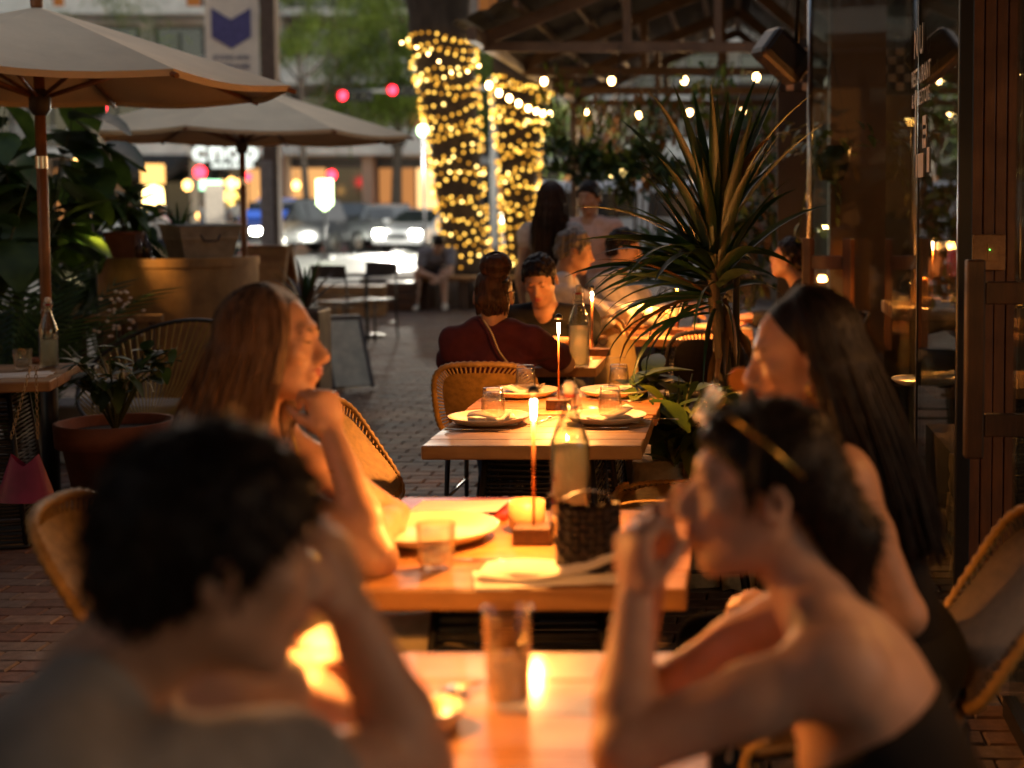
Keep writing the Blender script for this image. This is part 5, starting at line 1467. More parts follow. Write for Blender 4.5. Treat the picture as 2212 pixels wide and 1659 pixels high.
for k in range(16):       # hanging blades
    a = math.pi + rgp.gauss(0, .9); sword(a, rgp.uniform(-.3, .2), rgp.uniform(.4, .62), rgp.uniform(.018, .03), hd + Vector((0, 0, rgp.uniform(-.22, -.08))), rgp.uniform(1.0, 1.7), YUC[rgp.choices(range(4), (3, 3, .6, 2))[0]])
for k in range(7): sword(rgp.uniform(0, 6.28), -.9, .3, .035, (0, 0, rgp.uniform(.45, .8)), .5, YUC[2], 'dry_leaf')
# undergrowth
def under(u, v, d, n, size, label, mats, seed, spread, h, z=.42):
    q = at(u, v, d); leafy((q.x, d, z), n, size, label, mats, seed, spread, h, 'pothos', 9)
under(1462, 930, 5.50, 46, .21, 'leafy pothos at the left corner of the stone planter', [G_LIME, G_MID], 51, .20, .44)
under(1535, 925, 5.52, 56, .16, 'tangle of green leaves at the foot of the spiky palm', [G_LIME, G_MID, G_LIME], 52, .24, .38)
under(1620, 890, 5.8, 46, .18, 'green leaves right of the spiky palm\'s stem', [G_MID, G_LIME], 53, .2, .42)
q = at(1478, 880, 5.75)
sp = spiky((q.x - .01, 5.62, .42), 12, .36, .085, 'upright strap-leaved fern at the planter\'s left corner', [G_LIME, G_MID], 54, 'strap_fern', .95, droop=.3)

# pedestal fan
q = at(1590, 600, 7.2)
t = thing('pedestal_fan', (q.x, 7.2, 0), 'black pedestal fan with round cage behind the spiky palm', 'fan')
zf = q.z
m = MB(); rf = .165
ax = Vector((.75, -.55, .1)).normalized(); e1 = ax.orthogonal().normalized(); e2 = ax.cross(e1)
for rr_, off in ((rf, 0), (rf * .97, .04), (rf * .97, -.04), (rf * .5, .06), (rf * .5, -.06), (.04, .065)):
    m.tube([Vector((0, 0, zf)) + ax * off + (e1 * math.cos(a) + e2 * math.sin(a)) * rr_ for a in [k * math.pi / 14 for k in range(28)]], .003, 4, closed=True)
for k in range(40):
    a = k * math.pi / 20; r1 = (e1 * math.cos(a) + e2 * math.sin(a))
    for sg in (-1, 1): m.tube([Vector((0, 0, zf)) + ax * .062 * sg + r1 * .03, Vector((0, 0, zf)) + ax * .06 * sg + r1 * rf * .5, Vector((0, 0, zf)) + ax * .04 * sg + r1 * rf * .95, Vector((0, 0, zf)) + r1 * rf], .0013, 3, caps=False)
m.build('cage', BLACK, t)
for k in range(4):
    m = MB(); a = k * math.pi / 2; r1 = (e1 * math.cos(a) + e2 * math.sin(a)); r2 = (e1 * math.cos(a + .8) + e2 * math.sin(a + .8)); c0 = Vector((0, 0, zf))
    m.grid(lambda p, q_: c0 + (r1 * (1 - q_) + r2 * q_) * (.03 + .115 * p) + ax * (.02 * (q_ - .5)), 5, 4); m.build('blade', DARKST, t)
m = MB(); m.tube([Vector((0, 0, zf)) + ax * -.06, Vector((0, 0, zf)) + ax * -.2], [.05, .04], 14); m.build('motor', BLACK, t)
m = MB(); m.tube([Vector((0, 0, zf - .02)) - ax * .13, (-ax.x * .13, -ax.y * .13, .03)], [.014, .016], 10); m.lathe([(.2, 0), (.2, .015), (.03, .035)], c=(-ax.x * .13, -ax.y * .13, 0), n=24); m.build('stand', BLACK, t)

# ================================================================== glass front on the right
FACADE = glassy('facade_glass', (.86, .90, .84), .07, 6.0, .01)
# fixed side pane, lettered, almost edge-on to the camera
GX = .70
t = thing('glass_screen', (GX, 4.42, 0), 'edge-on glass screen with white lettering on the right', 'glass screen')
for (ya, yb) in ((0, 1.06), (1.08, 2.3)):
    m = MB(); m.box((0, (ya + yb) / 2, 1.65), (.012, yb - ya, 3.2)); m.build('pane', FACADE, t)
m = MB(); m.box((0, -.02, 1.65), (.045, .03, 3.3), bev=.004); m.build('black_stile', BLACK, t)
m = MB(); m.box((0, 1.07, 1.65), (.02, .016, 3.2)); m.build('joint', BLACK, t)
m = MB(); m.box((0, 1.15, .03), (.05, 2.3, .06)); m.box((0, 1.15, 3.27), (.06, 2.3, .08)); m.build('rails', BLACK, t)
WHITEINK = mat('window_lettering', (.6, .57, .5), .7)
def doortext(body, uc, vc, size):
    d = GX * F_PX / (uc - U0); z = at(uc, vc, d).z
    return text_obj('lettering', body, size, (-.0085, d - 4.42, z), (R(90), 0, R(-90)), WHITEINK, t, 0, .0008, 'CENTER')
doortext('NIU', 1985, 120, .16); doortext('RESTAURANT', 1990, 178, .090); doortext('& WINE STORE', 1990, 225, .078)
for (uc, vc, wd, hh) in ((1980, 290, .03, .34), (1999, 264, .10, .05), (2000, 284, .11, .05), (1999, 305, .10, .05), (1988, 358, .26, .09), (2008, 345, .07, .09)):
    d_ = GX * F_PX / (uc - U0); m = MB(); m.box((-.0085, d_ - 4.42, at(uc, vc, d_).z), (.001, wd, hh)); m.build('printed_mark', WHITEINK, t)
# half-open door leaf behind it
gA_ = Vector((at(1752, HOR, 8.0).x, 8.0, 0)); gB_ = Vector((1.12, 6.95, 0)); gd = gB_ - gA_; gl = gd.length; grz = math.atan2(gd.y, gd.x)
t = thing('glass_door', tuple(gA_), 'half-open glass door leaf with a bright steel edge behind the hanging plant', 'door', None, grz)
m = MB(); m.box((gl / 2, 0, 1.65), (gl - .01, .012, 3.2)); m.build('pane', FACADE, t)
m = MB(); m.tube([(-.012, 0, 0), (-.012, 0, 3.3)], .016, 12); m.build('edge_post', CHROME, t)
m = MB(); m.box((gl * .5, 0, .03), (gl, .05, .06)); m.box((gl * .5, 0, 3.27), (gl, .06, .08)); m.build('rails', BLACK, t)
# wooden pull handles
p = at(1746, HOR, 7.75); t2 = thing('door_handle', (p.x, p.y, 1.02), 'wooden H-shaped door pull beside the man in black', 'handle', 'wooden door pulls', grz * .55)
for x_ in (0, .245):
    m = MB(); m.box((x_, 0, 0), (.052, .05, .60), bev=.005); m.build('grip', DARKWOOD, t2)
m = MB(); m.box((.1225, 0, .17), (.19, .035, .075), bev=.004); m.build('crossbar', DARKWOOD, t2)
p = at(2108, HOR, 4.05); t2 = thing('door_handle', (p.x, p.y, 1.06), 'long dark wooden door pull near the right edge', 'handle', 'wooden door pulls')
m = MB(); m.box((0, 0, 0), (.054, .05, .57), bev=.006); m.build('grip', DARKWOOD, t2)
for zz in (.19, -.19):
    m = MB(); m.box((.118, 0, zz), (.178, .04, .065), bev=.004); m.build('crossbar', DARKWOOD, t2)
# nearer leaf at the frame edge: its pane carries the pull
t = thing('glass_door', (at(2190, HOR, 4.05).x, 4.1, 0), 'nearer glass leaf at the right edge of the frame', 'door')
m = MB(); m.box((0.02, -.55, 1.65), (.012, 1.1, 3.2)); m.build('pane', FACADE, t)
m = MB(); m.box((0.02, -.55, .03), (.05, 1.1, .06)); m.box((.02, -.55, 3.27), (.06, 1.1, .08)); m.build('rails', BLACK, t)
# wood post between the leaves: three fluted boards
p = at(2142, HOR, 5.1)
t = thing('wood_post', (p.x, 5.1, 0), 'reddish boarded timber post behind the door edge', 'post', None, 0.0)
for k in range(4):
    m = MB(); m.box((-.06 + k * .042, -.004 * (k % 2), 1.65), (.039, .1, 3.3), bev=.004); m.build('board', POSTWOOD, t)
q = at(2135, 545, 4.98)
t = thing('wall_switch', tuple(q), 'square wooden switch box with a tiny green light on the timber post', 'switch', None, 0.0)
m = MB(); m.box((0, 0, 0), (.115, .04, .125), bev=.004); m.build('box', TABLEWOOD_Y, t)
m = MB(); m.box((.012, -.022, 0), (.04, .006, .06), bev=.001); m.build('plate', TABLEWOOD_Y, t)
m = MB(); m.sphere((.0, -.027, .01), .002, 6, 5); m.build('led', emis('led_green', (.1, 1, .1), 6, False), t)
# black column, hanging speaker, red strip
p = at(1713, HOR, 9.4); t = thing('black_column', (p.x, 9.4, 0), 'square black column with patterned tiles at its top', 'column')
m = MB(); zt = at(1713, 200, 9.4).z; m.box((0, 0, zt / 2), (.21, .21, zt)); m.build('shaft', mat('column_black', (.016, .015, .018), .45, var=.2), t)
for i in range(4):
    for j in range(5):
        m = MB(); m.box((-.079 + i * .053, -.108, zt + .03 + j * .056), (.05, .012, .05), bev=.003); m.build('tile', mat('tile_cream', (.42, .32, .22), .3) if (i + j) % 2 else mat('tile_dark', (.03, .025, .025), .3), t)
m = MB(); m.box((0, 0, zt + .16), (.2, .2, .36)); m.build('capital', mat('column_black', (.016, .015, .018), .45), t)
p = at(1690, 122, 8.2)
t = thing('hanging_speaker', tuple(p), 'dark angled loudspeaker hanging at the top of the column', 'speaker', None, R(25))
m = MB(); m.box((0, 0, 0), (.30, .2, .2), ry=R(38), bev=.035); m.build('cabinet', mat('speaker_black', (.025, .02, .018), .45), t)
m = MB(); m.box((-.02, -.103, .015), (.2, .01, .13), ry=R(38), bev=.02); m.build('grille', DARKST, t)
m = MB(); m.tube([(.1, .02, .08), (.16, .1, .8)], .014, 8); m.build('bracket', BLACK, t)
# hanging pot with variegated leaves
p = at(1795, 345, 8.35)
t = thing('hanging_planter', (p.x, p.y, p.z - .12), 'dark hanging pot with trailing variegated leaves by the door post', 'plant')
m = MB(); m.lathe([(0, 0), (.07, .0), (.105, .08), (.115, .2), (.10, .2), (.09, .17), (0, .17)], n=24); m.build('pot', mat('dark_green_pot', (.018, .028, .018), .4), t)
m = MB()
for a in (0, 2.1, 4.2): m.tube([(.11 * math.cos(a), .11 * math.sin(a), .2), (0, 0, .75)], .002, 4)
m.tube([(0, 0, .75), (0, 0, 1.4)], .003, 4); m.build('hanger', BLACK, t)
VAR = [leafmat('variegated_a', (.05, .085, .02), (.28, .29, .12), .4, .2, 55), leafmat('variegated_b', (.06, .10, .02), (.16, .20, .06), .4, .2, 55)]
rgh = random.Random(3)
for k in range(62):
    a = rgh.uniform(1.9, 4.4) if k < 40 else rgh.uniform(0, 6.28); r_ = rgh.uniform(.06, .27)
    pz = .20 + rgh.uniform(-.06, .17) - max(0, r_ - .2) * .7
    mm = MB(); s = rgh.uniform(.06, .1); vs, fs = leaf_shape(s, s * .62, .3, .3, 5); M4 = Matrix.Translation((math.cos(a) * r_, math.sin(a) * r_, pz)) @ Matrix.Rotation(a - math.pi / 2 + rgh.uniform(-.6, .6), 4, 'Z') @ Matrix.Rotation(rgh.uniform(-.9, .3), 4, 'X')
    mm.add([M4 @ Vector(v) for v in vs], fs, True); mm.build('leaf', rgh.choice(VAR), t)
for (dx, L) in ((-.20, .55), (.03, .42), (-.12, .3)):
    pts = [Vector((dx * (k / 8) ** .6 , -.08, .2 - L * (k / 8) ** 1.5)) for k in range(9)]; m = MB(); m.tube(pts, .003, 4); m.build('trailing_stem', G_MID, t)
    for k in range(3, 9):
        mm = MB(); s = rgh.uniform(.05, .085); vs, fs = leaf_shape(s, s * .6, .3, .4, 5); M4 = Matrix.Translation(pts[k]) @ Matrix.Rotation(rgh.uniform(0, 6.28), 4, 'Z') @ Matrix.Rotation(-.8, 4, 'X'); mm.add([M4 @ Vector(v) for v in vs], fs, True); mm.build('leaf', rgh.choice(VAR), t)

# ------------------------------------------------------------------ inside the restaurant
INW = mat('inner_wall', (.11, .055, .025), .8, var=.25, scale=2)
m = MB(); m.box((3.2, 11.0, 1.7), (5.0, .2, 3.6)); single('inner_wall', m, INW, 'warm brown back wall inside the restaurant', 'wall')
m = MB(); m.box((4.3, 7.2, 1.7), (.2, 7.6, 3.6)); single('inner_wall', m, INW, 'warm brown side wall inside the restaurant', 'wall')
m = MB(); m.box((2.9, 7.0, 3.42), (4.6, 9.0, .12)); single('inner_ceiling', m, mat('dark_ceiling', (.03, .025, .02), .9), 'dark ceiling above the restaurant interior', 'ceiling')
table_model(at(2030, 860, 6.0).x + .32, 6.1, .74, .62, 'oak table inside, just behind the lettered glass')
q = on(1998, 832, TZ); plate(q.x, q.y, 'plate under the upturned glass behind the lettered door'); napkin(q.x + .06, q.y, TZ + .012, .2, 'napkin on the plate behind the lettered door', seed=12); tumbler(q.x, q.y + .01, TZ + .03, 'upturned tumbler behind the lettered door')
q = on(2075, 822, TZ); napkin(q.x, q.y, TZ + .002, .0, 'stacked napkins behind the lettered door', .2, .09, 13)
# counter with lamp and glasses
p = at(2100, 700, 7.0)
t = thing('bar_counter', (p.x + .35, 7.2, 0), 'pale stone bar counter inside the glass', 'counter')
m = MB(); m.box((0, 0, .97), (1.5, .62, .06), bev=.006); m.build('top', mat('pale_stone', (.32, .27, .2), .35, var=.15), t)
m = MB(); m.box((.05, .06, .47), (1.3, .42, .93), bev=.006); m.build('front', mat('grey_panel', (.12, .12, .11), .6), t)
CZ = 1.0
lamp(at(2012, 640, 7.1).x, 7.08, 'slim lit table lamp on the bar counter inside', 5.5, CZ)
q = at(1990, 640, 7.1)
m = MB(); m.lathe([(0, .004), (.052, .004), (.055, .02), (.056, .16), (.05, .20), (.03, .225), (.03, .24)], n=28); o = single('water_jar', m, TUMBLER, 'glass jar with orange slices on the bar counter', 'jar'); o.location = (q.x, 7.12, CZ + .001)
m = MB(); m.lathe([(0, .01), (.05, .01), (.05, .13), (0, .13)], n=20); m.build('drink', liquid('amber', (1, .75, .35)), o)
m = MB(); m.sphere((.01, -.02, .12), (.035, .012, .02), 10, 6); m.build('orange_slice', mat('orange_peel', (.6, .26, .03), .5), o)
q = at(2068, 640, 6.95)
m = MB(); m.lathe([(.03, 0), (.03, .002), (.004, .006), (.004, .075), (.03, .10), (.042, .14), (.038, .20), (.034, .215)], n=24); o = single('wine_glass', m, TUMBLER, 'tall wine glass on the bar counter', 'glass'); o.location = (q.x, 6.98, CZ + .001)
tumbler(q.x + .0, 6.92, CZ, 'faceted tumbler of iced water on the bar counter', True, 1.25, .9)
q = at(2010, 690, 6.95); m = MB(); m.lathe([(0, .006), (.05, .006), (.08, .03), (.083, .03), (.055, 0), (0, 0)], n=24); single('dark_bowl', m, mat('dark_bowl', (.05, .035, .03), .3), 'dark bowl on the bar counter', 'bowl').location = (q.x + .04, 6.98, CZ + .001)
q = at(2160, 660, 6.95); plate(q.x, 7.0, 'plate at the right end of the bar counter', CZ, .8)
m = MB(); p = at(2057, 560, 8.2); m.box((p.x, 8.2, p.z), (.055, .04, .2), bev=.004); single('red_glow_block', m, mat('red_glow', (.6, .03, .05), .6, emit=(1, .05, .08), es=.25), 'narrow glowing red block put in for a reflection inside the bar', 'box')  # red block with added glow, stands in for a red reflection
m = MB(); m.box((p.x - .02, 8.3, (p.z - .1) / 2), (.5, .3, p.z - .1), bev=.01); single('back_cabinet', m, INW, 'brown cabinet under the glowing red block', 'cabinet')
# interior pendant lights; two beyond the frame are assumed, added to light the diners
for (u, v, d, e_, lab) in ((1960, 250, 9.3, 9, 'small pendant lamp deep inside the restaurant'), (2195, 152, 6.0, 1.5, 'small warm wall lamp at the right edge'), (2660, 330, 2.7, 7, 'assumed pendant lamp just inside, unseen beyond the right edge of the frame'), (3500, 330, 1.7, 7, 'nearer assumed pendant lamp inside, unseen beyond the right edge of the frame')):
    p = at(u, v, d); s = thing('pendant_lamp', tuple(p), lab, 'lamp', 'pendant lamps inside')
    m = MB(); m.lathe([(.008, .06), (.05, .03), (.06, -.02), (.055, -.02)], n=16); m.build('shade', BLACK, s)
    m = MB(); m.sphere((0, 0, -.005), .022, 10, 8); m.build('bulb', emis('pendant_bulb', (1, .55, .2), 8, False), s)
    m = MB(); m.tube([(0, 0, .06), (0, 0, 3.36 - p.z)], .004, 5); m.build('cord', BLACK, s)
    l = bpy.data.lights.new('pendant_light', 'POINT'); l.energy = e_; l.color = (1, .40, .10); l.shadow_soft_size = .03
    lo = bpy.data.objects.new('pendant_light', l); link(lo, s); lo.location = (0, 0, -.04)

# unseen timber canopy added over the front tables to darken them
t = thing('shade_canopy', (1.0, 1.0, 3.32), 'unseen timber canopy added over the front tables to keep off sky light', 'canopy')
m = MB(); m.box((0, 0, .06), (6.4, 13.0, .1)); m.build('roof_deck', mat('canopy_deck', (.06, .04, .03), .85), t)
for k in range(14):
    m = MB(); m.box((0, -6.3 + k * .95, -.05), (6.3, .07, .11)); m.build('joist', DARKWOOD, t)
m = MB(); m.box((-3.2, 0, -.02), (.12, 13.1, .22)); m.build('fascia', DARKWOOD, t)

# unseen bushes added left of the frame to block sky light
rgh2 = random.Random(61)
for k, yy in enumerate((-3.2, -.9, 1.4, 3.6)):
    t = thing('hedge', (-4.7, yy, 0), ['nearest', 'second', 'third', 'farthest'][k] + ' unseen hedge bush added beyond the left edge to block sky light', 'hedge', 'added hedge bushes beyond the left edge')
    m = MB()
    for j in range(6): m.tube([(0, 0, 0), (rgh2.uniform(-.3, .3), rgh2.uniform(-.5, .5), 1.4), (rgh2.uniform(-.5, .5), rgh2.uniform(-.9, .9), 2.8)], [.03, .02, .008], 6)
    m.build('stems', BARK, t)
    m = MB(); leaf_cloud(m, 1500, (0, 0, 1.6), (.65, 1.2, 1.65), .22, .12, rgh2, .1, 2, 2); m.build('leaves', [G_DARK, G_MID], t)
# ================================================================== people
class SDF:
    """smooth union of tapered capsules and ellipsoids, meshed with surface nets: one continuous surface"""
    def __init__(s): s.p = []
    def cap(s, a, b, ra, rb=None, k=.02, sub=False):
        s.p.append(('c', np.array(a, float), np.array(b, float), ra, ra if rb is None else rb, k, sub)); return s
    def chain(s, pts, rs, k=.02):
        for i in range(len(pts) - 1): s.cap(pts[i], pts[i + 1], rs[i], rs[i + 1], k)
        return s
    def ell(s, c, r, rot=None, k=.02, sub=False):
        s.p.append(('e', np.array(c, float), np.array(r, float), np.eye(3) if rot is None else np.array(rot, float), k, sub)); return s
    def cut(s, p0, n):
        n = np.array(n, float); s.p.append(('h', np.array(p0, float), n / np.linalg.norm(n))); return s
    def mesh(s, vox, name='body'):
        lo = np.full(3, 1e9); hi = np.full(3, -1e9); bbs = []
        for q in s.p:
            if q[0] == 'c': r = max(q[3], q[4]); a = np.minimum(q[1], q[2]) - r; b = np.maximum(q[1], q[2]) + r; k, sub = q[5], q[6]
            elif q[0] == 'e': ext = np.sqrt(((q[3] * q[2][None, :]) ** 2).sum(1)); a = q[1] - ext; b = q[1] + ext; k, sub = q[4], q[5]
            else: bbs.append(None); continue
            m = k + 3 * vox; bbs.append((a - m, b + m))
            if not sub: lo = np.minimum(lo, a); hi = np.maximum(hi, b)
        lo -= 3 * vox; hi += 3 * vox
        n = np.ceil((hi - lo) / vox).astype(int) + 1
        F = np.full(n, .3, np.float32)
        ax = [lo[i] + vox * np.arange(n[i]) for i in range(3)]
        for q, bb in zip(s.p, bbs):
            if q[0] == 'h':
                F = np.maximum(F, ((ax[0][:, None, None] - q[1][0]) * q[2][0] + (ax[1][None, :, None] - q[1][1]) * q[2][1] + (ax[2][None, None, :] - q[1][2]) * q[2][2]).astype(np.float32)); continue
            i0 = np.clip(np.floor((bb[0] - lo) / vox).astype(int), 0, n - 1); i1 = np.clip(np.ceil((bb[1] - lo) / vox).astype(int) + 1, 1, n)
            if np.any(i1 <= i0): continue
            sl = tuple(slice(a, b) for a, b in zip(i0, i1))
            X = ax[0][sl[0]][:, None, None]; Y = ax[1][sl[1]][None, :, None]; Z = ax[2][sl[2]][None, None, :]
            if q[0] == 'c':
                a, b = q[1], q[2]; d = b - a; L2 = max(1e-9, d @ d)
                px, py, pz = X - a[0], Y - a[1], Z - a[2]
                t = np.clip((px * d[0] + py * d[1] + pz * d[2]) / L2, 0, 1)
                D = np.sqrt((px - t * d[0]) ** 2 + (py - t * d[1]) ** 2 + (pz - t * d[2]) ** 2) - (q[3] + (q[4] - q[3]) * t); k, sub = q[5], q[6]
            else:
                c, r, M = q[1], q[2], q[3]; px, py, pz = X - c[0], Y - c[1], Z - c[2]
                lx = (px * M[0, 0] + py * M[1, 0] + pz * M[2, 0]) / r[0]; ly = (px * M[0, 1] + py * M[1, 1] + pz * M[2, 1]) / r[1]; lz = (px * M[0, 2] + py * M[1, 2] + pz * M[2, 2]) / r[2]
                k0 = np.sqrt(lx * lx + ly * ly + lz * lz); k1 = np.sqrt((lx / r[0]) ** 2 + (ly / r[1]) ** 2 + (lz / r[2]) ** 2) + 1e-9
                D = k0 * (k0 - 1) / k1; k, sub = q[4], q[5]
            f = F[sl]; k = max(k, 1e-4)
            if sub:
                D = -D; h = np.clip(.5 - .5 * (f - D) / k * -1 * -1, 0, 1); h = np.clip(.5 + .5 * (D - f) / k, 0, 1); F[sl] = f * (1 - h) + D * h + k * h * (1 - h)
            else:
                h = np.clip(.5 + .5 * (f - D) / k, 0, 1); F[sl] = f * (1 - h) + D * h - k * h * (1 - h)
        F[0] = F[-1] = .3; F[:, 0] = F[:, -1] = .3; F[:, :, 0] = F[:, :, -1] = .3
        S = F < 0
        cnt = sum(S[i:n[0] - 1 + i, j:n[1] - 1 + j, l:n[2] - 1 + l].astype(np.int8) for i in (0, 1) for j in (0, 1) for l in (0, 1))
        act = (cnt > 0) & (cnt < 8); idx = np.argwhere(act)
        acc = np.zeros((len(idx), 3)); num = np.zeros(len(idx))
        cs = [(0, 0, 0), (1, 0, 0), (0, 1, 0), (1, 1, 0), (0, 0, 1), (1, 0, 1), (0, 1, 1), (1, 1, 1)]
        vals = [F[idx[:, 0] + c[0], idx[:, 1] + c[1], idx[:, 2] + c[2]] for c in cs]
        for (a, b) in ((0, 1), (2, 3), (4, 5), (6, 7), (0, 2), (1, 3), (4, 6), (5, 7), (0, 4), (1, 5), (2, 6), (3, 7)):
            fa, fb = vals[a], vals[b]; m = (fa < 0) != (fb < 0)
            t = np.where(m, fa / np.where(m, fa - fb, 1), 0)[:, None]
            p = np.array(cs[a]) * (1 - t) + np.array(cs[b]) * t
            acc += p * m[:, None]; num += m
        V = lo + vox * (idx + acc / num[:, None])
        vid = np.full(act.shape, -1, np.int32); vid[act] = np.arange(len(idx))
        faces = []
        for axis in range(3):
            A = np.take(S, range(0, n[axis] - 1), axis); B = np.take(S, range(1, n[axis]), axis)
            e = np.argwhere(A != B); o1, o2 = [(1, 2), (2, 0), (0, 1)][axis]
            e = e[(e[:, o1] > 0) & (e[:, o2] > 0)]
            inside = A[e[:, 0], e[:, 1], e[:, 2]]
            def cell(d1, d2):
                c = e.copy(); c[:, o1] -= d1; c[:, o2] -= d2; return vid[c[:, 0], c[:, 1], c[:, 2]]
            q = np.stack([cell(1, 1), cell(0, 1), cell(0, 0), cell(1, 0)], 1)
            q[~inside] = q[~inside][:, ::-1]
            faces.append(q)
        Q = np.concatenate(faces); Q = Q[(Q >= 0).all(1)]
        me = bpy.data.meshes.new(name)
        me.vertices.add(len(V)); me.vertices.foreach_set('co', V.astype(np.float32).ravel())
        me.loops.add(Q.size); me.loops.foreach_set('vertex_index', Q.astype(np.int32).ravel())
        me.polygons.add(len(Q)); me.polygons.foreach_set('loop_start', np.arange(0, Q.size, 4, dtype=np.int32)); 
        me.polygons.foreach_set('use_smooth', np.ones(len(Q), bool))
        me.update(calc_edges=True); me.validate()
        return me

def ruffle(me, amp, sc, origin=(0, 0, 0), stretch=(1, 1, 1)):
    n = len(me.vertices); co = np.empty(n * 3, np.float32); me.vertices.foreach_get('co', co); co = co.reshape(-1, 3)
    nr = np.empty(n * 3, np.float32); me.vertex_normals.foreach_get('vector', nr); nr = nr.reshape(-1, 3)
    q = (co - np.array(origin, np.float32)) * sc * np.array(stretch, np.float32)
    rs = np.random.RandomState(int(amp * 1e5) + n % 97); d = np.zeros(n, np.float32)
    for k in range(9):
        w = rs.normal(0, 1, 3); w *= (1.0 + .6 * (k % 3)) * 1.7 / np.linalg.norm(w)
        wp = rs.normal(0, 1, 3)
        d += np.sin(q @ w + rs.uniform(0, 6.28) + 1.3 * np.sin(q @ (wp * .7) + k)) * (.30 / (1 + .4 * (k % 3)))
    co = co + nr * (d * amp)[:, None]
    me.vertices.foreach_set('co', co.astype(np.float32).ravel()); me.update()

def skin(name, c): return mat(name, c, .48, var=.10, scale=22, sss=.18, bump=.08, bscale=220, spec=.4)
SK_A = skin('skin_tan', (.44, .25, .16)); SK_B = skin('skin_fair', (.55, .34, .25)); SK_C = skin('skin_olive', (.40, .22, .13))
def hairm(name, c1, c2, rough=.45):
    if name in _mats: return _mats[name]
    m = mat(name, c1, rough, var=.2, scale=70, stretch=(1, 1, .06), col2=c2, spec=.18, bump=.35, bscale=220)
    return m
H_DARK = hairm('hair_dark', (.007, .005, .004), (.016, .010, .008)); H_BROWN = hairm('hair_brown', (.03, .014, .008), (.07, .034, .018)); H_LIGHT = hairm('hair_light_brown', (.04, .022, .014), (.17, .105, .062)); H_GREY = hairm('hair_grey', (.06, .055, .05), (.22, .20, .18))
LIP = mat('lips', (.38, .10, .08), .4, var=.1); BROW = mat('brow', (.02, .012, .008), .7); EYE = mat('eye_dark', (.015, .012, .012), .12)

def basis(yaw, pitch=0.0, roll=0.0):
    """head/hand frame: columns right, forward, up; yaw 0 looks along +Y, 90 along +X; pitch>0 looks down"""
    m = Matrix.Rotation(-R(yaw), 3, 'Z') @ Matrix.Rotation(-R(pitch), 3, 'X') @ Matrix.Rotation(R(roll), 3, 'Y')
    return m
def head_sdf(S, C, M, male=False):
    C = Vector(C); A = np.array(M)
    P = lambda x, y, z: tuple(C + M @ Vector((x, y, z)))
    w = 1.04 if male else 1.0
    S.ell(P(0, -.012, .036), (.074 * w, .094, .084), A, .01)
    S.ell(P(0, .022, -.028), (.061 * w, .066, .088), A, .025)
    for s in (-1, 1):
        S.cap(P(s * .050 * w, -.012, -.045), P(s * .020 * w, .055, -.098), .019, .016, .02)
        S.ell(P(s * .042, .058, -.012), (.022, .020, .020), A, .02)
        S.ell(P(s * .031, .092, .016), (.016, .012, .010), A, .012, True)
        S.ell(P(s * .031, .074, .014), (.0150, .0135, .0115), A, .004)
        S.ell(P(s * (.082 * w), -.014, -.004), (.0095, .020, .033), np.array(M @ Matrix.Rotation(s * -.35, 3, 'Z')), .006)
        S.ell(P(s * (.085 * w), -.010, .0), (.006, .009, .016), A, .005, True)
        S.cap(P(s * .012, .092, -.034), P(s * .010, .100, -.036), .0085, .0085, .008)
    S.cap(P(-.032, .076, .034), P(.032, .076, .034), .0115, .0115, .018)
    S.ell(P(0, .085, -.062), (.024, .012, .020), A, .014)
    S.cap(P(0, .080, .022), P(0, .109, -.027), .0085, .0125, .012)
    S.ell(P(0, .061, -.100), (.021, .019, .018) if not male else (.026, .021, .020), A, .022)
    return S
def face_parts(C, M, parent, hair, male=False, smile=0.0):
    C = Vector(C); P = lambda x, y, z: C + M @ Vector((x, y, z))
    m = MB()
    m.tube([P(-.023, .086, -.056 + smile), P(-.010, .0965, -.0535), P(0, .0975, -.0555), P(.010, .0965, -.0535), P(.023, .086, -.056 + smile)], [.001, .0045, .0042, .0045, .001], 8)
    m.tube([P(-.022, .086, -.058 + smile), P(-.008, .0955, -.0635), P(.008, .0955, -.0635), P(.022, .086, -.058 + smile)], [.001, .0055, .0055, .001], 8)
    m.build('lips', LIP, parent)
    for s in (-1, 1):
        m = MB(); m.tube([P(s * .014, .0905, .030), P(s * .03, .088, .0365), P(s * .048, .073, .031)], [.0022, .0034, .0012], 6); m.build('eyebrow', BROW, parent)
        m = MB(); m.tube([P(s * .0185, .0845, .0105), P(s * .031, .0885, .0085), P(s * .0435, .081, .0115)], [.001, .0028, .001], 6); m.build('eye', EYE, parent)
def short_hair(C, M, male=True, thick=.012, front=.055, curl=0.0, nape=-.065):
    C = Vector(C); P = lambda x, y, z: tuple(C + M @ Vector((x, y, z))); A = np.array(M)
    S = SDF(); t = thick
    S.ell(P(0, -.014, .040), (.077 + t * .7, .096 + t, .084 + t * 1.25), A, .005)
    S.cap(P(-.03, -.085, -.02), P(.03, -.085, -.02), .028 + t * .4, .028 + t * .4, .03)
    n = M @ Vector((0, front - nape + .0, -.165)); S.cut(P(0, .076, front), tuple(n))
    for s in (-1, 1): S.cap(P(s * .075, .028, .03), P(s * .078, .022, -.005), .010, .006, .01)
    S.cut(P(0, .098, 0), tuple(M @ Vector((0, 1, 0))))
    return S
def strands(name, fn, n, r, m_, parent, rg, seg=12):
    mb = MB()
    for k in range(n):
        pts = fn(rg); mb.tube(pts, [r * (.8 + .4 * math.sin(math.pi * (i + 1) / (len(pts) + 1))) * (1 if i < len(pts) - 1 else .3) for i in range(len(pts))], 4, caps=False)
    return mb.build(name, m_, parent)
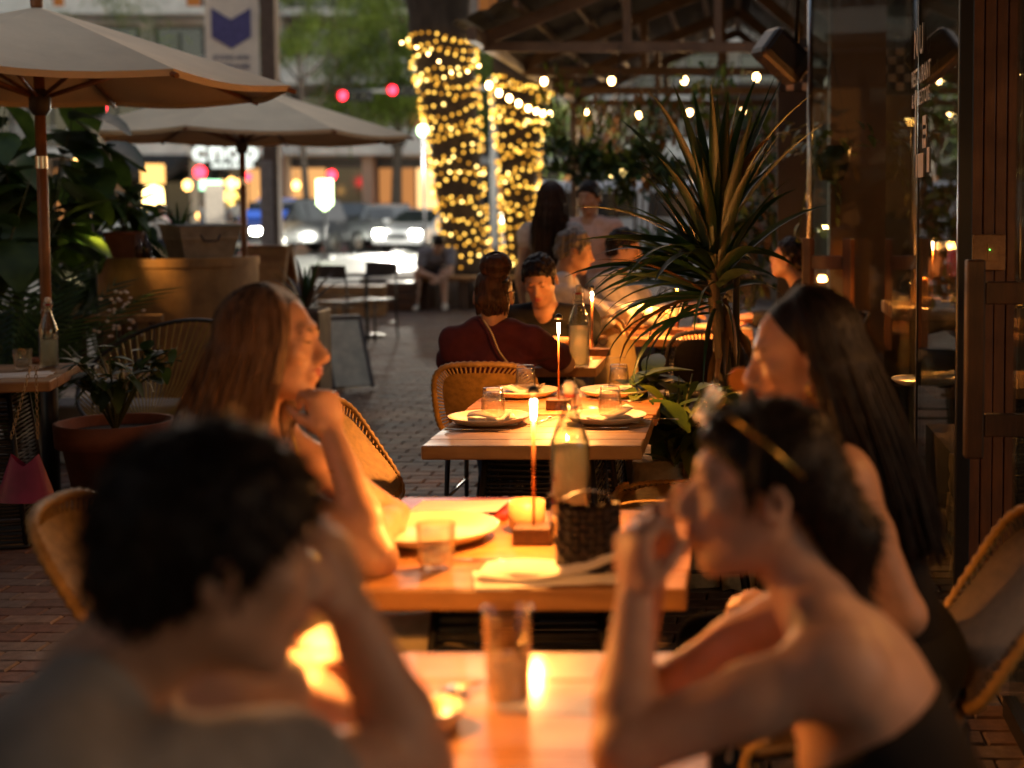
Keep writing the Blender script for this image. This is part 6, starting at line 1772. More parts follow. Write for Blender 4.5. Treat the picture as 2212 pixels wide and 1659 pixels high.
def long_hair(C, M, L, flow, parent, m_, rg, vox, rng_=2.35, n=520, body=True, part=.0, lead=.035, tuck=0.0, spread=1.0, facecut=(.068, .085, .115)):
    """hair combed from the parting over the skull, then hanging; flow = drift per metre of hang"""
    C = Vector(C); cen = Vector((0, -.014, .036)); rad = Vector((.074, .094, .082)); flow = Vector(flow)
    def path(th, out, l, jit):
        pts = []
        for i in range(7):
            ph = .12 + (1.62 - .12) * i / 6
            d = Vector((math.sin(th) * math.sin(ph), -math.cos(th) * math.sin(ph), math.cos(ph)))
            q = cen + Vector((d.x * (rad.x + out), d.y * (rad.y + out), d.z * (rad.z + out)))
            q.x += part * (1 - i / 6)
            pts.append(C + M @ q)
        p = pts[-1]
        outw = (p - (C + M @ cen)); outw.z = 0; outw = outw.normalized() if outw.length > 1e-4 else Vector((0, 0, 0))
        for i in range(1, 9):
            f = i / 8
            pts.append(p + Vector((0, 0, -l * f)) + flow * l * f + outw * (lead * math.sin(f * 2.4) * spread - tuck * f) + jit * f)
        return pts
    if body:
        S = SDF()
        for th in np.linspace(-rng_, rng_, 15):
            pts = path(th, .0, L * (.97 - .05 * abs(th)), Vector((0, 0, 0)))
            rs = [.016] * 3 + [.018] * 4 + [.021 - .001 * i for i in range(8)]
            S.chain([tuple(p) for p in pts], rs, .012)
        for th in np.linspace(-1.2, 1.2, 5):
            pts = path(th, -.03, L * .95, Vector((0, 0, 0))); S.chain([tuple(p) for p in pts[4:]], [.03] * len(pts[4:]), .02)
        A = np.array(M); S.ell(tuple(C + M @ Vector((0, -.02, .045))), (.077, .092, .084), A, .01)
        S.cut(tuple(C + M @ Vector((0, .088, .0))), tuple(M @ Vector((0, 1, -.12))))
        S.ell(tuple(C + M @ Vector((0, .098, -.04))), facecut, A, .01, True)
        me = S.mesh(vox, 'hair'); mesh_obj('hair', me, m_, parent)
    def fn(rg):
        th = rg.uniform(-rng_, rng_); return path(th, .012 + rg.uniform(-.003, .010), L * rg.uniform(.82, 1.06) * (1 - .04 * abs(th)), Vector((rg.gauss(0, .012), rg.gauss(0, .012), 0)))
    strands('hair_strands', fn, n, .0026, m_, parent, rg)
def hand_sdf(S, W, d, nrm, side, curl=.5, sc=1.0, spread=.0, thumb=.4, k=.006, curls=None):
    """five fingers on a palm; d = finger direction, nrm = direction the palm faces, side=+1 puts the index on d x nrm"""
    W = Vector(W); d = Vector(d).normalized(); nrm = Vector(nrm); nrm = (nrm - d * nrm.dot(d)).normalized(); s = d.cross(nrm) * side
    A = np.array([list(s), list(d), list(nrm)]).T
    S.ell(tuple(W + d * .046 * sc), (.040 * sc, .052 * sc, .0155 * sc), A, .012)
    S.cap(tuple(W + d * .02 * sc), tuple(W + d * .075 * sc + s * .02 * sc), .017 * sc, .0125 * sc, .012)
    for i, (off, L) in enumerate(((.030, .070), (.010, .079), (-.010, .073), (-.029, .058))):
        p = W + d * (.086 - .004 * abs(i - 1)) * sc + s * off * sc; an = 0.0; r = (.0088, .0088, .0085, .0076)[i] * sc
        c = curl if curls is None else curls[i]
        for j, fr in enumerate((.46, .30, .24)):
            an += c * (1.0, 1.0, .65)[j]
            dr = (d * math.cos(an) + nrm * math.sin(an) + s * spread * (1.5 - i) * .12).normalized(); q = p + dr * L * fr * sc
            S.cap(tuple(p), tuple(q), r, r * .93, k if j else .009); p = q; r *= .93
    b = W + d * .022 * sc + s * .030 * sc; dr = (d * .62 + s * (.75 - thumb * .5) + nrm * thumb).normalized(); q = b + dr * .042 * sc
    S.cap(tuple(b), tuple(q), .0135 * sc, .0105 * sc, .012)
    dr2 = (dr * .8 + d * .4 + nrm * .25 - s * .25 * thumb).normalized(); S.cap(tuple(q), tuple(q + dr2 * .032 * sc), .0102 * sc, .0085 * sc, .006)

class Person:
    def __init__(s, label, head, look, pelvis, face, sh=.17, male=False, skin_m=SK_A, vox=.008, neck=None, group='diners on the terrace', seatz=.47, size=1.0, stand=False):
        s.H = Vector(head); s.M = basis(*look); s.male = male; s.skin = skin_m; s.vox = vox; s.size = size
        s.f = dirv(face); s.r = Vector((s.f.y, -s.f.x, 0)); s.pel = Vector(pelvis)
        s.t = thing('person', (s.pel.x, s.pel.y, 0), label, 'person', group)
        s.nb = Vector(neck) if neck is not None else s.H + Vector((0, 0, -.172)) - s.f * .03
        s.sp = (s.nb - s.pel).normalized(); s.sh = sh
        s.shL = s.nb - s.r * sh - s.sp * .05; s.shR = s.nb + s.r * sh - s.sp * .05
        s.S = SDF(); s.arms = {}; s.stand = stand
        s.origin = Vector((s.pel.x, s.pel.y, 0))
    def torso(s, S, g=0.0, low=True):
        sp, r, f = s.sp, s.r, s.f; fb = r.cross(sp); fb = sp.cross(r) if fb.dot(f) < 0 else fb
        A = np.array([list(r), list(fb), list(sp)]).T
        w = s.sh / .17; L = (s.nb - s.pel).length
        ch = s.nb - sp * .165; ab = s.pel + sp * (L * .33)
        S.ell(tuple(ch), (.140 * w + g, .098 + g + (.012 if s.male else 0), .165 + g), A, .03)
        if not s.male:
            for q in (-1, 1): S.ell(tuple(ch + r * q * .062 + fb * .07 - sp * .03), (.058 + g, .052 + g, .058 + g), A, .03)
        else: S.ell(tuple(ch + fb * .03 + sp * .02), (.12 * w + g, .07 + g, .09 + g), A, .03)
        S.ell(tuple(ab), ((.118 if not s.male else .135) * w + g, .092 + g, .16 + g), A, .04)
        if low: S.ell(tuple(s.pel), (.158 + g, .115 + g, .12 + g), A, .04)
        for q, sh_ in ((-1, s.shL), (1, s.shR)):
            S.cap(tuple(s.nb + r * q * .03 + sp * .0), tuple(sh_ + sp * .008), .046 + g, .054 + g, .03)
            S.cap(tuple(ch + r * q * .06 * w + sp * .02), tuple(sh_ - sp * .02), .07 + g, .055 + g, .03)
        return s
    def legs(s, S, g=0.0, knee=None, ank=None, full=True):
        for q in (-1, 1):
            hip = s.pel + s.r * q * .085 - Vector((0, 0, .02))
            kn = hip + s.f * .41 + s.r * q * .02 if knee is None else Vector(knee[(q + 1) // 2])
            if knee is None: kn.z = hip.z + .0
            an = Vector((kn.x + s.f.x * .02, kn.y + s.f.y * .02, .09)) if ank is None else Vector(ank[(q + 1) // 2])
            S.cap(tuple(hip), tuple(kn), .086 + g, .060 + g, .04)
            if full: S.chain([tuple(kn), tuple(kn.lerp(an, .35) - s.f * .012), tuple(an)], [.058 + g, .055 + g, .036 + g], .02)
            s.arms['an%d' % q] = an; s.arms['kn%d' % q] = kn; s.arms['hip%d' % q] = hip
        return s
    def arm(s, side, el, wr, hd=None, pn=None, curl=.5, thumb=.4, k=.006, flip=1, curls=None, handsc=1.0):
        sh_ = s.shL if side < 0 else s.shR; el, wr = Vector(el), Vector(wr); b = 1.12 if s.male else 1.0
        s.S.chain([tuple(sh_), tuple(sh_.lerp(el, .4)), tuple(el)], [.052 * b, .046 * b, .039 * b], .025)
        s.S.chain([tuple(el), tuple(el.lerp(wr, .3)), tuple(wr)], [.038 * b, .040 * b, .026 * b], .02)
        if hd is not None: hand_sdf(s.S, wr, hd, pn, side * flip, curl, 1.0 * handsc * (1.08 if s.male else 1), thumb=thumb, k=k, curls=curls)
        s.arms[side] = (sh_, el, wr)
    def finish_body(s, lowleg=True):
        s.torso(s.S); s.legs(s.S)
        C, M = s.H, s.M
        head_sdf(s.S, C, M, s.male)
        b = .056 if s.male else .047
        s.S.cap(tuple(C + M @ Vector((0, -.028, -.055))), tuple(s.nb), b, b * 1.12, .022)
        me = s.S.mesh(s.vox, 'body'); o = mesh_obj('body', me, s.skin, s.t); s._loc(o)
    def _loc(s, o): o.location = -s.origin
    def add(s, S, name, m_, vox=None, ruff=0.0, rsc=20, stretch=(1, 1, 1)):
        me = S.mesh(vox or s.vox, name)
        if ruff: ruffle(me, ruff, rsc, s.origin, stretch)
        o = mesh_obj(name, me, m_, s.t); s._loc(o); return o
    def fix(s):
        for c in s.t.children: s._loc(c)
    def shoes(s, m_):
        for q in (-1, 1):
            an = s.arms['an%d' % q]; S = SDF(); S.cap((an.x, an.y, .045), tuple(Vector((an.x, an.y, .04)) + s.f * .14), .045, .036, .02); S.cap((an.x, an.y, .09), (an.x, an.y, .05), .042, .045, .02); S.cut((0, 0, .006), (0, 0, -1))
            s.add(S, 'shoe', m_, max(s.vox, .01))
    def trousers(s, m_, shorts=False):
        S = SDF(); g = .010
        A = np.array([list(s.r), list(s.f), [0, 0, 1]]).T
        S.ell(tuple(s.pel), (.170, .126, .125), A, .04)
        for q in (-1, 1):
            hip, kn, an = s.arms['hip%d' % q], s.arms['kn%d' % q], s.arms['an%d' % q]
            S.cap(tuple(hip), tuple(kn if not shorts else hip.lerp(kn, .85)), .1, .074, .04)
            if not shorts: S.chain([tuple(kn), tuple(kn.lerp(an, .4)), tuple(an + Vector((0, 0, .0)))], [.073, .066, .056], .02)
        s.add(S, 'trousers', m_, max(s.vox, .009), .006, 14)
    def tee(s, m_, sleeve=.55, g=.011, vneck=False, ruff=.006, name='shirt', neckr=.062, long=False):
        S = SDF(); s.torso(S, g)
        b = 1.12 if s.male else 1.0
        for side in (-1, 1):
            sh_, el, wr = s.arms[side]; e = sh_.lerp(el, sleeve)
            S.chain([tuple(sh_), tuple(e)], [.060 * b + g * .5, (.055 if not long else .05) * b + g], .03)
            if long: S.chain([tuple(el), tuple(el.lerp(wr, .9))], [.048 * b + g, .036 * b + g * .6], .02)
        S.cut(tuple(s.pel - s.sp * .03), tuple(-s.sp))
        C, M = s.H, s.M
        S.cap(tuple(s.nb + Vector((0, 0, .0)) + s.f * .01), tuple(s.nb + Vector((0, 0, .12)) + s.f * .02), neckr, neckr + .01, .006, True)
        if vneck: S.cap(tuple(s.nb + s.f * .10 - s.sp * .01), tuple(s.nb + s.f * .125 - s.sp * .11), .055, .006, .006, True)
        if not long:
            for side in (-1, 1):
                pass
        s.add(S, name, m_, max(.006, s.vox), ruff, 16, (1, 1, 1.8))
def cloth(name, c, rough=.85, **k): return mat(name, c, rough, var=.12, scale=30, bump=.25, bscale=260, sheen=.02, spec=.25, **k)

def P3(u, v, d): return at(u, v, d)
rgP = random.Random(99)
def fuzz(p, me, head, n, L, m_, seed):
    """short strands combed back over the cap of hair"""
    rg = random.Random(seed); cnt = len(me.vertices); mb = MB(); crown = Vector(head) + p.M @ Vector((0, -.04, .13))
    for k in range(n):
        v = me.vertices[rg.randrange(cnt)]; q = v.co.copy(); nr = v.normal.copy()
        fl = (q - crown); fl = fl - nr * fl.dot(nr); fl = fl.normalized() if fl.length > 1e-5 else nr.orthogonal()
        fl = (fl + Vector((rg.gauss(0, .35), rg.gauss(0, .35), rg.gauss(0, .35)))).normalized(); l = L * rg.uniform(.5, 1.2)
        mb.tube([q - nr * .002, q + fl * l * .5 + nr * .005, q + fl * l + nr * rg.uniform(.001, .009)], [.0016, .0014, .0003], 3, caps=False)
    mb.build('hair_strands', m_, p.t)
# ---------------------------------------------------------------- A: grey-shirted man in front, back towards us
h = P3(470, 1215, 1.47)
A_ = Person('man in grey shirt with short dark hair, foreground left, leaning on his hand', h, (60, 6, 0), (h.x - .26, 1.46, .56), 80, .205, True, SK_A, .008, neck=h + Vector((-.115, -.02, -.118)))
A_.arm(1, P3(895, 1650, 1.66), P3(760, 1330, 1.64), (-.30, .05, .95), (-.75, .2, -.2), .6, .5)
A_.arm(-1, P3(700, 1570, 1.86), P3(615, 1445, 1.98), (.9, .2, .1), (0, 0, -1), .45, .4)
A_.finish_body(); A_.trousers(cloth('dark_denim', (.03, .035, .05))); A_.shoes(BLACK)
A_.tee(cloth('grey_tee', (.26, .24, .22)), .6)
S = short_hair(h, A_.M, True, .021, .046, nape=-.105); o = A_.add(S, 'hair', H_DARK, .006, .0022, 110); fuzz(A_, o.data, h, 1500, .026, H_DARK, 3)
face_parts(h, A_.M, A_.t, H_DARK, True); A_.fix()
# napkin in his hand
q = P3(720, 1455, 2.08)
m = MB(); m.grid(lambda a, b: Vector(((a - .5) * .13 + .02 * math.sin(b * 5), .03 * math.sin(a * 7 + b * 3), (b - .5) * .10 - .02 * math.cos(a * 6))), 14, 10); m.grid(lambda a, b: Vector(((.5 - a) * .13 + .02 * math.sin(b * 5), .004 + .03 * math.sin((1 - a) * 7 + b * 3), (b - .5) * .10 - .02 * math.cos((1 - a) * 6))), 14, 10)
single('held_napkin', m, LINEN, 'brightly lit napkin held by the grey-shirted man', 'napkin').location = q

# ---------------------------------------------------------------- B: bare-shouldered woman in front, profile to the left
h = P3(1640, 1062, 1.98)
B_ = Person('woman with bare shoulders and dark tied-back hair, hands clasped at her mouth', h, (-97, -3, 0), (h.x + .28, 1.93, .56), -90, .165, False, SK_B, .0065, neck=h + Vector((.075, -.005, -.150)))
B_.arm(-1, P3(1345, 1620, 1.78), P3(1372, 1290, 1.92), (-.05, .05, 1), (.55, .5, .1), 1.0, .6, curls=(1.0, 1.05, 1.05, 1.1))
B_.arm(1, P3(1330, 1560, 2.16), P3(1405, 1235, 2.06), (.05, -.05, 1), (.3, -.9, 0), .9, .6, curls=(.35, .9, 1.0, 1.05))
B_.finish_body(); B_.trousers(cloth('black_skirt', (.012, .012, .013))); B_.shoes(BLACK)
S = SDF(); B_.torso(S, .008); S.cut(tuple(B_.nb - B_.sp * .185), tuple(B_.sp)); S.cut(tuple(B_.pel - B_.sp * .02), tuple(-B_.sp)); B_.add(S, 'top', cloth('black_top', (.012, .011, .012)), .008, .003)
S = short_hair(h, B_.M, False, .010, .060, nape=-.05); S.chain([tuple(h + B_.M @ Vector((0, -.09, .0))), tuple(h + B_.M @ Vector((0, -.125, -.06))), tuple(h + B_.M @ Vector((0, -.12, -.16)) + Vector((.01, 0, -.02))), tuple(h + B_.M @ Vector((0, -.10, -.26)) + Vector((.02, 0, -.03)))], [.048, .047, .036, .014], .03)
o = B_.add(S, 'hair', H_DARK, .006, .004, 40, (1, 1, .3)); fuzz(B_, o.data, h, 700, .022, H_DARK, 4)
S = SDF(); 
m = MB(); m.tube([h + B_.M @ Vector((.088 * math.cos(a), .018, .036 + .098 * math.sin(a))) for a in [R(-8) + k * R(196) / 16 for k in range(17)]], .016, 10, flat=.4); m.build('headband', cloth('black_velvet', (.008, .008, .009)), B_.t)
GOLD = mat('gold_clip', (.55, .36, .08), .25, .9)
sg = thing('sunglasses', tuple(h), 'gold-rimmed sunglasses pushed up on the bare-shouldered woman\'s hair', 'sunglasses')
for q_ in (-1, 1):
    m = MB(); m.tube([B_.M @ Vector((q_ * .070, .058, .118)), B_.M @ Vector((q_ * .090, .010, .085)), B_.M @ Vector((q_ * .094, -.045, .040))], [.004, .0055, .004], 8, flat=.6); m.build('temple', GOLD, sg)
    cen_ = Vector((q_ * .034, .078, .122)); e1_ = Vector((1, 0, 0)); e2_ = Vector((0, -.55, .83))
    m = MB(); m.tube([B_.M @ (cen_ + e1_ * .029 * math.cos(a) + e2_ * .025 * math.sin(a)) for a in [k * math.pi / 9 for k in range(18)]], .0028, 6, closed=True); m.build('rim', GOLD, sg)
    m = MB(); m.add([B_.M @ (cen_ + e1_ * .028 * math.cos(a) + e2_ * .024 * math.sin(a)) for a in [k * math.pi / 9 for k in range(18)]], [tuple(range(18))]); m.build('lens', mat('lens_brown', (.03, .015, .008), .1), sg)
m = MB(); m.tube([B_.M @ Vector((-.006, .082, .126)), B_.M @ Vector((.006, .082, .126))], .0025, 6); m.build('bridge', GOLD, sg)
face_parts(h, B_.M, B_.t, H_DARK); B_.fix()

# ---------------------------------------------------------------- C: long light-brown hair, profile to the right
h = P3(592, 748, 3.08)
C_ = Person('woman with long light brown hair resting her chin on her hand', h, (91, -2, 0), (h.x - .07, 3.10, .56), 84, .165, False, SK_A, .0065, neck=h + Vector((-.055, 0, -.17)))
C_.arm(1, P3(815, 1205, 2.86), P3(716, 938, 2.99), (-.22, .05, 1), (-.7, .6, .0), 1.2, .6, curls=(1.1, 1.2, 1.25, 1.3))
C_.arm(-1, P3(850, 1120, 3.30), P3(790, 1185, 2.98), (-.4, -.9, -.05), (0, 0, -1), .3, .4)
C_.finish_body(); C_.trousers(cloth('cream_skirt', (.5, .42, .25))); C_.shoes(BLACK)
S = SDF(); C_.torso(S, .007); S.cut(tuple(C_.nb - C_.sp * .13), tuple(C_.sp + C_.f * .25)); S.cut(tuple(C_.pel - C_.sp * .02), tuple(-C_.sp)); C_.add(S, 'camisole', cloth('rust_satin', (.30, .10, .03), .4), .008, .004)
m = MB(); bp_ = C_.nb - C_.sp * .12 + C_.f * .09
for q_ in (-1, 1):
    m = MB(); m.tube([C_.nb + C_.r * q_ * .09 - C_.sp * .15 + C_.f * .105, C_.nb + C_.r * q_ * .11 - C_.sp * .02 + C_.f * .06, C_.nb + C_.r * q_ * .10 + C_.sp * .01, C_.nb + C_.r * q_ * .09 - C_.sp * .12 - C_.f * .11], .004, 6)
    m.build('strap', mat('gold_trim', (.5, .32, .08), .4, .6), C_.t)
long_hair(h, C_.M, .30, (-.26, 0, 0), C_.t, H_LIGHT, random.Random(1), .008, 2.15, 640, lead=.03, spread=.6, facecut=(.070, .078, .112))
face_parts(h, C_.M, C_.t, H_BROWN, smile=.002)
m = MB(); m.sphere(C_.arms[1][2].lerp(C_.arms[1][1], .28) + Vector((.02, -.02, 0)), .007, 8, 6); m.tube([C_.arms[1][2].lerp(C_.arms[1][1], .28) + Vector((math.cos(a) * .032, math.sin(a) * .032, math.cos(a) * .006)) for a in [k * math.pi / 8 for k in range(16)]], .0022, 5, closed=True); m.build('bracelet', mat('gold_clip', (.55, .36, .08), .25, .9), C_.t)
C_.fix()

# ---------------------------------------------------------------- D: black-haired woman on the right, profile to the left
h = P3(1732, 772, 2.78)
D_ = Person('woman with long black hair and black top, sipping through a straw', h, (-93, 9, 0), (h.x + .22, 2.90, .56), -84, .165, False, SK_A, .0065, neck=h + Vector((.075, .01, -.172)))
D_.arm(-1, P3(1955, 1330, 2.62), P3(1690, 1330, 2.66), (-.8, .5, .25), (.2, 0, -1), .7, .4)
D_.arm(1, P3(1760, 1260, 3.02), P3(1640, 1010, 3.0), (-.5, -.1, .9), (-.8, -.1, -.3), .8, .5)
D_.finish_body(); D_.trousers(cloth('black_skirt', (.012, .012, .013))); D_.shoes(BLACK)
S = SDF(); D_.torso(S, .009); 
for q_ in (-1, 1): S.ell(tuple(D_.nb + D_.r * q_ * .215 - D_.sp * .03), (.10, .16, .15), np.array([list(D_.r), list(D_.f), list(D_.sp)]).T, .01, True)
S.cap(tuple(D_.nb), tuple(D_.nb + D_.sp * .05), .062, .056, .01); S.cut(tuple(D_.pel - D_.sp * .02), tuple(-D_.sp)); D_.add(S, 'halter_top', cloth('black_top', (.012, .011, .012)), .008, .003)
long_hair(h, D_.M, .44, (.30, -.02, 0), D_.t, H_DARK, random.Random(2), .008, 1.55, 620, lead=.035, spread=.7, facecut=(.088, .088, .118))
face_parts(h, D_.M, D_.t, H_DARK)
m = MB(); m.tube([h + D_.M @ Vector((-.088, -.008, -.04)) + Vector((0, -.004, -.012 + .016 * math.sin(a))) + Vector((.012 * math.cos(a), 0, 0)) for a in [k * math.pi / 7 for k in range(14)]], .002, 5, closed=True); m.build('earring', mat('gold_clip', (.55, .36, .08), .25, .9), D_.t)
D_.fix()
# her drink: short glass with orange wheel and straw
q = P3(1632, 905, 2.92)
m = MB(); m.lathe([(.030, 0), (.032, .004), (.037, .085), (.035, .085), (.03, .01), (0, .008)], n=28); o = single('drink_glass', m, TUMBLER, 'short glass with an orange slice held under the black-haired woman\'s chin', 'glass'); o.location = q
m = MB(); m.lathe([(0, .010), (.0295, .011), (.034, .07), (0, .07)], n=20); m.build('drink', liquid('amber', (1, .75, .35)), o)
m = MB(); m.tube([(-.03, -.03, .085), (-.03, -.024, .085)], .026, 18); m.build('orange_slice', mat('orange_peel', (.6, .26, .03), .5), o)
m = MB(); m.tube([(0, 0, .02), (.035, -.01, .125)], .0028, 6); m.build('straw', mat('straw_tan', (.5, .36, .15), .5), o)

# ---------------------------------------------------------------- E: maroon shirt, bun, back to us
h = P3(1067, 642, 6.15)
E_ = Person('woman in maroon shirt with a hair bun, seen from behind', h, (2, 8, 0), (h.x - .01, 6.24, .56), 0, .158, False, SK_A, .009, neck=h + Vector((.0, -.01, -.15)))
E_.arm(-1, P3(976, 785, 6.28), P3(1020, 780, 6.62), (.8, .6, 0), (0, 0, -1), .4, .3)
E_.arm(1, P3(1222, 786, 6.36), P3(1160, 770, 6.72), (-.6, .8, 0), (0, 0, -1), .4, .3)
E_.finish_body(); E_.trousers(cloth('blue_jeans', (.03, .045, .08))); E_.shoes(BLACK)
E_.tee(cloth('maroon_knit', (.075, .014, .018)), .72, .018, False, .012, 'shirt', .056)
S = short_hair(h, E_.M, False, .003, .055, nape=-.085)
S.ell(tuple(h + Vector((.014, -.03, .136))), (.068, .060, .052), None, .006); S.ell(tuple(h + Vector((0, -.042, -.004))), (.064, .070, .085), None, .02)
S.cut(tuple(h + E_.M @ Vector((0, .05, 0))), tuple(E_.M @ Vector((0, 1, 0))))
E_.add(S, 'hair', H_BROWN, .006, .004, 45, (1, 1, .35))
def bunstrand(rg):
    a0 = rg.uniform(-1.15, 1.15); z0 = rg.uniform(-.075, .02); r0 = .076
    A0 = h + Vector((math.sin(a0) * r0, -math.cos(a0) * .098 * (1 if abs(a0) < 1.2 else .9) - .01, z0)); B0 = h + Vector((.012 + rg.uniform(-.03, .03), -.055, .066)); md = A0.lerp(B0, .5); md = h + (md - h).normalized() * .108
    return [A0, A0.lerp(md, .55) + (md - h).normalized() * .008, md, md.lerp(B0, .6) + Vector((0, -.012, .006)), B0]
strands('hair_strands', bunstrand, 260, .0022, H_BROWN, E_.t, random.Random(4))
def bunwrap(rg):
    a = rg.uniform(0, 6.28); tl_ = rg.uniform(-1.1, 1.2); c = h + Vector((.014, -.03, .137)); pts = []
    for k in range(7):
        b = a + k * .45; pts.append(c + Vector((math.cos(b) * .069 * math.cos(tl_), math.sin(b) * .061 * math.cos(tl_), .06 * math.sin(tl_ + .3 * math.sin(b)))))
    return pts
m = MB(); m.tube([h + Vector((.012 + .052 * math.cos(a), -.035 + .05 * math.sin(a), .074 + .01 * math.sin(a))) for a in [k * math.pi / 9 for k in range(18)]], .008, 6, closed=True); m.build('hair_tie', BLACK, E_.t)
strands('bun_strands', bunwrap, 150, .0022, H_BROWN, E_.t, random.Random(5))
m = MB(); A0, B0 = P3(1046, 692, 6.02), P3(1097, 782, 6.00)
for k in range(34):
    c = A0.lerp(B0, k / 33) + Vector((.006 * math.sin(k * .19), -.012 * math.sin(k / 33 * math.pi) - .012, 0)); m.sphere(c, (.0055, .004, .0065), 6, 4)
m.build('chain_strap', mat('brass_chain', (.5, .36, .18), .3, 1.0), E_.t)
E_.fix()

# ---------------------------------------------------------------- F: black v-neck, facing us, looking down
h = P3(1166, 606, 7.28)
F_ = Person('man in black V-neck shirt with curly hair, looking down across the table', h, (184, 26, 2), (h.x + .06, 7.60, .56), 180, .20, True, SK_C, .008, neck=h + Vector((.02, .075, -.165)))
F_.arm(-1, P3(1262, 752, 7.22), P3(1178, 738, 7.0), (-.9, -.2, 0), (0, 0, -1), .5, .4)
F_.arm(1, P3(1120, 756, 7.22), P3(1196, 742, 7.05), (.9, .1, .1), (0, 0, -1), .6, .4)
F_.finish_body(); F_.trousers(cloth('dark_denim', (.03, .035, .05))); F_.shoes(BLACK)
F_.tee(cloth('black_tee', (.006, .006, .007)), .6, .012, True, .007)
S = short_hair(h, F_.M, True, .011, .066, nape=-.03); F_.add(S, 'hair', H_DARK, .006, .007, 95)
m = MB(); 
face_parts(h, F_.M, F_.t, H_DARK, True, .003); F_.fix()
pp = F_.t

# ---------------------------------------------------------------- G, H: white shirts
h = P3(1242, 545, 8.25)
G_ = Person('grey-haired man in a white shirt, profile to the right', h, (80, 10, 0), (h.x - .18, 8.42, .56), 82, .195, True, SK_C, .010, neck=h + Vector((-.07, .0, -.165)))
G_.arm(1, P3(1300, 690, 8.05), P3(1402, 672, 8.2), (.95, .2, 0), (0, 0, -1), .4, .4); G_.arm(-1, P3(1300, 680, 8.6), P3(1390, 670, 8.5), (.9, -.2, 0), (0, 0, -1), .4, .4)
G_.finish_body(); G_.trousers(cloth('grey_chino', (.20, .20, .21))); G_.shoes(BLACK)
G_.tee(cloth('white_linen', (.62, .58, .53)), .95, .016, False, .014, 'shirt', .06, True)
S = short_hair(h, G_.M, True, .012, .066); G_.add(S, 'hair', H_GREY, .008, .008, 60); face_parts(h, G_.M, G_.t, H_GREY, True); G_.fix()
h = P3(1350, 540, 8.95)
H_ = Person('second man in a white shirt, behind the grey-haired one', h, (95, 6, 0), (h.x - .12, 9.05, .56), 100, .195, True, SK_A, .011, neck=h + Vector((-.06, .0, -.165)))
H_.arm(1, P3(1400, 690, 8.75), P3(1470, 672, 8.7), (.9, -.2, 0), (0, 0, -1), .4, .4); H_.arm(-1, P3(1420, 680, 9.1), P3(1480, 660, 8.95), (.9, -.3, .1), (0, 0, -1), .4, .4)
H_.finish_body(); H_.trousers(cloth('grey_chino', (.20, .20, .21))); H_.shoes(BLACK)
H_.tee(cloth('white_linen', (.62, .58, .53)), .95, .016, False, .014, 'shirt', .06, True)
S = short_hair(h, H_.M, True, .014, .060); H_.add(S, 'hair', H_DARK, .008, .008, 60); face_parts(h, H_.M, H_.t, H_DARK, True); H_.fix()

# ---------------------------------------------------------------- I, J: standing pair
def standing(label, u, vtop, d, face, top_m, bot_m, hair, hm, male, sk, armpose=.0, long=0.0, h_=1.66, shorts=False, stride=.1, group='diners on the terrace', vox=.012, sleeve=.5):
    X = at(u, vtop, d); hz = h_ - .115
    hd = Vector((X.x, d, hz)); f = dirv(face)
    p = Person(label, hd, (face, 4, 0), (X.x, d, h_ * .53), face, .165 if not male else .2, male, sk, vox, neck=hd + Vector((0, 0, -.17)) - f * .02, group=group, stand=True)
    r = p.r
    for q in (-1, 1):
        sh_ = p.shL if q < 0 else p.shR
        el = sh_ + Vector((0, 0, -.29)) + r * q * .05 - f * .02; wr = el + Vector((0, 0, -.22)) + f * (.06 + armpose * .15) + r * q * .0 + Vector((0, 0, armpose * .2))
        p.arm(q, el, wr, (f.x * .3, f.y * .3, -1 + armpose), tuple(r * -q), .35)
    p.torso(p.S); p.legs(p.S, 0, [tuple(Vector((X.x, d, .47)) + r * -.10 + f * stride), tuple(Vector((X.x, d, .47)) + r * .10 + f * .02)], [tuple(Vector((X.x, d, .09)) + r * -.10 + f * stride * .4), tuple(Vector((X.x, d, .09)) + r * .10 - f * stride)])
    head_sdf(p.S, p.H, p.M, male); p.S.cap(tuple(p.H + p.M @ Vector((0, -.028, -.055))), tuple(p.nb), .05, .055, .022)
    o = mesh_obj('body', p.S.mesh(vox, 'body'), sk, p.t)
    p.trousers(bot_m, shorts); p.shoes(hair if False else BLACK if not shorts else mat('white_trainer', (.65, .62, .56), .6)); p.tee(top_m, sleeve)
    if long: long_hair(p.H, p.M, long, tuple(-f * .05), p.t, hm, random.Random(8), .012, 2.4, 240)
    else:
        S = short_hair(p.H, p.M, male, .014, .058); p.add(S, 'hair', hm, max(.009, vox * .8), .006, 60)
    if vox < .02: face_parts(p.H, p.M, p.t, hm, male)
    p.fix(); return p
standing('standing woman with very long dark hair, seen from behind', 1192, 395, 9.9, 8, cloth('pale_top', (.55, .47, .42)), cloth('tan_trousers', (.50, .36, .22)), None, H_BROWN, False, SK_A, 0, .52, 1.64, sleeve=.2)
standing('standing person in a pale pink shirt beside the long-haired woman', 1272, 395, 10.6, 200, cloth('pink_shirt', (.58, .40, .34)), cloth('tan_trousers', (.50, .36, .22)), None, H_DARK, True, SK_A, .4, 0, 1.66)

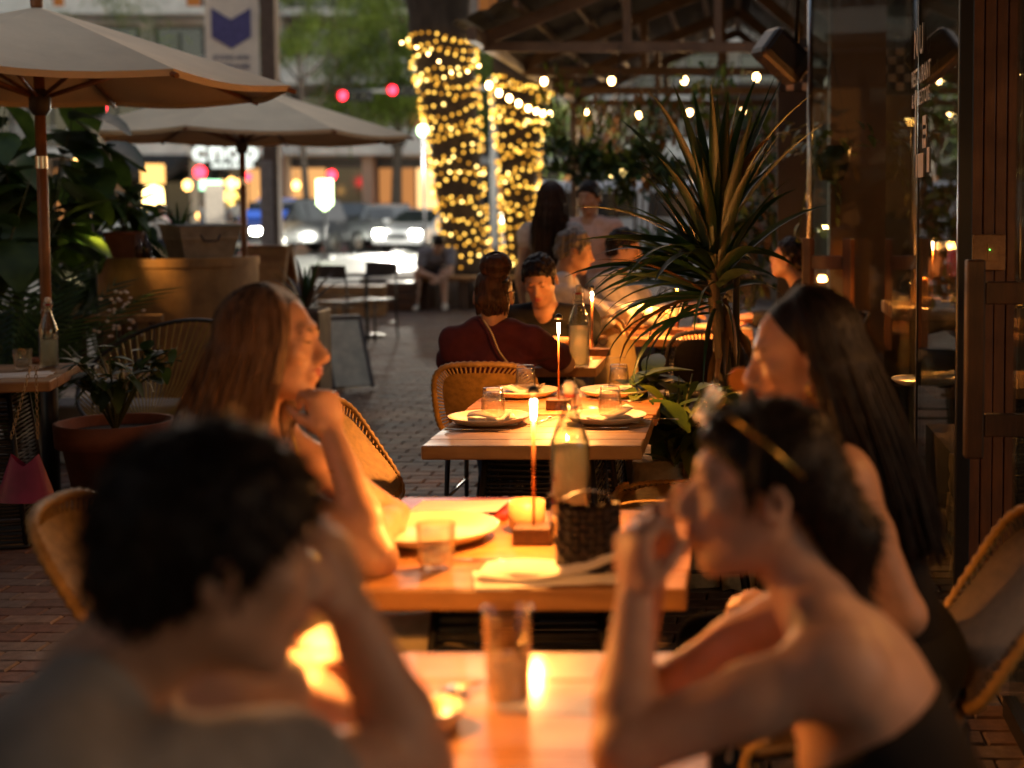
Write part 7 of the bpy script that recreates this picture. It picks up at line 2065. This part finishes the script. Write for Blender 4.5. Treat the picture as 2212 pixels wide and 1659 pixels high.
# ---------------------------------------------------------------- K: man in black by the door
h = P3(1706, 560, 8.35)
K_ = Person('man in black shirt by the black column, looking up to the left', h, (-72, -14, 0), (h.x + .12, 8.52, .56), -85, .195, True, SK_A, .010, neck=h + Vector((.07, .01, -.165)))
K_.arm(-1, P3(1720, 700, 8.1), P3(1630, 690, 8.2), (-.95, 0, 0), (0, 0, -1), .4, .4); K_.arm(1, P3(1700, 700, 8.7), P3(1620, 685, 8.5), (-.95, 0, 0), (0, 0, -1), .4, .4)
K_.finish_body(); K_.trousers(cloth('dark_denim', (.03, .035, .05))); K_.shoes(BLACK)
K_.tee(cloth('black_tee', (.011, .011, .012)), .95, .014, False, .008, 'shirt', .06, True)
S = short_hair(h, K_.M, True, .012, .062); K_.add(S, 'hair', H_DARK, .008, .006, 60); face_parts(h, K_.M, K_.t, H_DARK, True); K_.fix()

# ---------------------------------------------------------------- L: man on the bench, hunched
h = P3(948, 527, 20.0)
L_ = Person('man in grey shirt and dark shorts sitting hunched on the timber bench', h, (168, 48, 0), (h.x - .22, 20.62, .56), 172, .20, True, SK_B, .016, neck=h + Vector((-.05, .13, -.10)), group='people on the street')
L_.arm(-1, h + Vector((.16, -.02, -.40)), h + Vector((.03, -.10, -.50)), (-.5, -.6, -.2), (0, 1, 0), .5); L_.arm(1, h + Vector((-.30, .10, -.40)), h + Vector((-.02, -.08, -.47)), (.6, -.5, -.1), (0, 1, 0), .5)
kL = [(h.x + .02, 20.2, .54), (h.x - .34, 20.18, .54)]; aL = [(h.x + .05, 20.12, .09), (h.x - .36, 20.1, .09)]
L_.torso(L_.S); L_.legs(L_.S, 0, kL, aL); head_sdf(L_.S, h, L_.M, True); L_.S.cap(tuple(h + L_.M @ Vector((0, -.028, -.055))), tuple(L_.nb), .055, .06, .022)
mesh_obj('body', L_.S.mesh(.016, 'body'), SK_B, L_.t); L_.trousers(cloth('navy_shorts', (.03, .035, .06)), True); L_.shoes(mat('white_trainer', (.65, .62, .56), .6)); L_.tee(cloth('slate_tee', (.24, .24, .28)), .55)
S = short_hair(h, L_.M, True, .012, .06); L_.add(S, 'hair', H_DARK, .012); L_.fix()

# ---------------------------------------------------------------- walkers across the street
standing('far walker in white top left of the cream totem', 441, 420, 58, 170, cloth('white_linen', (.62, .58, .53)), cloth('pale_jeans', (.20, .24, .32)), None, H_DARK, False, SK_A, 0, 0, 1.66, group='people on the street', vox=.025)
standing('far walker in blue between the white-topped walker and the totem', 462, 425, 57, 190, cloth('blue_shirt', (.22, .26, .34)), cloth('pale_jeans', (.20, .24, .32)), None, H_DARK, True, SK_A, 0, 0, 1.72, group='people on the street', vox=.025)
standing('far walker in white right of the cream totem', 509, 420, 58, 160, cloth('white_linen', (.62, .58, .53)), cloth('dark_denim', (.03, .035, .05)), None, H_DARK, True, SK_A, 0, 0, 1.76, group='people on the street', vox=.025)
standing('far walker in dark clothes beside the white right-hand walker', 489, 425, 59, 200, cloth('slate_tee', (.24, .24, .28)), cloth('dark_denim', (.03, .035, .05)), None, H_DARK, False, SK_A, 0, 0, 1.64, group='people on the street', vox=.025)
standing('person in a white shirt walking past in front of the glowing pillar', 346, 445, 27, 95, cloth('white_linen', (.62, .58, .53)), cloth('dark_denim', (.03, .035, .05)), None, H_DARK, True, SK_C, 0, 0, 1.52, group='people on the street', vox=.018)
